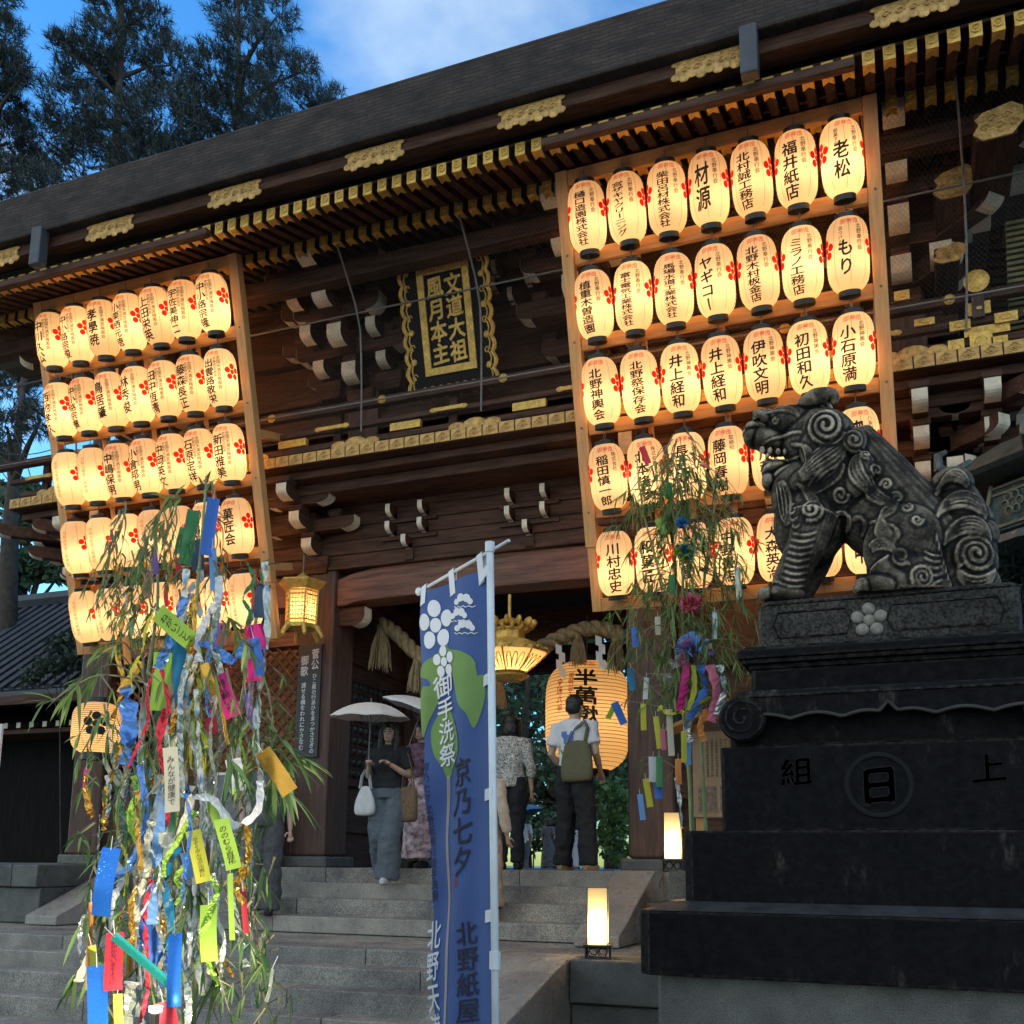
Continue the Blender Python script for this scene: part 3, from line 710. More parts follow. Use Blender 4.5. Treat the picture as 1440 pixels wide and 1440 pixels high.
for (px, py, Y, sw, sh) in ((1405, 172, 8.3, 0.36, 0.26), (1343, 257, 8.9, 0.33, 0.26), (1336, 357, 9.25, 0.26, 0.16)):
    p = at(px, py, Y=Y)
    b = MB(); b.box(p.x - sw / 2, p.x + sw / 2 - 0.05, p.y, p.y + 1.3, p.z - sh / 2, p.z + sh / 2)
    pe = GP(b, 'purlin_end', M['wood_y'], bevel=0.01)
    b = MB()
    out = [(-sw / 2 - 0.02, -sh * 0.28), (-sw / 2 + 0.05, -sh * 0.55), (sw * 0.25, -sh * 0.52), (sw / 2, -sh * 0.1), (sw / 2, sh * 0.35), (sw * 0.28, sh * 0.58), (-sw * 0.32, sh * 0.40), (-sw / 2, sh * 0.2), (-sw * 0.42, 0)]
    b.prism(out, lambda a, c_, t: Vector((p.x + a, p.y + t, p.z + c_)), -0.02, -0.002)
    for k in range(5):
        cx0 = p.x + sw * (-0.3 + 0.15 * k); cz0 = p.z + sh * 0.15 * ((k % 2) * 2 - 1)
        b.tube([(cx0 + 0.04 * math.cos(a * 0.7) * (1 - a / 12), p.y - 0.026, cz0 + 0.04 * math.sin(a * 0.7) * (1 - a / 12)) for a in range(11)], 0.007, 5)
    GP(b, 'gold_plate', M['gold_dark'], pe)
# gutters over the lantern racks and their square pipes
for x0, x1 in ((-9.2, -6.3), (-2.75, -0.15)):
    gt = beam('gutter', x0, x1, YFR - 0.14, YFR - 0.06, ZFR - 0.09, ZFR - 0.01, 'wood')
for x in (-8.36, -0.93):
    beam('rain_pipe', x - 0.07, x + 0.07, YR - 0.02, YR + 0.10, ZE - 0.28, ZRL + 0.03, 'darkroof')

# bird net with its wires, hung from the eave down to the railing
net = place('bird_net', (XC, 8.4, 6.0), 'fine wire bird net stretched from the eave down over the upper storey', 'net')
nm = bpy.data.materials.new('net_mesh'); nm.use_nodes = True; t = nm.node_tree; t.nodes.clear()
o_ = N(t, 'ShaderNodeOutputMaterial'); d_ = N(t, 'ShaderNodeBsdfDiffuse'); d_.inputs['Color'].default_value = (0.16, 0.13, 0.11, 1); tr_ = N(t, 'ShaderNodeBsdfTransparent'); x_ = N(t, 'ShaderNodeMixShader')
c_ = N(t, 'ShaderNodeTexCoord'); s_ = N(t, 'ShaderNodeSeparateXYZ'); t.links.new(c_.outputs['Object'], s_.inputs[0])
outs = []
for sg in (1, -1):
    a = N(t, 'ShaderNodeMath', operation='MULTIPLY_ADD'); a.inputs[1].default_value = sg * 1.15
    t.links.new(s_.outputs['X'], a.inputs[0]); t.links.new(s_.outputs['Z'], a.inputs[2])
    b_ = N(t, 'ShaderNodeMath', operation='MULTIPLY'); b_.inputs[1].default_value = 20; t.links.new(a.outputs[0], b_.inputs[0])
    f_ = N(t, 'ShaderNodeMath', operation='FRACT'); t.links.new(b_.outputs[0], f_.inputs[0])
    l_ = N(t, 'ShaderNodeMath', operation='LESS_THAN'); l_.inputs[1].default_value = 0.04; t.links.new(f_.outputs[0], l_.inputs[0]); outs.append(l_)
mxn = N(t, 'ShaderNodeMath', operation='MAXIMUM'); t.links.new(outs[0].outputs[0], mxn.inputs[0]); t.links.new(outs[1].outputs[0], mxn.inputs[1])
t.links.new(mxn.outputs[0], x_.inputs['Fac']); t.links.new(tr_.outputs[0], x_.inputs[1]); t.links.new(d_.outputs[0], x_.inputs[2]); t.links.new(x_.outputs[0], o_.inputs['Surface'])
ZN0 = at(500, 303, Y=8.24).z
def netp(x, s):
    if s < 0.45: k = s / 0.45; return Vector((x, 8.24 + 0.60 * k, ZN0 - 0.80 * k))
    k = (s - 0.45) / 0.55; return Vector((x, 8.84 + 0.20 * k, ZN0 - 0.80 - 1.18 * k))
b = MB(); b.add([netp(-11, 0), netp(2.3, 0), netp(2.3, 0.45), netp(-11, 0.45), netp(2.3, 1), netp(-11, 1)], [(0, 1, 2, 3), (3, 2, 4, 5)]); b.build('net_sheet', nm, net)
b = MB(); b.tube([netp(-11, 0), netp(2.3, 0)], 0.014, 6)
for s in (0.42, 0.86): b.tube([netp(-11, s) - Vector((0, 0.02, 0)), netp(2.3, s + 0.0) - Vector((0, 0.02, 0))], 0.011, 6)
b.build('net_cable', M['iron'], net)
for x in (-9.3, -5.35, -3.95, -0.15, 0.6):
    b = MB(); b.tube([netp(x, i / 8) + Vector((0.05 * math.sin(i / 8 * PI), -0.02, 0)) for i in range(9)], 0.012, 6); b.build('net_stay', M['iron'], net)

# ------------------------------------------------------------------ name tablet
tb = place('name_tablet', (-4.37, 9.3, 6.5), 'black and gilt name tablet with scalloped frame leaning out under the eave', 'name tablet')
ta = math.atan2(0.42, 1.46)
def tab(u, v, d=0.0):
    return Vector((-4.375 + u, 9.32 - v * math.sin(ta) - d * math.cos(ta), 6.53 + v * math.cos(ta) - d * math.sin(ta)))
b = MB(); out = []
W_, H_ = 0.50, 1.52
def edge(n, a, c_, amp):
    for i in range(n):
        s = i / n
        for q in range(4):
            k = (i + q / 4) / n
            bump_ = amp * abs(math.sin(PI * (k * n)))
            yield k, bump_
for k, e in edge(6, 0, 0, 0.035): out.append((-W_ + 2 * W_ * k, 0 + 0.02 - e))
for k, e in edge(9, 0, 0, 0.035): out.append((W_ - 0.02 + e, H_ * k))
for k, e in edge(6, 0, 0, 0.035): out.append((W_ - 2 * W_ * k, H_ - 0.02 + e))
for k, e in edge(9, 0, 0, 0.035): out.append((-W_ + 0.02 - e, H_ * (1 - k)))
b.prism(out, lambda p, q, t_: tab(p, q, t_), 0, 0.06); b.build('board', mat('tablet_black', (0.010, 0.010, 0.009), 0.6, var=0, spec=0.12), tb)
b = MB(); b.tube([tab(p, q, 0.062) for p, q in out + out[:1]], 0.024, 6); b.tube([tab(p * 0.90, H_ / 2 + (q - H_ / 2) * 0.945, 0.062) for p, q in out + out[:1]], 0.009, 5)
for (c0, c1) in (((-W_, 0), (W_, 0)), ((W_, 0), (W_, H_)), ((W_, H_), (-W_, H_)), ((-W_, H_), (-W_, 0))):
    for i in range(1, 9):
        s = i / 9; u_ = c0[0] + (c1[0] - c0[0]) * s; v_ = c0[1] + (c1[1] - c0[1]) * s
        u_ *= 0.86; v_ = H_ / 2 + (v_ - H_ / 2) * 0.92
        if i % 2: b.ell(tab(u_, v_, 0.064), (0.035, 0.02, 0.04), nu=8, nv=5)
        else: b.tube([tab(u_ + 0.03 * math.cos(a), v_ + 0.03 * math.sin(a), 0.066) for a in (0, 1, 2, 3, 4, 5)], 0.008, 5)
b.build('carved_frame', M['gold'], tb)
b = MB(); u0, v0, v1 = 0.30, 0.20, 1.32
for x0, x1, z0, z1 in ((-u0, u0, v0, v0 + 0.075), (-u0, u0, v1 - 0.075, v1), (-u0, -u0 + 0.075, v0 + 0.077, v1 - 0.077), (u0 - 0.075, u0, v0 + 0.077, v1 - 0.077)):
    b.prism([(x0, z0), (x1, z0), (x1, z1), (x0, z1)], lambda p, q, t_: tab(p, q, t_), 0.061, 0.085)
b.build('inner_frame', M['gold'], tb)
b = MB(); letters(b, '文道大祖', lambda p, q: tab(p, q, 0.072), 0.105, 1.22, 0.30, 0.20, bold=0.028, lift=Vector((0, -0.0006, 0))); letters(b, '風月本主', lambda p, q: tab(p, q, 0.072), -0.105, 1.22, 0.30, 0.20, bold=0.028, lift=Vector((0, -0.0006, 0)))
b.build('lettering', M['gold'], tb)

# ------------------------------------------------------------------ lantern racks and lanterns
LEAN = R(15.5)
def rack_frame(x0):
    """Local rack frame: u along the facade, v up the leaning rack, n toward the visitor."""
    base = Vector((x0, 9.262, 3.97))
    eu, ev, en = Vector((1, 0, 0)), Vector((0, -math.sin(LEAN), math.cos(LEAN))), Vector((0, -math.cos(LEAN), -math.sin(LEAN)))
    return Matrix(((eu.x, en.x, ev.x, base.x), (eu.y, en.y, ev.y, base.y), (eu.z, en.z, ev.z, base.z), (0, 0, 0, 1)))   # local x=u, y=n (toward visitor), z=v
RW, RH = 2.845, 4.12
def make_rack(x0, label):
    root = empty('lantern_rack', (0, 0, 0), label, 'lantern rack', 'racks of festival lanterns on the gate')
    root.matrix_world = rack_frame(x0)
    bv = 0.006
    for u in (0.0, RW - 0.115):
        b = MB(); b.box(u, u + 0.115, -0.07, 0.035, 0.62, RH); o = b.build('post', M['hinoki_z'], root, bevel=bv)
        b = MB(); b.box(u + 0.012, u + 0.105, -0.06, 0.022, 0.0, 0.618); b.build('post_foot', M['hinoki_z'], o, bevel=bv)
        for v in (0.95, 1.75, 2.55, 3.35):
            bb = MB(); bb.ell((u + 0.06, 0.036, v), (0.012, 0.008, 0.012), nu=8, nv=5); bb.build('bolt', M['iron'], o)
    for k in range(6):
        v = 0.0 if k == 0 else (RH - 0.125 if k == 5 else 0.10 + 0.79 * k)
        b = MB(); b.box(0.117 if k else 0.107, RW - (0.117 if k else 0.107), -0.05, 0.008 if k not in (0, 5) else 0.02, v, v + 0.125)
        b.build('rail', M['hinoki'], root, bevel=bv)
    for k in range(3):
        b = MB(); b.tube([(0.7 + k * 0.72, -0.085, 0.05), (0.7 + k * 0.72, -0.085, RH - 0.05)], 0.028, 6); b.build('back_batten', M['hinoki_z'], root)
    for u in (0.06, RW - 0.06):
        for l_, v in ((0.60, 2.2), (0.45, 0.75)):
            b = MB(); b.box(u - 0.04, u + 0.04, -l_, -0.071, v, v + 0.08); b.build('stay', M['hinoki'], root)
    return root
rackR = make_rack(-2.85, 'tall leaning cypress rack of five lantern rows behind the stone lion')
rackL = make_rack(-9.275, 'tall leaning cypress rack of five lantern rows behind the tall bamboo')

LR, LH = 0.173, 0.605
def lan_r(v, Rr=LR, H=LH):
    t_ = max(-1, min(1, 2 * v / H)) * 0.94
    return Rr * math.sqrt(max(0.0, 1 - abs(t_) ** 4.6))
def lantern_shade(Rr, H, ribs, n=32, sc=0.0022):
    prof = []
    for i in range(ribs * 2 + 1):
        v = -H / 2 + H * i / (ribs * 2)
        prof.append((lan_r(v, Rr, H) - (sc if i % 2 == 0 else 0), v))
    b = MB(); vs = []
    for r, z in prof:
        for j in range(n):
            a = 2 * PI * j / n; vs.append((r * math.cos(a), r * math.sin(a), z))
    k = len(prof)
    b.add(vs, [(i * n + j, i * n + (j + 1) % n, (i + 1) * n + (j + 1) % n, (i + 1) * n + j) for i in range(k - 1) for j in range(n)])
    return b
shade_me = lantern_shade(LR, LH, 20).mesh('paper_shade', M['paper'], True)
rt = lan_r(LH / 2)
def ringmb(z0, z1, r):
    b = MB(); b.lathe([(r * 0.92, z0), (r * 1.06, z0), (r * 1.06, z1), (r * 0.92, z1)], 24); return b
top_me = ringmb(LH / 2 - 0.004, LH / 2 + 0.032, rt).mesh('top_ring', M['black'])
bot_me = ringmb(-LH / 2 - 0.042, -LH / 2 + 0.004, rt).mesh('bottom_ring', M['black'])
hook_b = MB(); hook_b.tube([(0, 0, LH / 2 + 0.045), (0, 0, LH / 2 + 0.13)], 0.004, 5); hook_b.tube([(0, 0, -LH / 2 - 0.05), (0, 0, -LH / 2 - 0.12)], 0.003, 5)
hook_b.tube([(-rt, 0, LH / 2 + 0.02), (0, 0, LH / 2 + 0.06), (rt, 0, LH / 2 + 0.02)], 0.004, 5)
hook_me = hook_b.mesh('hanging_wire', M['iron'])
def surf(Rr=LR, H=LH, off=0.004, az0=PI / 2):
    """(angle-length u, height v) on the shade -> point; u=0 faces the visitor, u>0 to their right."""
    return lambda u, v: Vector((math.cos(az0 - u / Rr) * (lan_r(v, Rr, H) + off), math.sin(az0 - u / Rr) * (lan_r(v, Rr, H) + off), v))
sf = surf()
crest_b = MB()
for s in (1, -1):
    plum(crest_b, sf, s * 0.225, 0.04, 0.086)
crest_me = crest_b.mesh('plum_crest', M['redink'])
seam_b = MB()
for u in (-0.13, 0.0, 0.13, 0.26, -0.26):
    pts = [sf(u, -0.27 + 0.54 * i / 10) - Vector((0, 0.0024, 0)) for i in range(11)]
    seam_b.tube(pts, 0.0012, 4)
seam_me = seam_b.mesh('paper_seam', M['greenink'])
bulb = bpy.data.lights.new('lantern_bulb', 'POINT'); bulb.energy = 2.25; bulb.color = (1.0, 0.67, 0.42); bulb.shadow_soft_size = 0.045
bulbs = []
for f_ in (0.78, 0.92, 1.0, 1.12, 1.22):
    q_ = bulb.copy(); q_.energy = bulb.energy * f_; bulbs.append(q_)
ORD = ('leftmost', 'second from left', 'third from left', 'middle', 'third from right', 'second from right', 'rightmost')
ROWN = ('top row', 'second row', 'third row', 'fourth row', 'bottom row')
def lettering(main, left, right, red=True, redside=None):
    b = MB()
    if main:
        n = len(main); wd_ = 0.135 if n <= 4 else 0.125 if n <= 6 else 0.115
        y0 = 0.185 if left is None or n > 3 else 0.10
        tot = 0.46 if n > 3 else 0.40
        if n <= 3 and left: tot = 0.30
        letters(b, main, sf, -0.035 if right else -0.005, y0, y0 - tot, wd_, 0, 0.022)
    if right: letters(b, right, sf, 0.080, 0.21, 0.21 - 0.044 * min(len(right), 9), 0.046, 1, 0.012)
    if left: letters(b, left, sf, 0.04 if n > 3 else -0.07, 0.20, 0.20 - 0.036 * len(left), 0.036, 1, 0.012)
    if red: letters_row(b, '御神燈', surf(), -0.08, 0.09, 0.240, 0.055, 2)
    if redside:
        letters(b, redside, sf, -0.02, 0.19, -0.21, 0.042, 2); letters(b, '千百二十五年半萬燈祭', sf, -0.09, 0.12, -0.20, 0.03, 2)
    return b.mesh('lettering', [M['ink'], M['greenink'], M['redink']])
HK = '北野奉行会'; HM = '北野神輿会'; SO = '全国天満宮梅風会'; KY = '京都府支部長'
BL = '令和九年菅公御神忌'
TR = [[('樋口造園株式会社', None, HK), ('宮ザキヤクリーニング', None, HK), ('柴田呂材株式会社', None, HK), ('材源', None, HK), ('北村誠工務店', None, HK), ('福井紙店', None, HK), ('老松', '御菓子所', HK)],
      [('植重木曽造園', None, HK), ('富士電気工業株式会社', None, HK), ('馬場水道工業株式会社', None, HK), ('ヤギコー', None, HK), ('北野木村板金店', None, HK), ('ミラノ工務店', None, HK), ('もり', '京つけもの', HK)],
      [('北野神輿会', None, None), ('北野祭保存会', None, None), ('井上経和', None, HM), ('井上経和', None, HM), ('伊吹文明', None, HM), ('初田和久', None, HM), ('小石原満', None, HM)],
      [('稲田慎一郎', None, '株式会社'), ('北本隆彦', None, '株式会社'), ('長五郎餅', None, '北野名物'), ('藤岡春樹', None, '取締役'), ('北川和夫', None, HM), ('山本正', None, HM), ('奥田', None, '八条野神社')],
      [('川村忠史', None, None), ('和菓匠', None, HM), ('洋菓豊', None, HM), ('中野畳店', None, '有限会社'), ('大森英治', None, None), ('木村', None, HM), ('田中', None, HM)]]
TL = [[('中川久公', KY, SO), ('中小路宗俊', KY, SO), ('孝學暁', None, SO), ('小栗栖元徳', KY, SO), ('上田栄英', KY, SO), ('宇佐美伸二', KY, SO), ('中小路宗隆', KY, SO)],
      [('西池孝久', KY, SO), ('中小路宗廣', KY, SO), ('鳥居肇', None, SO), ('林秀俊', None, SO), ('田中恆清', KY, SO), ('藤森長正', KY, SO), ('出雲路敬栄', KY, SO)],
      [None, None, ('中嶋保男', KY, SO), ('小倉邦男', KY, SO), ('中岡英文', KY, SO), ('石原定祥', KY, SO), ('新田雅美', KY, SO)],
      [None, None, None, None, None, ('北野享', None, '受所会'), ('菓匠会', None, None)],
      [None] * 7]
def hang(rack, names, side):
    mw = rack.matrix_world.copy(); fr = rack_frame(-2.85 if side == 'right' else -9.275)
    for r in range(5):
        for c in range(7):
            u = 0.115 + (RW - 0.23) * (c + 0.5) / 7
            v = 0.10 + 0.79 * (4 - r) + 0.125 + 0.235
            if r == 4: v = 0.125 + 0.315
            ent = names[r][c]
            where = f'{ORD[c]} in the {ROWN[r]} of the {side} rack'
            root = empty('paper_lantern', (0, 0, 0), ('lit lantern, black name, ' if ent else 'lit lantern, small red writing, ') + where, 'paper lantern', 'festival lanterns on the racks')
            jit = Matrix.Rotation(R(rng.uniform(-10, 10) - 4), 4, 'Z') @ Matrix.Rotation(R(rng.uniform(-1.8, 1.8)), 4, 'X') @ Matrix.Rotation(R(rng.uniform(-1.8, 1.8)), 4, 'Y')
            root.matrix_world = fr @ Matrix.Translation((u, 0.115, v)) @ jit
            for n_, me in (('paper_shade', shade_me), ('top_ring', top_me), ('bottom_ring', bot_me), ('hanging_wire', hook_me), ('plum_crest', crest_me), ('paper_seam', seam_me)):
                _put(n_, me, root)
            me = lettering(*ent) if ent else lettering(None, None, None, False, BL)
            _put('lettering', me, root)
            lo = bpy.data.objects.new('lantern_bulb', rng.choice(bulbs)); col.objects.link(lo); lo.parent = root; lo.location = (rng.uniform(-0.02, 0.02), -0.02, rng.uniform(-0.09, -0.01))
hang(rackR, TR, 'right'); hang(rackL, TL, 'left')
# ------------------------------------------------------------------ lion pedestal
ped = place('stone_pedestal', (-0.13, 6.5, 0), 'tall tiered black stone pedestal carrying the lion, plum crest and carved characters', 'pedestal')
PC = -0.13
def chblock(mb, hx, y0, y1, z0, z1, ch=0.05, cx=PC, top=0.0):
    """Block with chamfered upright corners, optional sloped top rim."""
    def ring(ins, z):
        a, b_, c_, d_ = cx - hx + ins, cx + hx - ins, y0 + ins, y1 - ins
        return [(a + ch, c_, z), (b_ - ch, c_, z), (b_, c_ + ch, z), (b_, d_ - ch, z), (b_ - ch, d_, z), (a + ch, d_, z), (a, d_ - ch, z), (a, c_ + ch, z)]
    rs = [ring(0, z0), ring(0, z1)] if not top else [ring(0, z0), ring(0, z1 - top), ring(top, z1)]
    vs = sum(rs, []); k = len(rs)
    mb.add(vs, [tuple(range(8))[::-1], tuple(range((k - 1) * 8, k * 8))] + [(i * 8 + j, i * 8 + (j + 1) % 8, (i + 1) * 8 + (j + 1) % 8, (i + 1) * 8 + j) for i in range(k - 1) for j in range(8)])
def zat(px, py, Y): return at(px, py, Y=Y).z
YA = 5.80; zA1 = zat(907, 1280, YA); zA0 = zat(907, 1371, YA)
YB = YA + 0.16; zAt = zat(968, 1267, YB); zB1 = zat(968, 1168, YB)
YC = YB + 0.10; zC1 = zat(1017, 1051, YC)
hA = PC - at(897, 1300, Y=YA).x; hB = PC - at(961, 1220, Y=YB).x; hC = PC - at(1014, 1100, Y=YC).x
YBK = 7.35
b = MB(); chblock(b, PC - at(925, 1420, Y=YA + 0.1).x, YA + 0.1, YBK - 0.1, 0.0, zA0 + 0.01, 0.02)
bs = b.build('pedestal_base', M['granite_dk'], ped, bevel=0.015)
b = MB(); chblock(b, hA, YA, YBK, zA0, zA1, 0.06); b.build('pedestal_tier', M['blackstone'], ped, bevel=0.012)
b = MB(); shift_ = 0; chblock(b, hA, YA, YBK, zA1, zAt + 0.002, 0.06, top=0.15)
b.v[shift_:] = [(x, y, zA1 + 0.001 if i < 16 else zAt) for i, (x, y, z) in enumerate(b.v[shift_:])]
b.build('ledge_wash', mat('wet_sky_sheen', (0.05, 0.05, 0.055), 0.28, var=0.5, scale=6, bump=0.3, bscale=20), ped)  # wet gloss, plus sky reflection painted in as a paler bluish colour
b = MB(); chblock(b, hB, YB, YBK - 0.17, zAt - 0.05, zB1, 0.05); b.build('pedestal_tier', M['blackstone'], ped, bevel=0.01)
b = MB(); chblock(b, hC, YC, YBK - 0.22, zB1 + 0.001, zC1, 0.015); tc_ = b.build('pedestal_tier', M['blackstone'], ped, bevel=0.008)
# carved writing on the third tier: recess shade painted as black raised strokes
face = lambda u, v: Vector((u, YC - 0.004, v))
mk = mat('carved_recess_shade', (0.004, 0.004, 0.005), 0.9, var=0)
mk2 = mat('carved_edge', (0.055, 0.048, 0.042), 0.9, var=0.4)
b = MB()
p1, p2, p3 = at(1120, 1085, Y=YC), at(1236, 1104, Y=YC), at(1390, 1080, Y=YC)
letters(b, '組', face, p1.x, p1.z + 0.085, p1.z - 0.085, 0.19, 0, 0.03)
letters(b, '上', face, p3.x, p3.z + 0.085, p3.z - 0.085, 0.19, 0, 0.03)
letters(b, '日', face, p2.x, p2.z + 0.115, p2.z - 0.115, 0.23, 0, 0.05)
b.tube([(p2.x + 0.17 * math.cos(2 * PI * i / 28), YC, p2.z + 0.17 * math.sin(2 * PI * i / 28)) for i in range(29)], 0.016, 6, 0)
b.build('carved_characters', [mk, mk2], tc_)
# scroll cushion with scalloped apron
YD = YC - 0.05; zD0 = zC1 + 0.001; zD1 = zat(1100, 971, YD + 0.06)
hD = PC - at(1030, 1010, Y=YD).x
b = MB(); chblock(b, hC - 0.05, YC + 0.05, YBK - 0.30, zD0, zD1 - 0.02, 0.03); 
dk = b.build('cushion_core', M['blackstone'], ped, bevel=0.01)
b = MB()
zm = zat(1150, 1003, YD)
n = 72; top = []; low = []
for i in range(n + 1):
    s = -1 + 2 * i / n; x = PC + s * (hD - 0.03)
    sc_ = abs(math.sin(PI * 3.0 * abs(s) ** 0.9)) if abs(s) > 0.02 else 0
    low.append((x, zm + 0.030 * sc_ + (0.075 * max(0, 1 - abs(s) / 0.06)) - 0.03))
for (yy0, yy1) in ((YD, YC + 0.06),):
    outl = low + [(PC + hD - 0.03, zD1 - 0.035), (PC - hD + 0.03, zD1 - 0.035)]
    b.prism(outl, lambda p, q, t: Vector((p, t, q)), yy0, yy1)
b.build('scalloped_apron', M['blackstone'], ped, bevel=0.012)
b = MB(); b.tube([(x, YD - 0.004, z + 0.006) for x, z in low], 0.010, 6); b.build('apron_moulding', mk2, ped)
b = MB()
yy = [YD + 0.05, YBK - 0.24]
prof = [(0.0, zD1 - 0.045), (0.02, zD1 - 0.015), (0.07, zD1), ]
chblock(b, hD - 0.0, YD - 0.012, YBK - 0.18, zD1 - 0.044, zD1, 0.04, top=0.035); b.build('cushion_slab', M['blackstone'], ped, bevel=0.015)
for s in (-1, 1):
    cxs = PC + s * (hD - 0.055); rz = (zD1 - zD0) * 0.42; cz = (zD0 + zD1) / 2 - 0.004
    b = MB(); b.lathe([(0.001, 0), (rz * 0.9, 0), (rz, 0.02), (rz, YBK - 0.3 - YD), (0.001, YBK - 0.3 - YD)], 28, (cxs, YD - 0.02, cz), mtx=Matrix.Rotation(-PI / 2, 3, 'X'))
    o = b.build('scroll_roll', M['blackstone'], ped, smooth=False)
    b = MB(); b.tube([(cxs + rz * (0.85 - 0.75 * i / 40) * math.cos(-i * 0.33 * s), YD - 0.022, cz + rz * (0.85 - 0.75 * i / 40) * math.sin(-i * 0.33 * s)) for i in range(41)], 0.008, 5); b.build('scroll_groove', M['blackstone'], o)
# neck, moulded cap, plinth
YN = YC + 0.10; zN1 = zat(1050, 943, YN)
b = MB(); chblock(b, PC - at(1056, 960, Y=YN).x, YN, YBK - 0.36, zD1 + 0.001, zN1, 0.02); b.build('pedestal_neck', M['blackstone'], ped, bevel=0.01)
YF = YC + 0.03; zF1 = zat(1040, 909, YF); hF = PC - at(1036, 930, Y=YF).x
b = MB()
zz = zN1 + 0.001
for ins, a0, a1 in ((0.06, 0.0, 0.22), (0.02, 0.22, 0.42), (0.0, 0.42, 0.86), (0.035, 0.86, 1.0)):
    chblock(b, hF - ins, YF + ins, YBK - 0.28 - ins, zz + (zF1 - zz) * a0 + 0.001, zz + (zF1 - zz) * a1, 0.02)
b.build('moulded_cap', M['blackstone'], ped, bevel=0.012)
YG = YF + 0.12; zG1 = zat(1070, 853, YG); hG = PC - at(1066, 880, Y=YG).x
b = MB(); chblock(b, hG, YG, YBK - 0.42, zF1 + 0.001, zG1, 0.02); chblock(b, hG - 0.02, YG + 0.0, YBK - 0.42, zG1 + 0.001, zG1 + 0.03, 0.04)
ls2 = granite('lichen_stone', (0.055, 0.049, 0.043), 0.7, 60, 0.93)
ls2.node_tree.nodes['Principled BSDF'].inputs['Specular IOR Level'].default_value = 0.15
pl = b.build('plinth', ls2, ped, bevel=0.01)
b = MB(); q = at(1222, 872, Y=YG)
hz_ = (zG1 - zF1)
for (x0, x1) in ((PC - hG + 0.12, q.x - 0.13), (q.x + 0.13, PC + hG - 0.12)):
    b.tube([(x0, YG, zF1 + 0.06), (x1, YG, zF1 + 0.06), (x1 + 0.03, YG, (zF1 + zG1) / 2), (x1, YG, zG1 - 0.05), (x0, YG, zG1 - 0.05), (x0 - 0.03, YG, (zF1 + zG1) / 2), (x0, YG, zF1 + 0.06)], 0.008, 5)
b.build('panel_moulding', M['blackstone'], pl)
b = MB(); rr = 0.092
b.ell((q.x, YG, q.z), (0.036, 0.02, 0.036), nu=12, nv=8)
for i in range(5):
    a = PI / 2 + 2 * PI * i / 5; b.ell((q.x + 0.068 * math.cos(a), YG, q.z + 0.068 * math.sin(a)), (0.038, 0.022, 0.038), nu=14, nv=8)
b.build('plum_crest', mat('crest_stone', (0.30, 0.27, 0.23), 0.85, var=0.4, scale=30), pl, smooth=True)

# ------------------------------------------------------------------ guardian lion
YL = 6.47; ZL = zG1 + 0.031
def lp(px, py, dy=0.0):
    p = at(px, py, Y=YL); return Vector((p.x, p.y + dy, p.z))
S = (at(1201, 700, Y=YL) - at(1101, 700, Y=YL)).length / 100       # metres per photo pixel at the lion
LB = MB()
def le(px, py, dy, rx, ry, rz, ang=0):
    LB.ell(lp(px, py, dy), (rx * S, ry, rz * S), Matrix.Rotation(R(ang), 3, 'Y'), 40, 24)
def lt(pts, rads, n=28, flat=1.0):
    P = spline_([lp(a, b_, c_) for a, b_, c_ in pts] , 6); m_ = len(rads); rr_ = []
    for i in range(len(P)):
        f = i / (len(P) - 1) * (m_ - 1); k = min(int(f), m_ - 2); rr_.append((rads[k] + (rads[k + 1] - rads[k]) * (f - k)) * S)
    LB.tube(P, rr_, n, flat=flat)
def spline_(P, n):
    out = []
    for i in range(len(P) - 1):
        a, b_, c_, d = P[max(i - 1, 0)], P[i], P[i + 1], P[min(i + 2, len(P) - 1)]
        for k in range(n):
            t = k / n; out.append(0.5 * ((2 * b_) + (c_ - a) * t + (2 * a - 5 * b_ + 4 * c_ - d) * t * t + (3 * b_ - a - 3 * c_ + d) * t ** 3))
    return out + [P[-1].copy()]
# trunk
le(1142, 730, 0, 54, 0.25, 72, 12); le(1185, 690, 0, 62, 0.25, 62, 30); le(1238, 738, 0, 66, 0.235, 50, 40); le(1285, 785, 0, 62, 0.26, 62, 30); le(1130, 700, 0, 46, 0.23, 55, 0)
lt([(1195, 620, 0), (1235, 672, 0), (1275, 722, 0), (1310, 765, 0), (1330, 815, 0)], [34, 44, 50, 52, 40])
# head
le(1152, 622, 0, 55, 0.235, 50, 10); le(1118, 600, 0, 42, 0.20, 28, 14); le(1085, 622, 0, 34, 0.145, 18, 22); le(1060, 617, 0, 15, 0.12, 14, 0); le(1052, 612, 0, 8, 0.09, 8)
le(1100, 596, -0.1, 18, 0.07, 9, 16); le(1100, 596, 0.1, 18, 0.07, 9, 16)
le(1078, 594, -0.08, 20, 0.07, 8, 30); le(1078, 594, 0.08, 20, 0.07, 8, 30); le(1060, 606, -0.07, 10, 0.05, 8); le(1060, 606, 0.07, 10, 0.05, 8)
lt([(1152, 655, 0), (1120, 668, 0), (1095, 664, 0), (1076, 652, 0)], [24, 17, 14, 10], flat=1.0)
le(1118, 668, 0, 34, 0.15, 13, -6); le(1090, 662, 0, 20, 0.13, 10, -10)
le(1083, 676, 0, 12, 0.09, 16, 10)
le(1150, 645, -0.17, 22, 0.09, 34, 0); le(1150, 645, 0.17, 22, 0.09, 34, 0)
for s in (-1, 1):
    lt([(1128, 582, 0.13 * s), (1150, 573, 0.16 * s), (1172, 572, 0.17 * s), (1178, 582, 0.16 * s)], [8, 13, 11, 4])
    lt([(1135, 570, 0.03 * s), (1155, 566, 0.05 * s), (1168, 572, 0.06 * s)], [8, 9, 5])
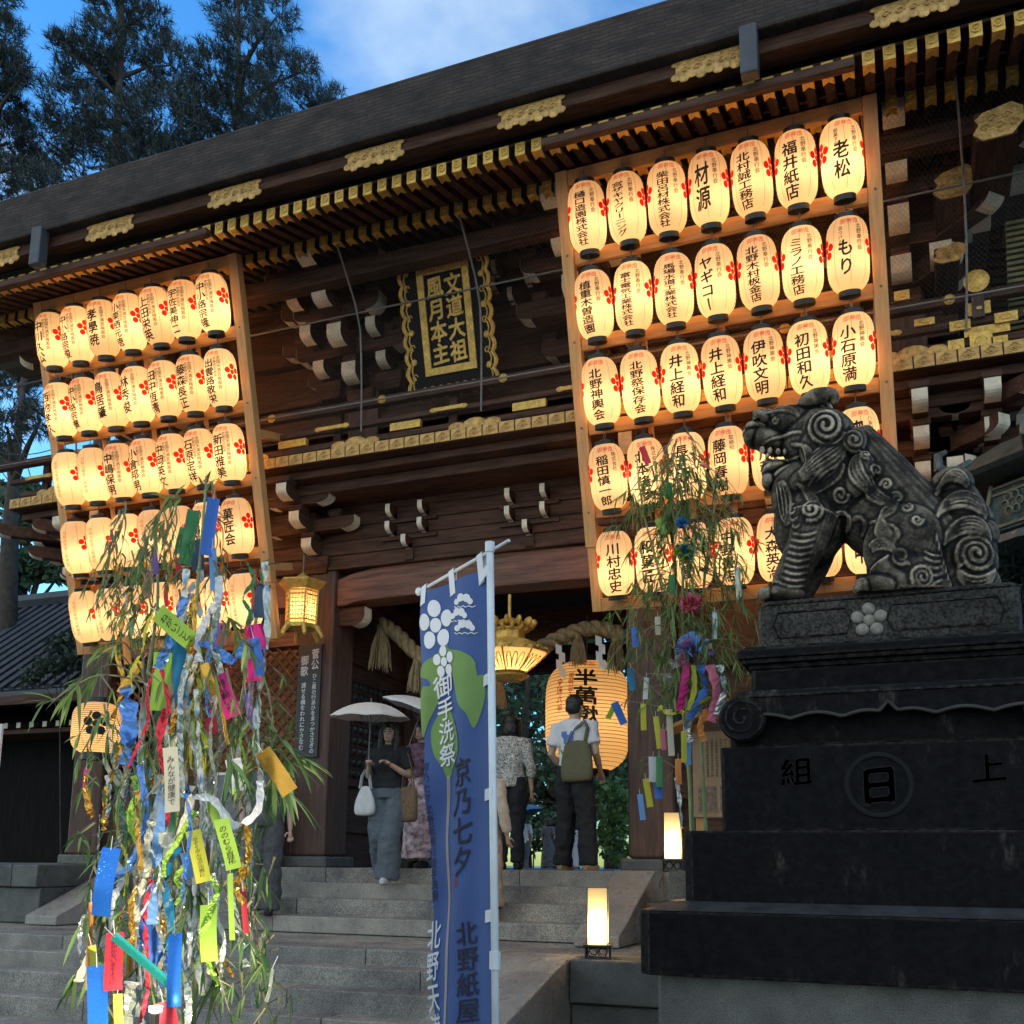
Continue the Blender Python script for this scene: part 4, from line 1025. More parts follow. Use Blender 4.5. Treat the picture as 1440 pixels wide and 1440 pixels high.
# mane masses down the neck
for s in (-1, 1):
    le(1168, 622, 0.20 * s, 30, 0.085, 30); le(1165, 672, 0.20 * s, 34, 0.09, 24, -30); le(1202, 640, 0.17 * s, 18, 0.09, 26, 20); le(1140, 688, 0.20 * s, 30, 0.07, 18, -30); le(1210, 685, 0.20 * s, 20, 0.08, 34, 20)
# front legs
for s, dx in ((-1, 0), (1, -6)):
    le(1145, 745, 0.17 * s, 30, 0.11, 40, 15)
    lt([(1150, 735, 0.18 * s), (1140, 775, 0.19 * s), (1122, 812, 0.19 * s), (1112 + dx, 838, 0.19 * s)], [32, 27, 24, 23])
    le(1106 + dx, 846, 0.19 * s, 30, 0.115, 13); 
    for k in (-1, 0, 1):
        le(1082 + dx + abs(k) * 3, 848, 0.19 * s + 0.07 * k, 11, 0.042, 10)
# haunches and hind feet
for s in (-1, 1):
    le(1270, 780, 0.21 * s, 50, 0.125, 58, 24); le(1276, 815, 0.22 * s, 50, 0.11, 36, 20)
    lt([(1246, 806, 0.24 * s), (1262, 828, 0.25 * s), (1290, 840, 0.25 * s)], [22, 20, 18])
    le(1240, 838, 0.25 * s, 34, 0.10, 15, 0); le(1300, 838, 0.20 * s, 34, 0.09, 20)
    for k in (-1, 0, 1): le(1214 + abs(k) * 3, 842, 0.25 * s + 0.065 * k, 11, 0.04, 11)
# tail of stacked flame curls
lt([(1325, 828, 0), (1352, 800, 0), (1356, 760, 0), (1348, 720, 0), (1340, 690, 0)], [40, 44, 40, 36, 26])
le(1338, 685, 0, 30, 0.15, 27, -20); le(1352, 725, 0, 42, 0.18, 26, 20); le(1360, 760, 0, 42, 0.19, 30, -15); le(1364, 792, 0, 36, 0.19, 36); le(1372, 825, 0, 32, 0.17, 34)
le(1308, 740, 0, 26, 0.14, 20, 40)
base = fuse(LB, 0.020, 3)
bvh = BVHTree.FromPolygons([v.co for v in base.vertices], [tuple(p.vertices) for p in base.polygons])
def onlion(px, py, side=-1):
    """Surface point straight behind a side-view pixel, from the visitor's side (-1) or the far side (+1)."""
    q_ = lp(px, py); q_.y = YL + side * 2
    h_ = bvh.ray_cast(q_, Vector((0, -side, 0)))
    return h_[0]
def relief(pts, rad, taper=True):
    for s in (-1, 1):
        P = [onlion(a, b_, s) for a, b_ in pts]; P = [p for p in P if p is not None]
        if P:
            md = sorted(p.y for p in P)[len(P) // 2]; P = [p for p in P if abs(p.y - md) < 0.13]
        if len(P) < 3: continue
        n_ = len(P); rad_ = rad * 1.28; r = [rad_ * S * (0.35 + 0.65 * math.sin(PI * (0.12 + 0.76 * i / (n_ - 1)))) if taper else rad_ * S for i in range(n_)]
        LB.tube(P, r, 7)
def spiral(cx, cy_, r0, turns, rad, ph=0, dirn=1, asp=1.0):
    n_ = int(turns * 16)
    relief([(cx + r0 * (1 - i / n_ * 0.88) * math.cos(ph + dirn * 2 * PI * turns * i / n_), cy_ + asp * r0 * (1 - i / n_ * 0.88) * math.sin(ph + dirn * 2 * PI * turns * i / n_)) for i in range(n_ + 1)], rad, False)
def lock(p0, p1, p2, p3, n_, spread, rad):
    """n parallel carved strands along a bezier, fanned by spread (dx, dy)."""
    for k in range(n_):
        o = k - (n_ - 1) / 2
        P = [(a[0] + spread[0] * o * f, a[1] + spread[1] * o * f) for a, f in ((p0, 0.55), (p1, 1.15), (p2, 1.15), (p3, 0.35))]
        relief([tuple(sum(c_ * P[j][d] for j, c_ in enumerate(((1 - t) ** 3, 3 * t * (1 - t) ** 2, 3 * t * t * (1 - t), t ** 3))) for d in (0, 1)) for t in [i / 12 for i in range(13)]], rad)
spiral(1167, 622, 26, 2.6, 3.2, 0.3, 1); spiral(1204, 640, 15, 2, 2.6, 1, 1)
lock((1190, 640), (1180, 662), (1160, 668), (1132, 690), 7, (2.2, 5.2), 2.7)
lock((1185, 668), (1180, 690), (1160, 690), (1140, 715), 5, (4.5, 3.5), 2.6)
lock((1208, 660), (1200, 690), (1216, 700), (1235, 712), 4, (5.5, -2), 2.5)
lock((1222, 690), (1226, 715), (1240, 720), (1262, 728), 4, (5, -3), 2.4)
lock((1120, 640), (1142, 642), (1150, 660), (1140, 690), 3, (5, 3), 2.3)
lock((1100, 690), (1112, 705), (1108, 730), (1114, 752), 4, (6, 0), 2.3)
lock((1130, 700), (1150, 710), (1146, 728), (1160, 742), 4, (5, 2), 2.3)
spiral(1148, 738, 16, 2.0, 2.7, 2, -1); spiral(1186, 712, 11, 1.6, 2.4, 0, 1)
for k in range(9):
    y = 768 + k * 8.5
    relief([(1122 - k * 2.2 + i * 4, y + 5 * math.sin(PI * i / 8)) for i in range(9)], 1.7)
lock((1262, 735), (1232, 740), (1230, 765), (1262, 782), 6, (-1.5, 5), 2.6); lock((1228, 790), (1250, 775), (1262, 800), (1278, 812), 4, (3, 5), 2.4)
spiral(1297, 830, 17, 2.6, 2.7, 0.5, 1); spiral(1268, 803, 12, 1.8, 2.3, 1, 1)
for k in range(7): relief([(1316 + 3 * k, 768 + 10 * k + 3 * i - i * i * 0.12) for i in range(7)], 1.9)
for k in range(5): relief([(1300 + i * 4, 795 + k * 9 + 5 * math.sin(PI * i / 6)) for i in range(7)], 1.8)
# tail strands
lock((1318, 704), (1324, 678), (1346, 672), (1360, 692), 4, (-3, 4.6), 3.6)
lock((1318, 738), (1330, 708), (1372, 705), (1384, 738), 5, (-1.5, 5.4), 3.7)
lock((1326, 776), (1340, 748), (1378, 740), (1390, 770), 5, (-1, 5.4), 3.7)
spiral(1370, 791, 27, 2.7, 3.9, 2.4, 1); lock((1345, 815), (1362, 838), (1386, 838), (1398, 808), 4, (0, 6), 2.6)
for k in range(4): relief([(1355 + k * 9 + i * 1.2, 826 + i * 4.2) for i in range(7)], 2.2)
# scalloped ridge curls down the spine, flank and chest
for k in range(7): spiral(1206 + k * 14, 628 + k * 19 + 12, 8, 1.4, 2.0, k, 1)
for k in range(6): relief([(1112 + 3 * k + 5 * math.cos(t), 700 + 11 * k + 6 * math.sin(t)) for t in [0.4 + 0.5 * q for q in range(7)]], 1.9)
for k in range(4): lock((1180 + 22 * k, 735 + 9 * k), (1196 + 22 * k, 728 + 10 * k), (1204 + 22 * k, 744 + 10 * k), (1192 + 22 * k, 756 + 9 * k), 2, (4, 4), 2.0)
# brow, lip and eye relief
lock((1062, 596), (1085, 584), (1110, 586), (1128, 600), 3, (0, 4.5), 2.4); relief([(1062 + 7 * i, 633 - 1.4 * i + 0.55 * (i - 5) ** 2 * 0.5) for i in range(11)], 2.3)
relief([(1078 + 7 * i, 655 + 0.3 * i * (i - 8) * 0.3) for i in range(9)], 2.3); spiral(1095, 604, 5, 1.2, 1.8)
for s in (-1, 1):
    for k, (tx, ty, tr) in enumerate(((1075, 641, 4.5), (1086, 642, 4.0), (1097, 643, 4.0), (1107, 643, 3.6), (1082, 650, 3.4), (1094, 655, 3.4))):
        LB.ell(lp(tx, ty, 0.10 * s - 0.0), (tr * S, 0.022, tr * S * 1.35), nu=8, nv=6)
# rough hide
hr = random.Random(3)
for i in range(0):
    px, py = hr.uniform(1170, 1320), hr.uniform(660, 830)
    p = onlion(px, py, -1)
    if p is not None and (px - 1150) * 0.55 + 610 < py + 10: LB.ell(p, (hr.uniform(1.2, 2.6) * S,) * 3, nu=6, nv=4)
lion = place('stone_lion', (0.0, YL, ZL), 'weathered stone guardian lion seated on the pedestal, mouth open, tail curled up', 'lion statue')
# sink everything that would pass below the plinth top
LB.v = [(x, y, max(z, ZL - 0.004)) for x, y, z in LB.v]
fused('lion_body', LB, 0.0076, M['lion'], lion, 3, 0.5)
# ------------------------------------------------------------------ lamps and lanterns about the gate
def glow(parent, loc, power, colr=(1.0, 0.74, 0.40), size=0.04, name='lamp_bulb'):
    ld = bpy.data.lights.new(name, 'POINT'); ld.energy = power; ld.color = colr; ld.shadow_soft_size = size
    o = bpy.data.objects.new(name, ld); col.objects.link(o); o.parent = parent; o.location = loc
    if parent.name in WORLD: o.matrix_parent_inverse = Matrix.Translation(-Vector(parent.location))
    return o
def make_floor_lamp(p, rz, label):
    root = empty('floor_lamp', p, label, 'floor lamp', 'lit floor lamps'); root.rotation_euler.z = rz
    b = MB(); s = 0.072
    for i in range(4):
        a = Matrix.Rotation(i * PI / 2, 3, 'Z')
        vs = [a @ Vector(v) for v in ((-s, -s, 0.10), (s, -s, 0.10), (s, -s, 0.49), (-s, -s, 0.49))]; b.add(vs, [(0, 1, 2, 3)])
    b.build('frosted_shade', M['lamp_glass'], root)
    b = MB()
    for i in range(4):
        a = Matrix.Rotation(i * PI / 2, 3, 'Z')
        b.tube([a @ Vector((-s, -s, 0.09)), a @ Vector((-s, -s, 0.495))], 0.004, 4)
    b.box(-s - 0.03, s + 0.03, -s - 0.03, s + 0.03, 0.082, 0.096); b.build('lamp_tray', M['black'], root)
    b = MB()
    for i in range(4):
        a = Matrix.Rotation(i * PI / 2, 3, 'Z'); e = s + 0.012
        b.tube([a @ Vector((-e, -e, 0.0)), a @ Vector((-e, -e, 0.082))], 0.006, 5)
        for k in (-1, 1): b.tube([a @ Vector((k * 0.035 + 0.03 * math.cos(t), -e, 0.042 + 0.03 * math.sin(t))) for t in [j * PI / 6 for j in range(13)]], 0.0035, 4)
        b.tube([a @ Vector((-e, -e, 0.075)), a @ Vector((e, -e, 0.075))], 0.004, 4)
    b.build('iron_stand', M['black'], root)
    glow(root, (0, 0, 0.20), 4.5, (1.0, 0.78, 0.42), 0.035)
make_floor_lamp(at(841, 1347, z=0.903), R(14), 'lit square floor lamp on the landing edge beside the lower cheek stone')
p = at(947, 1224, Y=8.84); make_floor_lamp((p.x, p.y, 1.517), R(10), 'lit square floor lamp on the podium wall in front of the right column')

# small gilt hexagonal lantern at the left column
gl = at(424, 856, Y=9.42)
root = place('gilt_wall_lantern', (gl.x, gl.y, gl.z - 0.3), 'small gilt hexagonal lantern with lit lattice panes beside the left gate column', 'hanging lantern')
b = MB(); b.lathe([(0.165, gl.z - 0.19), (0.175, gl.z + 0.19)], 6, (gl.x, gl.y, 0), ph=0.25)
b.f = b.f[:6]; b.build('lit_panes', M['paper_org'], root)
b = MB(); hexp = lambda r, z, i: Vector((gl.x + r * math.cos(0.25 + i * PI / 3), gl.y + r * math.sin(0.25 + i * PI / 3), z))
for i in range(6):
    b.tube([hexp(0.170, gl.z - 0.20, i), hexp(0.180, gl.z + 0.20, i)], 0.014, 4)
    for k in range(9):
        z = gl.z - 0.19 + k * 0.047; r = 0.168 + 0.01 * k / 8; b.tube([hexp(r, z, i), hexp(r, z, i + 1)], 0.0045 if k not in (0, 1, 7, 8) else 0.009, 4)
    for k in range(1, 5):
        f = k / 5; b.tube([hexp(0.168, gl.z - 0.19, i).lerp(hexp(0.168, gl.z - 0.19, i + 1), f), hexp(0.178, gl.z + 0.19, i).lerp(hexp(0.178, gl.z + 0.19, i + 1), f)], 0.0045, 4)
b.build('pane_lattice', M['gold'], root)
b = MB(); b.lathe([(0.15, gl.z + 0.19), (0.20, gl.z + 0.21), (0.27, gl.z + 0.285), (0.275, gl.z + 0.30), (0.17, gl.z + 0.27), (0.10, gl.z + 0.34), (0.03, gl.z + 0.40), (0.001, gl.z + 0.42)], 6, (gl.x, gl.y, 0), ph=0.25); b.build('flared_roof', M['gold'], root)
b = MB(); b.lathe([(0.001, gl.z - 0.23), (0.19, gl.z - 0.23), (0.195, gl.z - 0.19), (0.001, gl.z - 0.19)], 6, (gl.x, gl.y, 0), ph=0.25)
for i in range(6): b.tube([hexp(0.18, gl.z - 0.21, i), hexp(0.22, gl.z - 0.27, i), hexp(0.25, gl.z - 0.33, i), hexp(0.24, gl.z - 0.345, i)], [0.035, 0.028, 0.02, 0.008], 6)
b.build('footed_base', M['gold'], root)
b = MB(); b.tube([(gl.x, gl.y, gl.z + 0.41), (gl.x, gl.y, gl.z + 0.62), (gl.x - 0.0, gl.y + 0.5, gl.z + 0.66)], 0.010, 5); b.build('hanging_hook', M['iron'], root)
glow(root, (gl.x, gl.y, gl.z - 0.03), 3.2)

# large gilt lotus lantern in the middle of the passage
hl = at(716, 920, Y=9.95); hx, hy, hzz = hl.x, hl.y, hl.z
root = place('gilt_lotus_lantern', (hx, hy, hzz - 0.3), 'large gilt octagonal lantern with lit petal panels hanging in the gateway', 'hanging lantern')
o8 = dict(ph=0.2)
b = MB(); b.lathe([(0.20, hzz - 0.19), (0.30, hzz - 0.115), (0.42, hzz - 0.005), (0.455, hzz + 0.035)], 8, (hx, hy, 0), **o8); b.f = b.f[:24]; b.build('lit_panels', M['paper'], root)
op = lambda r, z, i: Vector((hx + r * math.cos(0.2 + i * PI / 4), hy + r * math.sin(0.2 + i * PI / 4), z))
b = MB()
for i in range(8):
    b.tube([op(0.205, hzz - 0.19, i), op(0.305, hzz - 0.115, i), op(0.425, hzz - 0.005, i), op(0.46, hzz + 0.035, i)], 0.011, 5)
    for f0, f1 in ((0.08, 0.36), (0.36, 0.64), (0.64, 0.92)):
        pts = []
        for t in range(9):
            s = t / 8; ff = f0 + (f1 - f0) * s; hgt = math.sin(PI * s) ** 0.5
            lo_ = op(0.245, hzz - 0.165, i).lerp(op(0.245, hzz - 0.165, i + 1), 0.5 + (ff - 0.5) * 0.8); hi_ = op(0.415, hzz - 0.01, i).lerp(op(0.415, hzz - 0.01, i + 1), ff)
            pts.append(lo_.lerp(hi_, hgt) + Vector((0, -0.004, -0.003)))
        b.tube(pts, 0.006, 4)
b.build('petal_tracery', M['gold_dark'], root)
b = MB(); b.lathe([(0.44, hzz + 0.03), (0.47, hzz + 0.035), (0.475, hzz + 0.075), (0.42, hzz + 0.08), (0.36, hzz + 0.15), (0.20, hzz + 0.20), (0.185, hzz + 0.20), (0.185, hzz + 0.30), (0.21, hzz + 0.305), (0.21, hzz + 0.325), (0.15, hzz + 0.33), (0.001, hzz + 0.33)], 8, (hx, hy, 0), **o8)
for i in range(16):
    a = 2 * PI * i / 16; b.ell((hx + 0.455 * math.cos(a), hy + 0.455 * math.sin(a), hzz + 0.062), (0.03, 0.03, 0.018), nu=8, nv=5)
b.build('domed_roof', M['gold'], root)
b = MB()
for k, (r, z, n) in enumerate(((0.20, hzz + 0.34, 12), (0.27, hzz + 0.39, 12))):
    for i in range(n):
        a = 2 * PI * (i + 0.5 * k) / n; b.ell((hx + r * math.cos(a), hy + r * math.sin(a), z), (0.065, 0.03, 0.05), Matrix.Rotation(a, 3, 'Z') @ Matrix.Rotation(-0.7, 3, 'Y'), 8, 6)
b.lathe([(0.12, hzz + 0.33), (0.2, hzz + 0.36), (0.2, hzz + 0.40), (0.06, hzz + 0.46), (0.02, hzz + 0.47), (0.02, hzz + 0.75)], 12, (hx, hy, 0)); b.build('lotus_crown', M['gold'], root)
b = MB(); b.lathe([(0.001, hzz - 0.30), (0.14, hzz - 0.29), (0.23, hzz - 0.245), (0.24, hzz - 0.225), (0.17, hzz - 0.22), (0.16, hzz - 0.205), (0.215, hzz - 0.19), (0.20, hzz - 0.18)], 16, (hx, hy, 0)); b.build('base_cup', M['gold'], root)
glow(root, (hx, hy, hzz - 0.01), 7.0, (1.0, 0.68, 0.34), 0.06); root.scale = (0.91, 0.91, 0.91)

def big_lantern(p, Rr, H, label, power, matn, az, ribs=30):
    root = empty('large_paper_lantern', p, label, 'paper lantern')
    lantern_shade(Rr, H, ribs, 40, 0.006).build('paper_shade', M[matn], root, smooth=True)
    rb = MB()
    for i in range(1, ribs):
        v = -H / 2 + H * i / ribs; r = lan_r(v, Rr, H) - 0.0045
        rb.tube([(r * math.cos(2 * PI * j / 40), r * math.sin(2 * PI * j / 40), v) for j in range(41)], 0.0035, 4, cap=False)
    rb.build('bamboo_hoops', M['twig'], root)
    re = lan_r(H / 2, Rr, H)
    b = MB(); b.lathe([(re * 0.9, H / 2 - 0.01), (re * 1.05, H / 2 - 0.01), (re * 1.05, H / 2 + 0.06), (re * 0.9, H / 2 + 0.06)], 28); b.build('top_ring', M['black'], root)
    b = MB(); b.lathe([(re * 0.9, -H / 2 - 0.08), (re * 1.05, -H / 2 - 0.08), (re * 1.05, -H / 2 + 0.01), (re * 0.9, -H / 2 + 0.01)], 28); b.build('bottom_ring', M['black'], root)
    b = MB(); b.tube([(0, 0, H / 2 + 0.06), (0, 0, H / 2 + 0.6)], 0.006, 5); b.tube([(-re, 0, H / 2 + 0.03), (0, 0, H / 2 + 0.1), (re, 0, H / 2 + 0.03)], 0.006, 5); b.build('hanging_wire', M['iron'], root)
    glow(root, (0, 0, -0.05), power, (1.0, 0.72, 0.40), 0.08)
    return root, surf(Rr, H, 0.009, az)
bl0 = at(826, 1008, Y=11.5)
root, f = big_lantern(bl0, 0.50, 1.28, 'big amber paper lantern with bold black characters behind the man in white', 9, 'paper_org', -PI / 2 + 0.30)
b = MB(); letters(b, '半萬燈祭', f, 0.02, 0.50, -0.36, 0.30, 0, 0.026); letters(b, '丸', f, 0.20, -0.36, -0.56, 0.21, 0, 0.03)
letters(b, '御神忌千百二十五年', f, 0.19, 0.46, -0.24, 0.075, 2, 0.01); letters(b, '令和九年', f, 0.34, 0.40, 0.0, 0.09, 2, 0.01)
letters_row(b, '御神燈', f, -0.12, 0.24, 0.565, 0.07, 2)
q0 = [f(0.02 + 0.085 * math.cos(2 * PI * i / 24), -0.46 + 0.085 * math.sin(2 * PI * i / 24)) for i in range(25)]
b.tube(q0, 0.010, 5); letters(b, '日', f, 0.02, -0.40, -0.52, 0.10, 0, 0.03)
b.build('lettering', [M['ink'], M['greenink'], M['redink']], root)
sl = at(136, 1024, Y=9.45)
root, f = big_lantern(sl, 0.285, 0.60, 'amber paper lantern with a black plum crest hanging behind the tall bamboo', 4, 'paper_org', -PI / 2 + 0.62, 24)
b = MB(); plum(b, f, -0.03, 0.02, 0.14, 0); b.build('plum_crest', M['ink'], root)

# ------------------------------------------------------------------ sacred rope with tassels and paper streamers
straw = mat('rice_straw', (0.42, 0.31, 0.16), 0.8, var=0.5, scale=30, bump=0.8, bscale=120, stretch=(1, 1, 0.3))
rp = [at(x, y, Y=10.62) for x, y in ((537, 876), (560, 893), (585, 918), (620, 940), (680, 948), (740, 922), (785, 898), (825, 884), (855, 886), (882, 896))]
rope = place('sacred_rope', tuple(rp[4]), 'thick twisted straw rope strung across the gateway with straw tassels', 'sacred rope')
def spline(P, n):
    out = []
    for i in range(len(P) - 1):
        a, b_, c_, d = P[max(i - 1, 0)], P[i], P[i + 1], P[min(i + 2, len(P) - 1)]
        for k in range(n):
            t = k / n; out.append(0.5 * ((2 * b_) + (c_ - a) * t + (2 * a - 5 * b_ + 4 * c_ - d) * t * t + (3 * b_ - a - 3 * c_ + d) * t ** 3))
    out.append(P[-1].copy()); return out
path = spline([Vector(p) for p in rp], 14)
b = MB(); dist = 0
for k in range(3):
    pts = []; dist = 0
    for i, p in enumerate(path):
        if i: dist += (p - path[i - 1]).length
        t = (path[min(i + 1, len(path) - 1)] - path[max(i - 1, 0)]).normalized(); s1 = Vector((0, 1, 0)); s2 = t.cross(s1)
        a = dist * 16 + k * 2 * PI / 3; pts.append(p + (s1 * math.cos(a) + s2 * math.sin(a)) * 0.045)
    b.tube(pts, 0.048, 8)
b.build('twisted_rope', straw, rope, smooth=True)
def straw_tassel(p, L_, r, n=60, seed=0):
    rr = random.Random(seed); b = MB()
    b.tube([p, p - Vector((0, 0, L_ * 0.22))], [r * 0.35, r * 0.45], 10)
    for i in range(n):
        a = rr.uniform(0, 2 * PI); q = r * math.sqrt(rr.uniform(0, 1))
        b.tube([p + Vector((q * 0.35 * math.cos(a), q * 0.35 * math.sin(a), -L_ * 0.12)), p + Vector((q * 0.8 * math.cos(a), q * 0.8 * math.sin(a), -L_ * 0.5)), p + Vector((q * math.cos(a), q * math.sin(a), -L_ * rr.uniform(0.85, 1.05)))], 0.0055, 3)
    return b
for k, (x, y, L_, r) in enumerate(((537, 878, 0.55, 0.15), (586, 924, 0.42, 0.11), (813, 890, 0.36, 0.10), (866, 892, 0.40, 0.11), (700, 948, 0.40, 0.11))):
    straw_tassel(at(x, y, Y=10.6), L_, r, 70, k).build('straw_tassel', straw, rope)
shp = bpy.data.materials.new('shide_paper'); shp.use_nodes = True; shp.node_tree.nodes['Principled BSDF'].inputs['Base Color'].default_value = (0.75, 0.74, 0.72, 1)
for x, y in ((842, 888), (786, 900), (640, 945)):
    p = at(x, y, Y=10.54); b = MB()
    for k in range(4):
        x0 = p.x - 0.04 + 0.035 * (k % 2); z0 = p.z - 0.04 - 0.085 * k
        vs = [(x0, p.y + 0.01 * k, z0), (x0 + 0.075, p.y + 0.01 * k - 0.006, z0 - 0.03), (x0 + 0.075, p.y + 0.01 * k, z0 - 0.135), (x0, p.y + 0.01 * k + 0.006, z0 - 0.105)]
        b.add(vs, [(0, 1, 2, 3)])
    b.build('paper_streamer', shp, rope)

# ------------------------------------------------------------------ boards and signs
sb = place('poem_board', (-6.4, 9.87, 2.7), 'tall narrow dark board with a white brushed poem on the left column', 'sign board')
b = MB(); b.box(-6.555, -6.262, 9.862, 9.892, 2.72, 4.02); b.build('board', mat('board_black', (0.035, 0.035, 0.04), 0.5, var=0.3), sb, bevel=0.004)
b = MB(); sfn = lambda u, v: Vector((-6.408 + u, 9.858, v))
SL_ = Vector((0, -0.0005, 0)); letters(b, '菅公', sfn, 0.07, 3.97, 3.72, 0.105, 0, 0.012, lift=SL_); letters(b, 'ひこ星の行あひをまつかささぎの', sfn, 0.07, 3.68, 2.76, 0.064, 0, 0.012, lift=SL_)
letters(b, '御歌', sfn, -0.07, 3.90, 3.65, 0.105, 0, 0.012, lift=SL_); letters(b, '渡せる橋をわれにかさなむ', sfn, -0.07, 3.58, 2.80, 0.066, 0, 0.012, lift=SL_)
b.build('lettering', M['white'], sb)
nb = place('notice_board', (-1.35, 8.0, LAND), 'roofed wooden notice board with rows of small black writing beside the pedestal', 'notice board')
b = MB(); b.box(-1.64, -1.02, 8.0, 8.03, 1.93, 2.60); b.build('board', mat('bare_board', (0.50, 0.32, 0.19), 0.6, var=0.2, scale=5), nb, bevel=0.004)
b = MB(); b.prism([(-1.82, 2.60), (-1.33, 2.79), (-0.84, 2.60), (-0.84, 2.63), (-1.33, 2.83), (-1.82, 2.63)], lambda p_, q_, t_: Vector((p_, t_, q_)), 7.86, 8.16); b.build('board_roof', M['hinoki'], nb, bevel=0.004)
for x in (-1.60, -1.06):
    b = MB(); b.box(x - 0.03, x + 0.03, 8.032, 8.09, LAND, 2.66); b.build('post', M['hinoki_z'], nb)
b = MB(); nfn = lambda u, v: Vector((u, 7.996, v)); rr = random.Random(5)
tx = '天神信仰発祥の地菅原道真公を祀る御神木と楼門の由来'
for k in range(13): letters(b, ''.join(rr.choice(tx) for _ in range(13)), nfn, -1.09 - 0.036 * k, 2.54, 2.24, 0.022, 0, 0)
b.build('lettering', M['ink'], nb)
b = MB()
for x0, x1, z0, z1 in ((-1.60, -1.46, 1.97, 2.17), (-1.43, -1.30, 1.97, 2.17), (-1.26, -1.08, 1.97, 2.17)): b.box(x0, x1, 7.994, 7.999, z0, z1)
b.build('printed_picture', mat('faded_print', (0.33, 0.22, 0.16), 0.7, var=0.6, scale=30), nb)
fs_ = place('framed_sign', (-6.9, 9.62, FLOOR), 'white framed glass notice panel standing behind the bamboo by the left column', 'sign')
b = MB(); y_ = 9.62; x0, x1, z0, z1 = -7.45, -6.56, 1.50, 2.55
for a in ((x0, x0 + 0.03, z0, z1), (x1 - 0.03, x1, z0, z1), (x0 + 0.031, x1 - 0.031, z0, z0 + 0.03), (x0 + 0.031, x1 - 0.031, z1 - 0.03, z1)): b.box(a[0], a[1], y_, y_ + 0.03, a[2], a[3])
b.build('frame', M['white'], fs_)
b = MB(); b.box(x0 + 0.031, x1 - 0.031, y_ + 0.01, y_ + 0.02, z0 + 0.031, z1 - 0.031); b.build('panel', mat('sign_grey', (0.16, 0.16, 0.17), 0.25, var=0.4, scale=6), fs_)
p = at(-2, 1045, Y=9.0)
s2 = place('framed_sign', (p.x - 0.3, 9.0, LAND), 'white edged notice panel cut by the left border of the picture', 'sign')
b = MB(); b.box(p.x - 0.6, p.x - 0.001, 9.0, 9.02, p.z - 0.32, p.z + 0.22); b.build('panel', mat('sign_dark', (0.05, 0.055, 0.06), 0.3, var=0.3), s2)
b = MB(); b.box(p.x, p.x + 0.03, 8.995, 9.025, p.z - 0.33, p.z + 0.23); b.box(p.x - 0.63, p.x - 0.601, 8.995, 9.025, p.z - 0.33, p.z + 0.23); b.build('frame', M['white'], s2)
b = MB(); b.box(p.x - 0.34, p.x - 0.28, 9.021, 9.06, LAND, p.z - 0.1); b.build('post', M['iron'], s2)

# ------------------------------------------------------------------ festival banner on a pole
fl = place('festival_banner', (-1.9, 4.5, 0), 'tall blue festival banner with white crests and green leaf on a white pole', 'banner')
TL_, TR_, BL_, BR_ = at(594, 836, Y=4.80), at(684, 800, Y=4.53), at(611, 1470, Y=4.76), at(699, 1470, Y=4.50)
BV = 1.85; BU = 0.60
def cloth(u, v, off=0.0):
    """u 0..1 from free edge to pole, v 0..1 from top down."""
    p_ = TL_.lerp(TR_, u).lerp(BL_.lerp(BR_, u), v)
    nrm = Vector((-0.45, -0.89, 0)).normalized()
    wv = (0.016 * math.sin(v * 7 + u * 3.2) + 0.008 * math.sin(v * 17 - u * 6)) * (1 - u) ** 0.6 + 0.010 * math.sin(u * 11 + v * 4) + 0.006 * math.sin(v * 31 + u * 8) * (1 - u)
    return p_ + nrm * (wv + off)
b = MB(); nu_, nv_ = 16, 70
b.add([cloth(i / nu_, j / nv_) for j in range(nv_ + 1) for i in range(nu_ + 1)], [(j * (nu_ + 1) + i, j * (nu_ + 1) + i + 1, (j + 1) * (nu_ + 1) + i + 1, (j + 1) * (nu_ + 1) + i) for j in range(nv_) for i in range(nu_)])
bcl = mat('blue_cloth', (0.050, 0.100, 0.30), 0.8, var=0.1, scale=3, bump=0.1, bscale=500)
ck = b.build('cloth', bcl, fl, smooth=True)
def px2uv(x, y):
    # photo pixel on the banner -> (u, v)
    v = 0.3
    for _ in range(6):
        xl = 594 + 17 * v; xr = 684 + 15 * v; u = (x - xl) / (xr - xl); yt = 836 - 36 * u; v = (y - yt) / (1470 - yt)
    return u, v
cf = lambda o_: (lambda u, v: cloth(u, v, o_))
cw = mat('banner_white', (0.70, 0.73, 0.80), 0.8, var=0.05); cg = mat('banner_green', (0.17, 0.29, 0.085), 0.8, var=0.12, scale=4); cdk = mat('banner_navy', (0.022, 0.02, 0.045), 0.8, var=0); crd = mat('banner_red', (0.35, 0.05, 0.05), 0.8, var=0)
def poly(mb, pts, off, mi):
    """Filled outline drawn on the cloth (triangulated, then cut fine so that it follows the folds)."""
    bm = bmesh.new(); vs = [bm.verts.new((*px2uv(x, y), 0)) for x, y in pts]; bm.faces.new(vs); bmesh.ops.triangulate(bm, faces=bm.faces[:])
    for k in range(1, 16):
        for co, no in (((k / 16, 0, 0), (1, 0, 0)), ((0, k / 40, 0), (0, 1, 0)), ((0, (k + 15) / 40, 0), (0, 1, 0))):
            bmesh.ops.bisect_plane(bm, geom=bm.verts[:] + bm.edges[:] + bm.faces[:], plane_co=co, plane_no=no, dist=1e-6)
    bm.verts.index_update(); mb.add([cloth(v.co.x, v.co.y, off) for v in bm.verts], [tuple(v.index for v in f_.verts) for f_ in bm.faces], mi); bm.free()
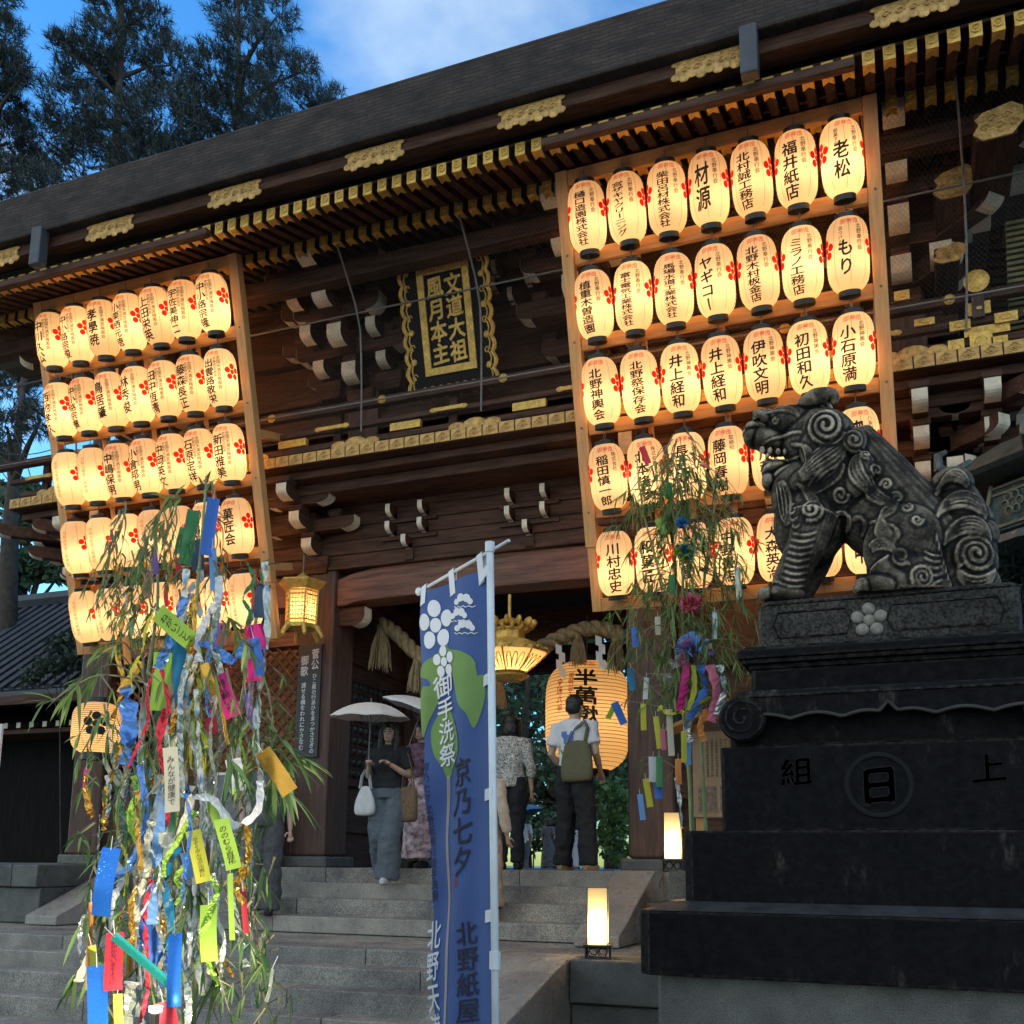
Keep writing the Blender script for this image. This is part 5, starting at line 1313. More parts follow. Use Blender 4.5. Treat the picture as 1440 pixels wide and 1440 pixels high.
def smooth_closed(P, n=4):
    out = []; m_ = len(P)
    for i in range(m_):
        a, b_, c_, d = (Vector(P[(i + k) % m_]) for k in (-1, 0, 1, 2))
        for k in range(n):
            t = k / n; q = 0.5 * ((2 * b_) + (c_ - a) * t + (2 * a - 5 * b_ + 4 * c_ - d) * t * t + (3 * b_ - a - 3 * c_ + d) * t ** 3); out.append((q.x, q.y))
    return out
b = MB()
poly(b, smooth_closed([(631, 905), (634, 919), (648, 922), (663, 931), (669, 946), (655, 953), (652, 962), (664, 965), (677, 959), (681, 985), (676, 1012), (667, 1037), (659, 1016), (648, 1000), (640, 965), (633, 935)]), 0.003, 0)
poly(b, smooth_closed([(630, 907), (620, 928), (607, 938), (597, 950), (597, 962), (609, 966), (612, 975), (600, 978), (597, 1000), (598, 1050), (606, 1028), (618, 1000), (624, 975), (630, 945)]), 0.0036, 0)
poly(b, smooth_closed([(629, 1003), (617, 1018), (608, 1042), (611, 1072), (621, 1093), (628, 1112), (635, 1094), (645, 1070), (645, 1040), (638, 1018)]), 0.003, 0)
b.build('green_leaf', cg, ck)
b = MB()
CL_ = Vector((-0.45, -0.89, 0)) * 0.0005
def crest(x, y, rx, ry, o_):
    f_ = lambda a_, c_: cloth(*px2uv(a_, c_), o_)
    disc(b, f_, x, y, rx * 0.30, ry * 0.30, 0)
    for i in range(5):
        a = PI / 2 + 0.15 + 2 * PI * i / 5; disc(b, f_, x + 0.68 * rx * math.cos(a), y - 0.68 * ry * math.sin(a), rx * 0.35, ry * 0.35, 0)
crest(617, 884, 21, 38, 0.004); crest(629, 939, 12, 24, 0.007)
f_ = lambda a_, c_: cloth(*px2uv(a_, c_), 0.004)
for (x, y) in ((655, 846), (648, 867), (656, 886)):
    for dx, dy, rx, ry in ((-9, 3, 6, 6), (-2, -3, 7, 8), (6, -2, 6, 8), (10, 3, 4, 6)): disc(b, f_, x + dx, y + dy, rx * 0.8, ry * 0.8, 0)
    pts = [f_(x - 13 + k * 3.6, y + 10 + 2 * (k % 2)) for k in range(9)]; b.tube(pts, 0.003, 4)
letters(b, '御手洗祭', lambda u, v: cloth(u, v, 0.008), px2uv(629, 1020)[0], px2uv(629, 958)[1], px2uv(629, 1092)[1], 0.27, 0, 0.016, lift=CL_)
letters(b, '北野天満', lambda u, v: cloth(u, v, 0.005), px2uv(608, 1380)[0] + 0.03, px2uv(608, 1305)[1], px2uv(608, 1470)[1], 0.20, 0, 0.012, lift=CL_)
b.build('white_lettering', cw, ck)
b = MB()
letters(b, '京乃七夕', lambda u, v: cloth(u, v, 0.004), px2uv(652, 1160)[0], px2uv(652, 1078)[1], px2uv(652, 1246)[1], 0.30, 0, 0.012, lift=CL_)
letters(b, '北野紙屋川', lambda u, v: cloth(u, v, 0.004), px2uv(661, 1380)[0], px2uv(661, 1306)[1], px2uv(661, 1475)[1], 0.30, 0, 0.012, lift=CL_)
letters(b, '京乃七夕北野紙屋川御手洗祭', lambda u, v: cloth(u, v, 0.004), px2uv(607, 1200)[0], px2uv(607, 1085)[1], px2uv(607, 1280)[1], 0.09, 0, 0)
letters(b, '祭', lambda u, v: cloth(u, v, 0.004), px2uv(645, 1255)[0], px2uv(645, 1248)[1], px2uv(645, 1262)[1], 0.11, 1, 0.0)
b.build('dark_lettering', [cdk, crd], ck)
b = MB(); stm = [px2uv(628 + 0.013 * (y - 1105), y) for y in range(1105, 1466, 12)]
for dx in (-0.018, 0.0, 0.018): b.tube([cloth(u + dx, v, 0.004) for u, v in stm], 0.0022, 4)
b.build('stem_line', mat('stem_pink', (0.55, 0.45, 0.42), 0.8, var=0), ck)
pt, pb = at(689, 768, Y=4.47), at(698, 1500, Y=4.47)
b = MB(); base_ = pb + (pb - pt) * ((pb.z - 0.05) / (pt.z - pb.z)); b.tube([base_, pt], 0.0185, 12); o = b.build('pole', M['whitemetal'], fl, smooth=True)
b = MB(); q = pt.lerp(pb, (1358 - 768) / 732); b.tube([q + Vector((0, 0, 0.03)), q - Vector((0, 0, 0.05))], 0.026, 12); b.tube([pt - Vector((0, 0, 0.03)), pt + Vector((0, 0, 0.02))], 0.024, 12); b.build('collar', M['whitemetal'], o)
ca, cb_ = at(589, 832, Y=4.82), at(716, 760, Y=4.42)
b = MB(); b.tube([ca, cb_], 0.0085, 8); b.ell(ca, (0.02, 0.02, 0.024), nu=10, nv=6); b.build('crossbar', M['whitemetal'], fl)
for u in (0.06, 0.5, 0.93):
    c0 = ca.lerp(cb_, 0.04 + u * 0.72); c1 = cloth(u, 0.03, 0.006); sv = Vector((0.02, -0.012, 0.006)); up_ = Vector((0, 0, 0.012))
    b = MB(); nn = Vector((-0.45, -0.89, 0)) * 0.012
    b.add([c0 - sv + nn + up_, c0 + sv + nn + up_, c1 + sv, c1 - sv, c0 - sv - nn + up_, c0 + sv - nn + up_, c1 + sv - nn, c1 - sv - nn], [(0, 1, 2, 3), (4, 5, 6, 7), (0, 1, 5, 4)]); b.build('loop_tab', cw, fl)
for y in (800, 966, 1132, 1300):
    u, v = px2uv(684 + 15 * (y - 800) / 670, y); v = max(v, 0.02); c1 = cloth(0.9, v, 0.006); q = pt.lerp(pb, (y - 768) / 732) + Vector((0.004, -0.021, 0)); h_ = Vector((0, 0, 0.028))
    b = MB(); b.add([c1 + h_, q + h_, q - h_, c1 - h_], [(0, 1, 2, 3)]); b.build('loop_tab', cw, fl)
b = MB(); b.lathe([(0.001, 0), (0.2, 0), (0.19, 0.05), (0.05, 0.09), (0.03, 0.3), (0.001, 0.3)], 16, (base_.x, base_.y, 0.0)); b.build('pole_base', M['black'], fl)
# ------------------------------------------------------------------ people
SKIN = mat('skin', (0.52, 0.33, 0.24), 0.55, var=0.08)
HAIR = mat('black_hair', (0.016, 0.013, 0.012), 0.45, var=0.3, scale=60, stretch=(1, 1, 0.1))
def fabric(name, rgb, **k):
    d = dict(var=0.14, scale=14, bump=0.25, bscale=22); d.update(k); return mat(name, rgb, 0.85, **d)
rumple_later = []
def person(p, rz, h, label, legs, arms, head=(0, 0, 0), top=None, bottom=None, hair='short', shoes=None, sleeve=0.5, skirt=None, wide=0.0, detail=True, woman=False, hem=0.93):
    """Standing or walking figure; local -y is forward, sizes for a 1.7 m body scaled to h. legs/arms: ((knee),(ankle)) / ((elbow),(wrist)) for right then left."""
    root = empty('person', p, label, 'person'); root.rotation_euler.z = rz; k = h / 1.7; root.scale = (k, k, k)
    V = Vector; sw = 0.175 if woman else 0.195
    def torso(mb, e, z0=0.90):
        ring = [(0.90, 0.155, 0.105, 0), (1.0, 0.15, 0.10, 0), (1.1, 0.132 + (0 if woman else 0.012), 0.095, 0), (1.22, 0.15, 0.11, -0.008), (1.33, 0.162, 0.112, -0.01), (1.41, sw - 0.02, 0.09, 0.0), (1.455, 0.09, 0.065, 0.005)]
        ring = [r for r in ring if r[0] >= z0 - 0.001]; n = 16
        vs = [V(((rx + e) * math.cos(2 * PI * j / n), oy + (ry + e) * math.sin(2 * PI * j / n), z)) for z, rx, ry, oy in ring for j in range(n)]; m_ = len(ring)
        mb.add(vs, [(i * n + j, i * n + (j + 1) % n, (i + 1) * n + (j + 1) % n, (i + 1) * n + j) for i in range(m_ - 1) for j in range(n)] + [tuple(range(n))[::-1], tuple(range((m_ - 1) * n, m_ * n))])
    hd = V((head[0], -0.02 + head[1], 1.595 + head[2]))
    b = MB(); torso(b, -0.012)
    b.tube([V((0, 0.012, 1.40)), V((0, 0.0, 1.50)), hd - V((0, 0, 0.03))], [0.062, 0.052, 0.052], 12)
    b.ell(hd + V((0, 0.012, 0.012)), (0.076, 0.092, 0.105)); b.ell(hd + V((0, -0.035, -0.055)), (0.052, 0.052, 0.05))
    b.ell(hd + V((0, -0.088, -0.02)), (0.012, 0.018, 0.02)); b.ell(hd + V((0, -0.08, -0.058)), (0.024, 0.012, 0.009))
    for s in (-1, 1): b.ell(hd + V((0.076 * s, 0.015, -0.012)), (0.011, 0.02, 0.03))
    for s, (kn, an) in zip((-1, 1), legs):
        b.tube([V((0.085 * s, 0, 0.93)), V((0.09 * s, 0, 0.80)), V(kn), V(kn).lerp(V(an), 0.35) + V((0, 0.015, 0)), V(an)], [0.085, 0.082, 0.055, 0.056, 0.036], 12)
        a = V(an); b.tube([a + V((0, 0.05, -0.045)), a + V((0, -0.05, -0.05)), a + V((0, -0.15, -0.058))], [0.035, 0.042, 0.028], 8)
    hands = []
    for s, (el, wr) in zip((-1, 1), arms):
        sh = V((sw * s, 0.0, 1.385)); el, wr = V(el), V(wr)
        b.tube([sh - V((0.05 * s, 0, 0)), sh, sh.lerp(el, 0.5), el, el.lerp(wr, 0.35), wr], [0.05, 0.052, 0.044, 0.037, 0.036, 0.025], 10)
        d = (wr - el).normalized(); side = d.cross(V((0, 0, 1) if abs(d.z) < 0.9 else (0, 1, 0))).normalized(); nrm = d.cross(side)
        b.tube([wr, wr + d * 0.045, wr + d * 0.085], [0.024, 0.036, 0.034], 8, flat=0.6)
        for q in range(4):
            f0 = wr + d * 0.08 + side * (0.018 * (q - 1.5)); ln = (0.060, 0.072, 0.066, 0.05)[q]
            b.tube([f0, f0 + d * ln * 0.5 + nrm * 0.008, f0 + d * ln * 0.8 + nrm * 0.028, f0 + d * ln * 0.7 + nrm * 0.05], [0.0095, 0.009, 0.0085, 0.007], 6)
        t0 = wr + d * 0.025 + side * 0.03 * -1
        b.tube([t0, t0 + d * 0.03 - side * 0.022 + nrm * 0.012, t0 + d * 0.058 - side * 0.018 + nrm * 0.03], [0.013, 0.011, 0.009], 6)
        hands.append(wr + d * 0.07)
    body = fused('body', b, 0.0085 if detail else 0.013, SKIN, root, 3, 0.45)
    if detail or True:
        b = MB()
        for s in (-1, 1): b.ell(hd + V((0.031 * s, -0.081, 0.004)), (0.013, 0.006, 0.006), nu=10, nv=6); b.tube([hd + V((s * (0.015 + 0.012 * i), -0.083 + 0.002 * i * i, 0.024 + 0.003 * math.sin(i))) for i in range(4)], 0.0035, 5)
        b.build('eyes', HAIR, body)
        b = MB(); b.tube([hd + V((0.022 * i, -0.093 + 0.004 * abs(i), -0.058)) for i in (-1, -0.3, 0.3, 1)], 0.0055, 6); b.build('mouth', mat('lips', (0.42, 0.12, 0.10), 0.5, var=0), body)
    if bottom:
        b = MB(); torso(b, 0.012, 0.9); b.v = [(x, y, min(z, 1.035)) for x, y, z in b.v]
        if skirt:
            n = 20; rg = [(1.05, 0.145, 0.11), (0.95, 0.175, 0.13), (0.7, 0.20, 0.16), (skirt, 0.23, 0.19)]
            vs = [V((rx * math.cos(2 * PI * j / n) * (1 + 0.03 * math.sin(5 * 2 * PI * j / n) * (i > 1)), ry * math.sin(2 * PI * j / n), z)) for i, (z, rx, ry) in enumerate(rg) for j in range(n)]
            b.add(vs, [(i * n + j, i * n + (j + 1) % n, (i + 1) * n + (j + 1) % n, (i + 1) * n + j) for i in range(3) for j in range(n)] + [tuple(range(n))[::-1], tuple(range(3 * n, 4 * n))])
        else:
            for s, (kn, an) in zip((-1, 1), legs):
                kn, an = V(kn), V(an)
                b.tube([V((0.075 * s, 0.0, 1.0)), V((0.085 * s, 0.005, 0.86)), V((0.09 * s, 0, 0.86)).lerp(kn, 0.6), kn, kn.lerp(an, 0.4), kn.lerp(an, 0.75), an + V((0, 0, -0.03 if wide else 0.0))], [0.095, 0.108, 0.094 + wide * 0.4, 0.078 + wide * 0.7, 0.076 + wide, 0.072 + wide * 1.1, 0.068 + wide * 1.3], 14)
        fused('skirt' if skirt else 'trousers', b, 0.010, bottom, root, 2, 0.4)
    if top:
        b = MB(); torso(b, 0.016, 0.90)
        b.v = [(x, y, hem + (z - 0.9) * (1.455 - hem) / 0.555 if z < 1.40 else z) for x, y, z in b.v]
        for s, (el, wr) in zip((-1, 1), arms):
            sh = V((sw * s, 0, 1.385)); el, wr = V(el), V(wr)
            pts = [sh - V((0.07 * s, 0, -0.01)), sh + V((0, 0, 0.008)), sh.lerp(el, 0.5)]; rd = [0.062, 0.068, 0.066]
            if sleeve <= 0.5: pts.append(sh.lerp(el, 0.5 + sleeve * 0.4)); rd.append(0.07)
            else: pts += [el, el.lerp(wr, (sleeve - 0.5) * 2 * 0.9)]; rd += [0.055, 0.05]
            b.tube(pts, rd, 12)
        fused('top', b, 0.010, top, root, 2, 0.4)
    b = MB()
    b.ell(hd + V((0, 0.022, 0.038)), (0.088, 0.096, 0.092))
    if hair == 'short':
        b.ell(hd + V((0, 0.045, -0.01)), (0.081, 0.075, 0.075))
    elif hair == 'bob':
        for s in (-1, 1): b.tube([hd + V((0.03 * s, -0.03, 0.11)), hd + V((0.085 * s, 0.005, 0.02)), hd + V((0.088 * s, 0.01, -0.08)), hd + V((0.075 * s, 0.015, -0.15))], [0.03, 0.033, 0.038, 0.022], 8)
        b.ell(hd + V((0, 0.05, -0.05)), (0.092, 0.07, 0.11))
    elif hair == 'long':
        for s in (-1, 1): b.tube([hd + V((0.03 * s, -0.045, 0.10)), hd + V((0.08 * s, -0.02, 0.02)), hd + V((0.085 * s, -0.02, -0.10)), hd + V((0.085 * s, -0.05, -0.22)), hd + V((0.08 * s, -0.075, -0.29))], [0.028, 0.03, 0.036, 0.034, 0.012], 8)
        b.tube([hd + V((0, 0.05, 0.02)), hd + V((0, 0.065, -0.12)), hd + V((0, 0.075, -0.26))], [0.08, 0.085, 0.05], 10)
    # keep the face clear
    hm = fused('hair', b, 0.0085, HAIR, root, 2, 0.4)
    if shoes:
        for s, (kn, an) in zip((-1, 1), legs):
            a = V(an); b = MB(); b.tube([a + V((0, 0.065, -0.04)), a + V((0, 0.0, -0.032)), a + V((0, -0.09, -0.05)), a + V((0, -0.175, -0.055))], [0.036, 0.047, 0.047, 0.028], 10)
            b.ell(a + V((0, -0.06, -0.078)), (0.05, 0.125, 0.016)); fused('shoe', b, 0.009, shoes, root, 2)
    rumple_later.append(root)
    return root, k, hands
_ct = bpy.data.textures.new('cloth_folds', 'CLOUDS'); _ct.noise_scale = 0.11; _ct.noise_depth = 2
_ht = bpy.data.textures.new('hair_locks', 'CLOUDS'); _ht.noise_scale = 0.035
def rumple(root):
    for o in root.children:
        n_ = o.name.split('.')[0]
        if n_ in ('top', 'trousers', 'skirt', 'hair'):
            d = o.modifiers.new('folds', 'DISPLACE'); d.texture = _ht if n_ == 'hair' else _ct; d.strength = 0.016 if n_ == 'hair' else (0.045 if n_ != 'top' else 0.042); d.mid_level = 0.5 if n_ == 'hair' else 0.36; d.texture_coords = 'LOCAL'
def wpos(root, v): 
    return Matrix.LocRotScale(root.location, root.rotation_euler, root.scale) @ Vector(v)
def parasol(tip, hand, r, label, clothm, depth=0.16, n=8):
    """Open parasol: canopy round the axis hand -> tip."""
    ax = (tip - hand).normalized(); q = Vector((0, 0, 1)).rotation_difference(ax).to_matrix()
    root = place('parasol', tuple(hand), label, 'parasol')
    b = MB(); m_ = 7; N_ = n * 4; vs = []
    for i in range(m_ + 1):
        s = i / m_
        for j in range(N_):
            a = 2 * PI * j / N_; sc = 1 - 0.05 * abs(math.sin(a * n / 2)) * s
            vs.append(tip + q @ Vector((r * s * sc * math.cos(a), r * s * sc * math.sin(a), -depth * s ** 2.1 - 0.012 * s * (1 - abs(math.cos(a * n / 2))))))
    b.add(vs, [(i * N_ + j, (i + 1) * N_ + j, (i + 1) * N_ + (j + 1) % N_, i * N_ + (j + 1) % N_) for i in range(m_) for j in range(N_)])
    o = b.build('canopy', clothm, root, smooth=True); sm = o.modifiers.new('thick', 'SOLIDIFY'); sm.thickness = 0.004
    b = MB(); b.tube([hand - ax * 0.12, tip + ax * 0.045], 0.006, 8); b.build('shaft', M['iron'], root)
    b = MB()
    for k in range(n):
        a = 2 * PI * k / n
        b.tube([tip + q @ Vector((r * s * math.cos(a), r * s * math.sin(a), -depth * s ** 2.1 - 0.012)) for s in (0.02, 0.3, 0.6, 0.95)], 0.003, 4)
        b.tube([tip - ax * 0.24, tip + q @ Vector((r * 0.5 * math.cos(a), r * 0.5 * math.sin(a), -depth * 0.25 - 0.014))], 0.0025, 4)
    b.build('ribs', M['iron'], root)
    b = MB(); b.tube([hand - ax * 0.16, hand + ax * 0.02], 0.013, 8); b.build('handle', M['twig'], root)
    return root
# woman with parasol coming down the steps
fpos = at(540, 1236, Y=9.12)
W1, k1, hw = person((fpos.x, 9.14, 1.352), R(10), 1.60, 'woman in black top and grey wide trousers stepping down under a white parasol',
    legs=(((-0.075, -0.03, 0.50), (-0.075, 0.20, 0.20)), ((0.075, -0.10, 0.49), (0.055, -0.10, 0.085))),
    arms=(((-0.225, 0.02, 1.12), (-0.16, -0.17, 1.23)), ((0.245, 0.0, 1.12), (0.085, -0.175, 1.235))),
    head=(0.01, 0, 0), top=fabric('black_knit', (0.016, 0.016, 0.02)), bottom=fabric('grey_denim', (0.105, 0.125, 0.15)), hair='long', shoes=fabric('shoe_white', (0.55, 0.55, 0.56)), sleeve=0.42, wide=0.045, woman=True, hem=1.0)
h0 = wpos(W1, (-0.145, -0.225, 1.26))
tipw = at(522, 988, Y=h0.y - 0.02)
parasol(tipw, h0, 0.41, 'cream white parasol held over the woman on the steps', fabric('parasol_cream', (0.72, 0.66, 0.60), var=0.05), 0.15)
def bag(p, w_, h_, d_, label, m, handle, name='shoulder_bag', cat='bag', taper=0.75, rz=0, apex=0.0):
    root = empty(name, p, label, cat); root.rotation_euler.z = rz
    b = MB(); n = 14; vs = []; rows = [(0, 0.80), (0.12, 1.0), (0.5, 0.97), (0.85, taper), (1.0, taper * 0.85)]
    for f_, s in rows:
        for j in range(n):
            a = 2 * PI * j / n; c_, s_ = math.cos(a), math.sin(a)
            vs.append((math.copysign(abs(c_) ** 0.6, c_) * w_ / 2 * s, math.copysign(abs(s_) ** 0.6, s_) * d_ / 2 * s * (1 - 0.5 * f_), f_ * h_ - h_))
    b.add(vs, [(i * n + j, i * n + (j + 1) % n, (i + 1) * n + (j + 1) % n, (i + 1) * n + j) for i in range(4) for j in range(n)] + [tuple(range(n))[::-1], tuple(range(4 * n, 5 * n))])
    o = b.build('bag_body', m, root, smooth=True); sd_ = o.modifiers.new('s', 'SUBSURF'); sd_.levels = 1; sd_.render_levels = 1
    b = MB()
    for s in (-1, 1): b.tube([(-w_ * 0.25, s * d_ * 0.18, -0.03), (-w_ * 0.18 + apex * 0.6, s * d_ * 0.15, handle * 0.6), (apex, s * 0.02, handle), (w_ * 0.18 + apex * 0.6, s * d_ * 0.15, handle * 0.6), (w_ * 0.25, s * d_ * 0.18, -0.03)], 0.012, 6, flat=0.4)
    b.build('bag_strap', m, root)
    return root
q = wpos(W1, (-0.20, -0.14, 1.02)); bag(tuple(q), 0.24, 0.30, 0.10, 'white cloth bag hanging from the forearm of the woman with the parasol', fabric('bag_white', (0.62, 0.62, 0.62)), 0.16, taper=0.5)
q = wpos(W1, (0.235, -0.03, 1.02)); bag(tuple(q), 0.22, 0.36, 0.14, 'woven straw basket bag on the shoulder of the woman with the parasol', mat('basket', (0.24, 0.15, 0.085), 0.85, var=0.6, scale=70, bump=0.9, bscale=90), 0.33, name='basket_bag', taper=1.0)
# woman in floral robe behind her, under a second parasol
fp2 = at(590, 1214, Y=9.95)
W2, k2, _ = person((fp2.x, 9.95, 1.5), R(-10), 1.56, 'woman in a floral robe half hidden behind the blue banner',
    legs=(((-0.08, 0, 0.49), (-0.08, 0.02, 0.085)), ((0.08, -0.03, 0.49), (0.08, -0.03, 0.085))), arms=(((-0.23, 0.0, 1.12), (-0.14, -0.15, 1.2)), ((0.23, 0.02, 1.1), (0.2, -0.05, 0.86))),
    top=mat('floral_top', (0.20, 0.10, 0.14), 0.85, var=0.9, scale=16, dark=(0.03, 0.015, 0.03)), bottom=mat('floral_robe', (0.55, 0.42, 0.45), 0.85, var=0.9, scale=13, dark=(0.06, 0.015, 0.03)), hair='bob', shoes=fabric('shoe_black', (0.02, 0.02, 0.02)), sleeve=0.9, skirt=0.12, woman=True)
h2 = wpos(W2, (-0.13, -0.20, 1.22)); parasol(at(598, 984, Y=h2.y + 0.05), h2, 0.46, 'pale parasol partly hidden behind the blue banner', fabric('parasol_white', (0.72, 0.70, 0.68), var=0.05), 0.13)
# woman with speckled blouse, seen from behind
fp3 = at(716, 1222, Y=10.1)
W3, k3, _ = person((fp3.x, 10.1, 1.5), PI + R(12), 1.62, 'woman in a speckled grey blouse and black trousers seen from behind beside the banner pole',
    legs=(((-0.085, 0, 0.49), (-0.09, 0.02, 0.085)), ((0.085, -0.02, 0.49), (0.085, 0.02, 0.085))), arms=(((-0.235, 0.04, 1.12), (-0.24, -0.02, 0.86)), ((0.235, 0.02, 1.12), (0.22, -0.06, 0.86))),
    top=mat('speckled_blouse', (0.52, 0.50, 0.46), 0.85, var=0.9, scale=55, dark=(0.05, 0.05, 0.05), detail=2), bottom=fabric('black_trousers', (0.015, 0.015, 0.018)), hair='bob', shoes=fabric('shoe_black', (0.02, 0.02, 0.02)), sleeve=0.72, woman=True, hem=0.90)
# person in beige on the steps behind the banner
fp4 = at(676, 1298, Y=8.62)
W4, k4, _ = person((fp4.x, 8.66, 1.05), PI + R(-8), 1.50, 'person in a beige top and long skirt climbing the steps behind the banner pole',
    legs=(((-0.08, -0.06, 0.50), (-0.08, -0.02, 0.20)), ((0.08, 0, 0.49), (0.08, 0.05, 0.085))), arms=(((-0.24, 0.03, 1.10), (-0.25, -0.05, 0.86)), ((0.235, 0.03, 1.12), (0.27, -0.06, 0.88))),
    top=fabric('beige_top', (0.60, 0.47, 0.36)), bottom=fabric('beige_skirt', (0.50, 0.34, 0.23)), hair='bob', shoes=fabric('shoe_black', (0.02, 0.02, 0.02)), sleeve=0.95, skirt=0.16, woman=True)
# man in white shirt
fp5 = at(808, 1221, Y=9.72)
MN, k5, _ = person((fp5.x, 9.72, 1.5), PI + R(-14), 1.73, 'man in white T-shirt and black trousers seen from behind at the top step',
    legs=(((-0.125, -0.02, 0.49), (-0.165, 0.02, 0.085)), ((0.115, -0.03, 0.49), (0.145, -0.01, 0.085))), arms=(((-0.255, 0.02, 1.12), (-0.20, -0.16, 0.96)), ((0.25, 0.04, 1.13), (0.19, -0.14, 0.98))),
    top=fabric('white_cotton', (0.72, 0.72, 0.74), var=0.05), bottom=fabric('black_jeans', (0.013, 0.013, 0.016)), hair='short', shoes=fabric('tan_shoe', (0.50, 0.34, 0.18)), sleeve=0.4, wide=0.014, hem=0.86)
for o in list(MN.children):
    if o.name.startswith('top'):
        b = MB(); vtx = [v.co for v in o.data.vertices]; tr = BVHTree.FromPolygons(vtx, [tuple(p_.vertices) for p_ in o.data.polygons])
        def onback(x, z):
            r_ = tr.ray_cast(Vector((x, 1, z)), Vector((0, -1, 0))); return (r_[0] if r_[0] else Vector((x, 0.12, z))) + Vector((0, 0.004, 0))
        gx = lambda i: -0.06 + 0.20 * i / 10; gz = lambda j: 1.34 - 0.30 * j / 14
        b.add([onback(gx(i), gz(j)) for j in range(15) for i in range(11)], [(j * 11 + i, j * 11 + i + 1, (j + 1) * 11 + i + 1, (j + 1) * 11 + i) for j in range(14) for i in range(10)])
        for t_, (j, i) in enumerate([(j, i) for j in range(14) for i in range(10)]):
            ridge = 5 + round(1.6 * math.sin(i * 1.9)) 
            b.m[t_] = 0 if j < ridge - 1 else (1 if j < 8 else 2)
        b.build('printed_picture', [mat('print_sky', (0.10, 0.22, 0.55), 0.8, var=0.1), mat('print_rock', (0.22, 0.26, 0.33), 0.8, var=0.6, scale=60), mat('print_field', (0.30, 0.32, 0.05), 0.8, var=0.5, scale=50)], o)
q = at(805, 1036, Y=9.55); bag((q.x + 0.035, q.y + 0.03, q.z - 0.03), 0.36, 0.42, 0.13, 'olive green canvas tote bag on the back of the man in white', fabric('olive_canvas', (0.125, 0.115, 0.062)), 0.19, name='tote_bag', taper=0.78, rz=R(-8), apex=0.09)
# person behind the bamboo, on the upper steps
fp6 = at(362, 1288, Y=8.55)
person((fp6.x, 8.6, 1.05), R(30), 1.62, 'person in dark grey clothes and sandals mostly hidden by the bamboo',
    legs=(((-0.085, -0.04, 0.49), (-0.09, 0.04, 0.085)), ((0.085, -0.03, 0.49), (0.085, -0.06, 0.085))), arms=(((-0.24, 0.02, 1.12), (-0.22, -0.06, 0.86)), ((0.24, 0.03, 1.12), (0.26, -0.03, 0.86))),
    top=fabric('grey_shirt', (0.10, 0.10, 0.11)), bottom=fabric('grey_trousers', (0.09, 0.09, 0.095)), hair='bob', shoes=fabric('shoe_black', (0.02, 0.02, 0.02)), sleeve=0.4, wide=0.03, woman=True)
# distant visitors on the approach inside
far = [(735, 'visitor in white shirt under a blue umbrella in the courtyard', (0.62, 0.62, 0.62), (0.10, 0.10, 0.11)), (772, 'visitor in speckled dark dress in the courtyard beyond the gate', (0.10, 0.10, 0.12), (0.09, 0.09, 0.10)),
       (806, 'visitor in pale dress walking in the courtyard beyond the gate', (0.55, 0.56, 0.58), (0.50, 0.50, 0.52)), (826, 'visitor in navy clothes in the courtyard beyond the gate', (0.04, 0.06, 0.13), (0.03, 0.04, 0.09)), (868, 'visitor in blue patterned top near the right gate column', (0.25, 0.38, 0.48), (0.06, 0.06, 0.07))]
for i, (px, lab, tp, bt) in enumerate(far):
    Yf = (25, 27, 30, 28, 26)[i]; p = at(px, 1215, Y=Yf)
    person((p.x, Yf, 1.2), R((200, 160, 20, 190, 0)[i]), 1.6, lab, legs=(((-0.085, -0.04, 0.49), (-0.09, 0.04, 0.085)), ((0.085, -0.03, 0.49), (0.085, -0.06, 0.085))), arms=(((-0.24, 0.02, 1.12), (-0.2, -0.1, 0.92)), ((0.24, 0.03, 1.12), (0.2, -0.1, 0.92))),
        top=fabric('visitor_top', tp), bottom=fabric('visitor_bottom', bt), hair='bob', shoes=HAIR, sleeve=0.5, woman=True, detail=False, skirt=0.3 if i in (1, 2) else None)
p = at(735, 1200, Y=24.9); parasol(Vector((p.x, 24.9, 3.05)), Vector((p.x + 0.15, 24.9, 2.35)), 0.52, 'blue umbrella of a distant visitor beside the banner pole', fabric('umbrella_blue', (0.06, 0.14, 0.28)), 0.2)

# ------------------------------------------------------------------ trees
def tuft_cloud(mb, c, r, n, needle, width, rr, per=12, flat=0.8):
    """Pine foliage: bottle-brush tufts of thin needles scattered through a lumpy ball."""
    for _ in range(n):
        d = Vector((rr.gauss(0, 1), rr.gauss(0, 1), rr.gauss(0, 1))).normalized() * (rr.uniform(0.25, 1) ** 0.6) * r; d.z *= flat
        o = c + d; ax = (d.normalized() * 0.8 + Vector((rr.uniform(-.5, .5), rr.uniform(-.5, .5), 0.5))).normalized()
        vs, fs = [], []
        for k in range(per):
            t = k / per; a = rr.uniform(0, 2 * PI); s1 = ax.orthogonal().normalized(); s2 = ax.cross(s1)
            dr = (ax * rr.uniform(0.25, 1.0) + (s1 * math.cos(a) + s2 * math.sin(a)) * rr.uniform(0.5, 1.0)).normalized(); st_ = o + ax * (t * needle * 0.8)
            L_ = needle * rr.uniform(0.7, 1.1); wv = dr.orthogonal().normalized() * width; i0 = len(vs)
            vs += [st_ - wv, st_ + wv, st_ + dr * L_]; fs.append((i0, i0 + 1, i0 + 2))
        mb.add(vs, fs)
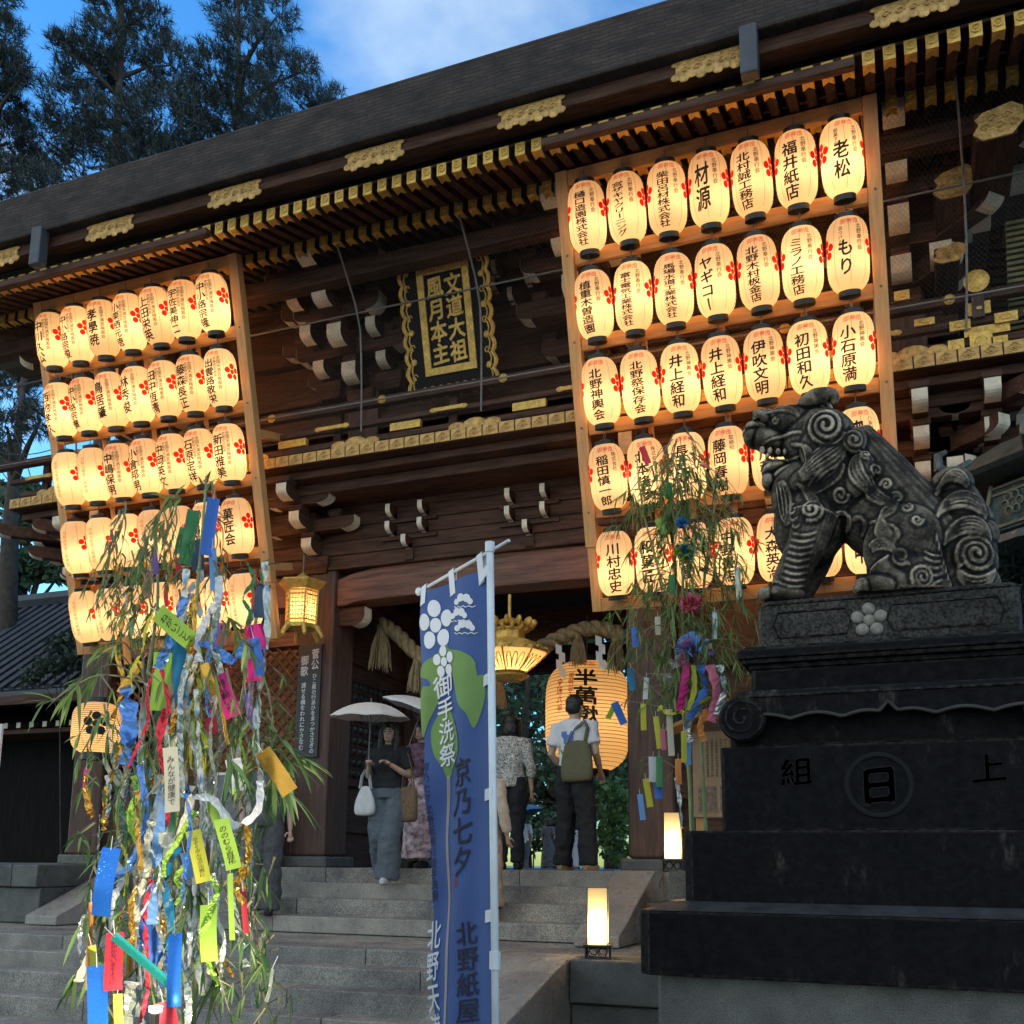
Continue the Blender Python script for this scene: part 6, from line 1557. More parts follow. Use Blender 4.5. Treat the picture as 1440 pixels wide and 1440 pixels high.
def leaf_cloud(mb, c, r, n, size, rr, flat=0.85, droop=0.2):
    for _ in range(n):
        d = Vector((rr.gauss(0, 1), rr.gauss(0, 1), rr.gauss(0, 1))).normalized() * (rr.uniform(0.1, 1) ** 0.5) * r; d.z *= flat; o = c + d
        a = Vector((rr.uniform(-1, 1), rr.uniform(-1, 1), rr.uniform(-0.8, 0.5) - droop)).normalized(); b_ = a.orthogonal().normalized(); b_ = (b_ * math.cos(rr.uniform(0, 3)) + a.cross(b_) * math.sin(rr.uniform(0, 3)))
        L_ = size * rr.uniform(0.6, 1.3); mb.add([o, o + a * L_ * 0.5 + b_ * L_ * 0.28, o + a * L_, o + a * L_ * 0.5 - b_ * L_ * 0.28], [(0, 1, 2, 3)])
def pine(base_px, Y, clumps, label, seed, needle=0.30, dens=1.0, zb=0.0):
    rr = random.Random(seed); S_ = Y / 1440 * 1.13
    tp = at(base_px[0], base_px[1], Y=Y)
    root = place('pine_tree', (tp.x, Y, zb), label, 'pine tree', 'pine trees behind the gate roof' if Y > 15 else None)
    b = MB(); top = at(base_px[0] + base_px[2], min(c[1] for c in clumps), Y=Y)
    tr = [Vector((tp.x, Y, zb)), Vector((tp.x + 0.2, Y, zb + (top.z - zb) * 0.4)), Vector((tp.x - 0.15, Y, zb + (top.z - zb) * 0.7)), top]
    b.tube(tr, [0.32, 0.25, 0.17, 0.04], 10)
    cr_ = MB()
    for (x, y, r) in clumps:
        c = at(x, y, Y=Y + rr.uniform(-1.3, 1.3)); R_ = r * S_ * (1.15 if Y > 15 else 1)
        f = min(0.97, max(0.25, (c.z - zb - 1) / max(1, top.z - zb))); j = tr[2].lerp(tr[3], (f - 0.7) / 0.3) if f > 0.7 else tr[1].lerp(tr[2], max(0, (f - 0.4) / 0.3))
        b.tube([j, j.lerp(c, 0.5) + Vector((0, 0, 0.15)), c], [0.09, 0.06, 0.025], 6)
        tuft_cloud(cr_, c, R_, int(dens * 170 * (r / 40) ** 1.7) + 10, needle, 0.011, rr, 14)
    b.build('trunk', M['trunk'], root, smooth=True); cr_.build('crown', M['pine'], root)
pine((165, 300, 10), 22, [(165, -60, 55), (165, 10, 48), (203, 38, 45), (140, 60, 40), (128, 98, 50), (185, 112, 58), (240, 92, 42), (92, 70, 24), (100, 150, 52), (160, 185, 58), (228, 172, 58), (70, 195, 52), (130, 235, 58), (205, 232, 55)], 'tall dark pine, the widest of those behind the roof, second from left', 11)
pine((345, 250, -10), 23, [(330, -30, 36), (328, 18, 42), (388, 25, 30), (350, 70, 46), (300, 98, 36), (398, 100, 32), (427, 100, 20), (345, 132, 46), (300, 160, 48), (368, 165, 36), (300, 205, 46), (250, 225, 40), (270, 150, 34)], 'tall dark pine with an open spiky crown, right of the widest pine', 12)
pine((-15, 300, 5), 21, [(-20, 0, 50), (8, 48, 30), (20, 92, 26), (-10, 100, 45), (5, 145, 34), (28, 112, 16), (15, 200, 45), (40, 240, 40), (-10, 250, 50), (60, 260, 34)], 'tall dark pine cut by the left border of the picture', 13)
pine((450, 200, 0), 26, [(445, 142, 22), (470, 138, 15), (425, 150, 20), (400, 175, 30), (455, 165, 24)], 'low pine top just showing over the roof edge, right of the other pines', 14)
pine((25, 700, 8), 16, [(22, 545, 34), (58, 590, 26), (10, 600, 24), (40, 525, 22), (5, 640, 14)], 'dark pine branch between the gate eave and the left border', 15, 0.24, 0.8)
pr = at(1470, 980, Y=8.3)
pine((1475, 1000, -20), 8.6, [(1432, 800, 28), (1440, 850, 42), (1424, 905, 30), (1450, 940, 40), (1415, 870, 16), (1465, 800, 40), (1436, 985, 22)], 'dark pine at the right border behind the lion tail', 16, 0.16, 1.1, LAND)
def tree_mesh(seed, n=20, R_=2.2, H_=7.5, size=0.24, per=150):
    rr = random.Random(seed); b = MB(); c_ = MB()
    tr = [Vector((0, 0, 0)), Vector((0.1, 0, H_ * 0.35)), Vector((-0.1, 0.1, H_ * 0.75))]; b.tube(tr, [0.24, 0.17, 0.06], 8)
    for k in range(n):
        a = rr.uniform(0, 2 * PI); h_ = rr.uniform(0.16, 1.0); rad = R_ * math.sin(PI * min(0.95, 0.2 + h_ * 0.75)) * rr.uniform(0.4, 1)
        c = Vector((rad * math.cos(a), rad * math.sin(a), H_ * h_)); j = tr[0].lerp(tr[2], min(0.95, 0.15 + h_ * 0.7)); b.tube([j, c], [0.05, 0.015], 5)
        leaf_cloud(c_, c, rr.uniform(0.6, 1.15), per, size, rr)
    return b.mesh('trunk', M['trunk'], True), c_.mesh('crown', M['tree'])
tm = [tree_mesh(s) for s in (31, 32, 33)]
spots = [(-20.5, 26, 1.2), (-17.6, 29, 1.35), (-14.8, 31, 1.1), (-12.6, 33, 1.35), (-10.2, 31, 1.0), (-13.4, 38, 1.7), (-18, 40, 1.8), (-9, 40, 1.7), (-7.2, 34, 1.1), (-23, 34, 1.6), (-4.2, 33, 1.2), (-1.5, 36, 1.4), (2.2, 32, 1.2), (-27, 30, 1.4), (-12.0, 42, 1.9), (-15.5, 44, 1.9)]
for i, (x, y, s) in enumerate(spots):
    root = empty('leafy_tree', (x, y, 1.2), 'leafy tree in the dim grove seen through the gateway', 'tree', 'grove beyond the gateway'); root.scale = (s, s, s); root.rotation_euler.z = i * 1.3
    _put('trunk', tm[i % 3][0], root); _put('crown', tm[i % 3][1], root)
def px_tree(Y, clumps, label, seed, size, m, base, name='leafy_tree', cat='tree', per=160, stem=0.14):
    rr = random.Random(seed); root = place(name, base, label, cat); b = MB(); c_ = MB(); S_ = Y / 1440 * 1.13
    mc = sum((at(x, y, Y=Y) for x, y, r in clumps), Vector()) / len(clumps); jn = Vector(base).lerp(mc, 0.72)
    for x, y, r in clumps:
        c = at(x, y, Y=Y + rr.uniform(-0.5, 0.5)); leaf_cloud(c_, c, r * S_, int(per * (r / 35) ** 1.5), size, rr)
        bb = Vector(base); b.tube([jn, jn.lerp(c, 0.5) + Vector((0, 0, 0.1)), c], [stem * 0.5, stem * 0.35, stem * 0.12], 6)
    b.tube([Vector(base), jn], [stem, stem * 0.6], 8)
    b.build('trunk' if cat == 'tree' else 'stems', M['trunk'], root); c_.build('crown' if cat == 'tree' else 'foliage', m, root)
px_tree(19, [(28, 735, 42), (58, 790, 38), (18, 800, 45), (78, 745, 26), (42, 690, 26), (5, 690, 30), (90, 800, 30), (12, 640, 20)], 'broad green leafy tree beside the left lantern rack over the tiled roof', 41, 0.26, M['tree'], (-20.5, 19, 0.0), per=330)
px_tree(12.6, [(88, 905, 24), (70, 935, 22), (105, 930, 22), (45, 950, 18), (110, 895, 14)], 'small dark shrub in front of the tiled roof at the left', 42, 0.11, M['shrub'], (-12.6, 12.6, 1.5), 'shrub', 'shrub', 380, 0.018)
px_tree(21, [(850, 1110, 26), (865, 1160, 26), (845, 1180, 22), (880, 1130, 22), (840, 1140, 18), (870, 1195, 20)], 'yellow green weeping tree lit by lamps right of the man', 43, 0.16, M['bamboo_leaf'], (at(862, 1200, Y=21).x, 21, 1.2), per=420, stem=0.07)
px_tree(33, [(745, 1110, 22), (735, 1150, 22), (760, 1160, 20), (770, 1120, 18), (745, 1185, 20)], 'low brownish lit shrub between the two visitors seen from behind', 44, 0.26, mat('dry_leaves', (0.12, 0.10, 0.05), 0.8, var=0.6), (at(750, 1210, Y=33).x, 33, 1.2), 'shrub', 'shrub', per=330, stem=0.03)
q = at(699, 1205, Y=16.5); make_floor_lamp((q.x, 16.5, 1.2), 0, 'lit floor lamp in the courtyard seen past the banner pole')

# ------------------------------------------------------------------ side building on the left
sbd = place('corridor_building', (-18, 17, 1.5), 'low dark corridor building with grey tiled roof at the left border', 'building')
b = MB(); b.box(-34, -11.1, 15.2, 19, 0.9, 4.55); b.build('wall', mat('dark_plank', (0.013, 0.012, 0.012), 0.8, var=0.5, scale=4, stretch=(6, 1, 0.6), spec=0.1), sbd)
b = MB(); b.prism([(13.7, 4.55), (17.0, 7.15), (20.3, 4.55), (20.3, 4.45), (17, 6.9), (13.7, 4.42)], lambda p_, q_, t_: Vector((t_, p_, q_)), -34, -10.9); rf = b.build('roof', M['darkroof'], sbd)
b = MB()
for k in range(76): b.tube([(-33.8 + 0.30 * k, 13.68, 4.59), (-33.8 + 0.30 * k, 17.0, 7.21)], 0.075, 6)
for k in range(12):
    f = k / 12; y = 13.7 + 3.3 * f; z = 4.55 + 2.6 * f + 0.03; b.box(-34, -10.9, y, y + 0.05, z, z + 0.03)
b.build('tile_rolls', M['darkroof'], rf, smooth=False)
b = MB(); b.tube([(-34, 17, 7.3), (-10.8, 17, 7.3)], 0.2, 8); b.build('ridge', M['darkroof'], rf)
b = MB(); b.tube([(-11.0, 13.6, 4.62), (-11.0, 15.4, 5.75), (-11.0, 17, 7.25)], 0.13, 8); b.build('verge', M['darkroof'], rf)
b = MB(); b.box(-34, -10.9, 13.66, 13.72, 4.30, 4.46); b.build('fascia', M['wood'], sbd)
rme = MB(); rme.box(-0.05, 0.05, -0.012, 0.6, -0.05, 0.05); re_me = rme.mesh('rafter_end', M['wood_y']); ce = MB(); ce.box(-0.05, 0.05, -0.02, -0.013, -0.05, 0.05); ce_me = ce.mesh('rafter_cap', M['cream'])
for k in range(34):
    o = put('rafter_end', re_me, sbd, loc=(-22 + 0.32 * k, 14.3, 4.02)); _put('rafter_cap', ce_me, o)
b = MB(); b.box(-34, -11, 14.3, 15.3, 3.86, 3.94); b.build('eave_beam', M['wood'], sbd)

# ------------------------------------------------------------------ bronze lantern at the right border
bq = at(1436, 720, Y=8.1)
BX, BY, BZ = bq.x + 0.16, 8.1, bq.z
br = place('bronze_lantern', (BX, BY, LAND), 'large dark bronze lantern with pierced fire box at the right border', 'bronze lantern')
bz = mat('bronze', (0.10, 0.115, 0.11), 0.45, metal=0.6, var=0.5, scale=10, bump=0.4)
b = MB(); b.lathe([(0.30, BZ - 0.20), (0.36, BZ - 0.17), (0.40, BZ), (0.36, BZ + 0.17), (0.28, BZ + 0.20)], 6, (BX, BY, 0), ph=0.3); fb = b.build('fire_box', bz, br)
b = MB()
hx6 = lambda r, z, i: Vector((BX + r * math.cos(0.3 + i * PI / 3), BY + r * math.sin(0.3 + i * PI / 3), z))
for i in range(6):
    b.tube([hx6(0.37, BZ - 0.18, i), hx6(0.412, BZ, i), hx6(0.37, BZ + 0.18, i)], 0.022, 5)
    for z in (BZ - 0.14, BZ + 0.10, BZ + 0.155): b.tube([hx6(0.405 - abs(z - BZ) * 0.2, z, i), hx6(0.405 - abs(z - BZ) * 0.2, z, i + 1)], 0.014, 5)
    c = (hx6(0.405, BZ, i) + hx6(0.405, BZ, i + 1)) / 2; u_ = (hx6(1, 0, i + 1) - hx6(1, 0, i)).normalized()
    for k in range(6): b.tube([c + u_ * (0.06 * math.cos(k * PI / 3) + 0.03 * math.cos(t)) + Vector((0, 0, 0.06 * math.sin(k * PI / 3) + 0.03 * math.sin(t))) for t in [j * PI / 4 for j in range(9)]], 0.007, 4)
b.build('pierced_tracery', mat('worn_bronze', (0.26, 0.23, 0.15), 0.5, metal=0.4, var=0.5), fb)
b = MB(); b.lathe([(0.30, BZ + 0.19), (0.62, BZ + 0.22), (0.66, BZ + 0.25), (0.62, BZ + 0.28), (0.48, BZ + 0.40), (0.28, BZ + 0.52), (0.12, BZ + 0.58), (0.10, BZ + 0.62), (0.16, BZ + 0.66), (0.15, BZ + 0.74), (0.06, BZ + 0.85), (0.001, BZ + 0.92)], 6, (BX, BY, 0), ph=0.3)
for i in range(6): b.tube([hx6(0.50, BZ + 0.36, i), hx6(0.64, BZ + 0.28, i), hx6(0.74, BZ + 0.33, i), hx6(0.74, BZ + 0.43, i), hx6(0.68, BZ + 0.46, i)], [0.045, 0.05, 0.042, 0.034, 0.02], 8)
b.build('curled_roof', bz, br)
b = MB(); b.lathe([(0.34, BZ - 0.20), (0.44, BZ - 0.24), (0.46, BZ - 0.30), (0.30, BZ - 0.38), (0.17, BZ - 0.5), (0.16, LAND + 0.35), (0.34, LAND + 0.2), (0.42, LAND)], 12, (BX, BY, 0)); b.build('shaft', bz, br)
# slatted end panel of the gate eave at the right border
b = MB(); a0, a1 = at(1414, 320, Y=9.4), at(1422, 560, Y=9.4)
sp_ = MB()
for k in range(30):
    z = a1.z + (a0.z - a1.z) * k / 29; x = a1.x + (a0.x - a1.x) * k / 29; sp_.box(x, x + 0.55, 9.36, 9.42, z, z + 0.03)
sp_.box(a0.x, a0.x + 0.55, 9.43, 9.46, a1.z, a0.z + 0.03); GP(sp_, 'slatted_panel', mat('slat_wood', (0.21, 0.19, 0.09), 0.7, var=0.4))
cb = place('overhead_cables', (-10, 9.5, 6), 'thin dark cables sagging at the left of the gate', 'cable')
for (x0, y0, x1, y1, sag) in ((0, 640, 75, 690, 10), (0, 660, 78, 720, 14), (14, 590, 52, 700, -6), (0, 636, 80, 630, 6)):
    b = MB(); b.tube([at(x0 + (x1 - x0) * t / 10, y0 + (y1 - y0) * t / 10 + sag * math.sin(PI * t / 10), Y=9.6) for t in range(11)], 0.007, 5); b.build('cable', M['black'], cb)

for r_ in rumple_later: rumple(r_)
# ------------------------------------------------------------------ festival bamboo with paper strips
def bez(P, n):
    out = []
    for i in range(n + 1):
        t = i / n; Q = [Vector(p) for p in P]
        while len(Q) > 1: Q = [Q[k].lerp(Q[k + 1], t) for k in range(len(Q) - 1)]
        out.append(Q[0])
    return out
def bamboo_leaf(mb, p, d, L_, W_, rr):
    """One pointed blade with a fold along the midrib and a drooping tip."""
    d = d.normalized(); s = d.cross(Vector((rr.uniform(-.4, .4), rr.uniform(-.4, .4), 1))).normalized(); u_ = s.cross(d)
    vs = []; n = 5
    for i in range(n + 1):
        t = i / n; w_ = W_ * math.sin(PI * min(1, 0.08 + t * 0.92)) ** 0.8 * (1 - t * 0.35) if i < n else 0.0
        c = p + d * (L_ * t) - Vector((0, 0, 1)) * (L_ * 0.28 * t * t)
        vs += [c - s * w_ + u_ * w_ * 0.25, c, c + s * w_ + u_ * w_ * 0.25]
    mb.add(vs, [f for i in range(n) for f in ((3 * i, 3 * i + 1, 3 * i + 4, 3 * i + 3), (3 * i + 1, 3 * i + 2, 3 * i + 5, 3 * i + 4))])
def leaf_spray(mb, tw, p, d, n, L_, W_, rr):
    for k in range(n):
        a = Vector((d.x + rr.uniform(-.9, .9), d.y + rr.uniform(-.7, .7), d.z + rr.uniform(-.8, .45)))
        o = p + d.normalized() * rr.uniform(-0.03, 0.05) * (L_ / 0.15)
        tw.tube([p, o], 0.0016, 3); bamboo_leaf(mb, o, a, L_ * rr.uniform(0.6, 1.15), W_ * rr.uniform(0.7, 1.1), rr)
def foil(name, rgb, rough=0.18, metal=0.75, spark=True, alpha=1.0):
    m = bpy.data.materials.new(name); m.use_nodes = True; t = m.node_tree; b = t.nodes['Principled BSDF']
    b.inputs['Base Color'].default_value = (*rgb, 1); b.inputs['Roughness'].default_value = rough; b.inputs['Metallic'].default_value = metal
    c = N(t, 'ShaderNodeTexCoord'); v = N(t, 'ShaderNodeTexVoronoi'); v.inputs['Scale'].default_value = 90 if spark else 25
    bp = N(t, 'ShaderNodeBump'); bp.inputs['Strength'].default_value = 0.7; bp.inputs['Distance'].default_value = 0.01
    t.links.new(c.outputs['Object'], v.inputs['Vector']); t.links.new(v.outputs['Color' if spark else 'Distance'], bp.inputs['Height']); t.links.new(bp.outputs['Normal'], b.inputs['Normal'])
    if alpha < 1:
        o = t.nodes['Material Output']; tr = N(t, 'ShaderNodeBsdfTransparent'); x = N(t, 'ShaderNodeMixShader'); x.inputs['Fac'].default_value = alpha
        t.links.new(tr.outputs[0], x.inputs[1]); t.links.new(b.outputs[0], x.inputs[2]); t.links.new(x.outputs[0], o.inputs['Surface'])
    if spark == 'holo':
        n = N(t, 'ShaderNodeTexNoise'); n.inputs['Scale'].default_value = 14; r = N(t, 'ShaderNodeValToRGB'); e = r.color_ramp.elements
        e[0].position = 0.3; e[0].color = (0.22, 0.30, 0.42, 1); e[1].position = 0.72; e[1].color = (0.55, 0.42, 0.22, 1)
        k = e.new(0.45); k.color = (0.62, 0.60, 0.55, 1); k = e.new(0.58); k.color = (0.36, 0.44, 0.36, 1)
        t.links.new(c.outputs['Object'], n.inputs['Vector']); t.links.new(n.outputs['Fac'], r.inputs['Fac']); t.links.new(r.outputs['Color'], b.inputs['Base Color'])
    return m
def paperm(name, rgb, tr=0.25):
    m = bpy.data.materials.new(name); m.use_nodes = True; t = m.node_tree; b = t.nodes['Principled BSDF']; b.inputs['Base Color'].default_value = (*rgb, 1); b.inputs['Roughness'].default_value = 0.6
    o = t.nodes['Material Output']; x = N(t, 'ShaderNodeMixShader'); x.inputs['Fac'].default_value = tr; k = N(t, 'ShaderNodeBsdfTranslucent'); k.inputs['Color'].default_value = (*rgb, 1)
    t.links.new(b.outputs[0], x.inputs[1]); t.links.new(k.outputs[0], x.inputs[2]); t.links.new(x.outputs[0], o.inputs['Surface']); return m
PM = {k: paperm('strip_' + k, v) for k, v in dict(blue=(0.055, 0.19, 0.66), lightblue=(0.20, 0.42, 0.85), lime=(0.36, 0.58, 0.07), yellow=(0.62, 0.60, 0.06), magenta=(0.66, 0.02, 0.22), pink=(0.75, 0.20, 0.30), red=(0.66, 0.035, 0.06), green=(0.06, 0.25, 0.09), teal=(0.015, 0.22, 0.42), cream=(0.70, 0.66, 0.50), white=(0.72, 0.73, 0.76), slate=(0.08, 0.12, 0.2), purple=(0.22, 0.14, 0.42), orange=(0.75, 0.26, 0.06)).items()}
FM = dict(glitter=foil('blue_glitter', (0.03, 0.20, 0.72), 0.25, 0.6), silver=foil('silver_tinsel', (0.62, 0.66, 0.70), 0.22, 0.6, 'holo'), clear=foil('clear_cellophane', (0.75, 0.80, 0.85), 0.1, 0.5, 'holo', 0.42), bluefoil=foil('blue_cellophane', (0.10, 0.28, 0.75), 0.15, 0.5, False, 0.85), gold=foil('gold_tinsel', (0.75, 0.38, 0.06), 0.2, 0.85), teal=foil('teal_foil', (0.05, 0.55, 0.45), 0.18, 0.8, 'plain'))
def strip(c, Y, w_, h_, ang, m, label, cat='paper strip', name='paper_strip', write=None, string=0.05, group=None, curl=0.2, seed=0, twist=0.4):
    """A hanging paper strip drawn about photo pixel c at depth Y; w_, h_ in photo pixels, ang tilts it."""
    rr = random.Random(seed); p = at(c[0], c[1], Y=Y); s = (p - CAM_POS).dot(FW) / 1440; W_, H_ = w_ * s, h_ * s
    right = Vector((RT.x, RT.y, 0)).normalized(); back = Vector((-right.y, right.x, 0)); rot = Matrix.Rotation(R(-ang), 3, back); tw = Matrix.Rotation(rr.uniform(-twist, twist), 3, 'Z')
    root = empty(name, p, label, cat, group)
    def pt(u, v, o=0.0):
        q = right * (u * W_) + Vector((0, 0, v * H_)) + back * (curl * W_ * (math.sin((v + 0.5) * 3.0 + seed) + 1.2 * u * u) + o)
        return rot @ (tw @ q)
    b = MB(); nx, ny = 4, 14
    b.add([pt(-0.5 + i / nx, 0.5 - j / ny) for j in range(ny + 1) for i in range(nx + 1)], [(j * (nx + 1) + i, j * (nx + 1) + i + 1, (j + 1) * (nx + 1) + i + 1, (j + 1) * (nx + 1) + i) for j in range(ny) for i in range(nx)])
    b.build('strip', m, root, smooth=True)
    if string:
        b = MB(); b.tube([pt(0, 0.47), rot @ (right * 0 + Vector((0, 0, H_ * 0.5 + string)))], 0.0014, 4); b.build('string', M['white'], root)
    if write:
        b = MB(); letters(b, write, lambda u, v: pt(u, v, -0.0025), 0.0, 0.36, -0.40, 0.55 if len(write) < 8 else 0.4); b.build('lettering', M['ink'], root)
    return root
def ribbon(pts, Ys, w_, m, label, name='tinsel_streamer', cat='streamer', seed=0, crinkle=1.0, group=None):
    """Long hanging ribbon through photo pixels; w_ in metres."""
    rr = random.Random(seed); P = [at(x, y, Y=(Ys if not isinstance(Ys, (list, tuple)) else Ys[i])) for i, (x, y) in enumerate(pts)]
    path = spline(P, 10); root = place(name, tuple(path[0]), label, cat, group); b = MB(); vs = []; n = 3; ph = rr.uniform(0, 6)
    for i, p in enumerate(path):
        a = ph + 0.35 * math.sin(i * 0.35 + ph) * 3 * crinkle; d = Vector((RT.x * math.cos(a) - 0.35 * FW.x * math.sin(a), RT.y * math.cos(a) - 0.35 * FW.y * math.sin(a) + 0.6 * math.sin(a), 0.25 * math.sin(a * 1.7))).normalized()
        t = (path[min(i + 1, len(path) - 1)] - path[max(i - 1, 0)]).normalized(); d = (d - t * d.dot(t)).normalized(); nn = t.cross(d)
        for k in range(n + 1):
            f = k / n - 0.5; vs.append(p + d * (w_ * f * (1 + 0.15 * math.sin(i * 1.3))) + nn * (0.010 * crinkle * (rr.random() - 0.5) + 0.25 * w_ * f * f))
    b.add(vs, [(i * (n + 1) + k, i * (n + 1) + k + 1, (i + 1) * (n + 1) + k + 1, (i + 1) * (n + 1) + k) for i in range(len(path) - 1) for k in range(n)])
    b.build('ribbon', m, root, smooth=False); return root
def bamboo(base, canes, branches, sprays, label, LL, LW, seed, rad):
    rr = random.Random(seed); root = place('bamboo', base, label, 'bamboo'); tw = MB(); lf = MB()
    for P in canes:
        pts = spline([Vector(p) for p in P], 8); n = len(pts); b = MB()
        b.tube(pts, [rad * (1 - 0.7 * i / (n - 1)) for i in range(n)], 10)
        for i in range(4, n, 4): b.lathe([(rad * (1 - 0.7 * i / (n - 1)) * 1.18, -0.006), (rad * (1 - 0.7 * i / (n - 1)) * 1.18, 0.006)], 10, pts[i])
        b.build('cane', M['bamboo'], root, smooth=True)
    for P in branches:
        pts = spline([Vector(p) for p in P], 6); n = len(pts); tw.tube(pts, [0.006 * (1 - 0.75 * i / (n - 1)) for i in range(n)], 5)
    for (p, d, n, s) in sprays: leaf_spray(lf, tw, p, d, n, LL * s, LW * s, rr)
    tw.build('twigs', M['twig'], root); lf.build('leaves', M['bamboo_leaf'], root, smooth=True)
    return root
# ---- the near bamboo: leans on the steps at the left
YB1 = 3.75
def nb_(x, y, dy=0.0): return at(x, y, Y=YB1 + dy)
foot = nb_(232, 1475); cane1 = [Vector((foot.x - 0.02, foot.y, 0.0)), nb_(236, 1400), nb_(250, 1150), nb_(266, 950), nb_(280, 800), nb_(289, 690)]
foot2 = nb_(215, 1475, 0.2); cane2 = [Vector((foot2.x, foot2.y, 0.0)), nb_(216, 1400, 0.2), nb_(200, 1150, 0.22), nb_(205, 980, 0.2), nb_(222, 840, 0.2), nb_(215, 745, 0.2)]
foot3 = nb_(270, 1475, 0.35); cane3 = [Vector((foot3.x, foot3.y, 0.0)), nb_(275, 1380, 0.3), nb_(310, 1150, 0.3), nb_(345, 960, 0.25), nb_(362, 860, 0.2), nb_(372, 790, 0.2)]
rr = random.Random(21); brs, sps = [], []
def addbranch(P, ends, n, s, dz=-0.2):
    brs.append(P)
    for e, d in ends: sps.append((e, Vector(d), n, s))
nodes = [(289, 700), (283, 770), (272, 880), (262, 985), (250, 1100), (246, 1220), (238, 1330), (212, 760), (206, 960), (203, 1120), (345, 960), (318, 1110), (285, 1290)]
targets = [((75, 985), (-1, 0, -.2), 5, 1.15), ((118, 955), (-.8, 0, -.3), 6, 1.0), ((140, 1010), (-.6, 0, -.6), 4, .8), ((225, 735), (-.6, 0, -.2), 6, .8), ((250, 700), (-.4, 0, .2), 5, .7), ((288, 685), (.2, 0, .3), 7, .9), ((302, 720), (.5, 0, -.8), 5, .9),
           ((390, 1040), (.8, 0, -.1), 6, 1.05), ((415, 1060), (.6, 0, -.5), 7, 1.1), ((400, 1100), (.3, 0, -.9), 6, 1.1), ((345, 905), (.5, 0, -.6), 6, .9), ((322, 870), (.6, 0, -.4), 5, .9), ((360, 800), (.7, 0, .1), 5, .7), ((300, 940), (.3, 0, -.9), 5, .9),
           ((302, 1380), (.3, 0, -.9), 7, 1.15), ((290, 1330), (.5, 0, -.5), 5, 1.0), ((110, 1360), (-.2, 0, -1), 4, 1.1), ((120, 1290), (-.4, 0, -.6), 5, .9), ((130, 1175), (-.3, 0, -.9), 4, 1.0), ((205, 1075), (-.5, 0, -.3), 6, 1.0), ((225, 1045), (.3, 0, .1), 5, .9), ((285, 1020), (.5, 0, -.8), 4, .8),
           ((325, 1070), (.5, 0, -.6), 6, 1.0), ((370, 1215), (.3, 0, -.9), 4, .9), ((270, 1250), (.2, 0, -.8), 5, .9), ((262, 1290), (-.2, 0, -.8), 5, .9), ((230, 1330), (-.5, 0, -.5), 5, .8), ((160, 1300), (-.5, 0, .1), 5, .8), ((180, 860), (-.8, 0, -.3), 6, .6), ((330, 1010), (.6, 0, .1), 5, .9), ((150, 905), (-.7, 0, -.3), 5, .7)]
for (x, y), d, n, s in targets:
    nx, ny = min(nodes, key=lambda q: abs(q[0] - x) + abs(q[1] - 40 - y) * 0.6)
    e = nb_(x, y, rr.uniform(-0.35, 0.25)); a = nb_(nx, ny); mid = a.lerp(e, 0.55) + Vector((0, 0, 0.08)); addbranch([a, mid, e], [(e, d), (mid.lerp(e, 0.5), (d[0], 0.3, d[2] - 0.2))], n, s)
# fine hanging twigs of a small-leaved bamboo at the upper left
for k in range(100):
    x, y = rr.uniform(140, 300), rr.uniform(745, 930); a = nb_(x + rr.uniform(0, 20), y - rr.uniform(15, 50), rr.uniform(-0.1, 0.5)); e = a + Vector((rr.uniform(-0.12, 0.05), rr.uniform(-.05, .05), -rr.uniform(0.08, 0.22)))
    addbranch([a, a.lerp(e, 0.5) + Vector((0.02, 0, 0.02)), e], [(a.lerp(e, 0.3), (-.5, 0.1, -.8)), (a.lerp(e, 0.65), (.3, 0, -.9)), (e, (-.2, 0, -1))], 5, 0.36)
for k in range(190):
    x, y = rr.uniform(120, 395), rr.uniform(940, 1420); a = nb_(x, y, rr.uniform(-0.3, 0.4)); e = a + Vector((rr.uniform(-0.1, 0.1), 0, -rr.uniform(0.02, 0.15)))
    addbranch([a, a.lerp(e, 0.5), e], [(e, (rr.uniform(-.7, .7), 0, -.7))], 4, rr.uniform(0.45, 0.85))
bamboo(tuple(cane1[0]), [cane1, cane2, cane3], brs, sps, 'tall cut bamboo hung with many paper strips and tinsel, in front of the left steps', 0.155, 0.0115, 22, 0.017)
G1 = 'paper strips on the tall near bamboo'
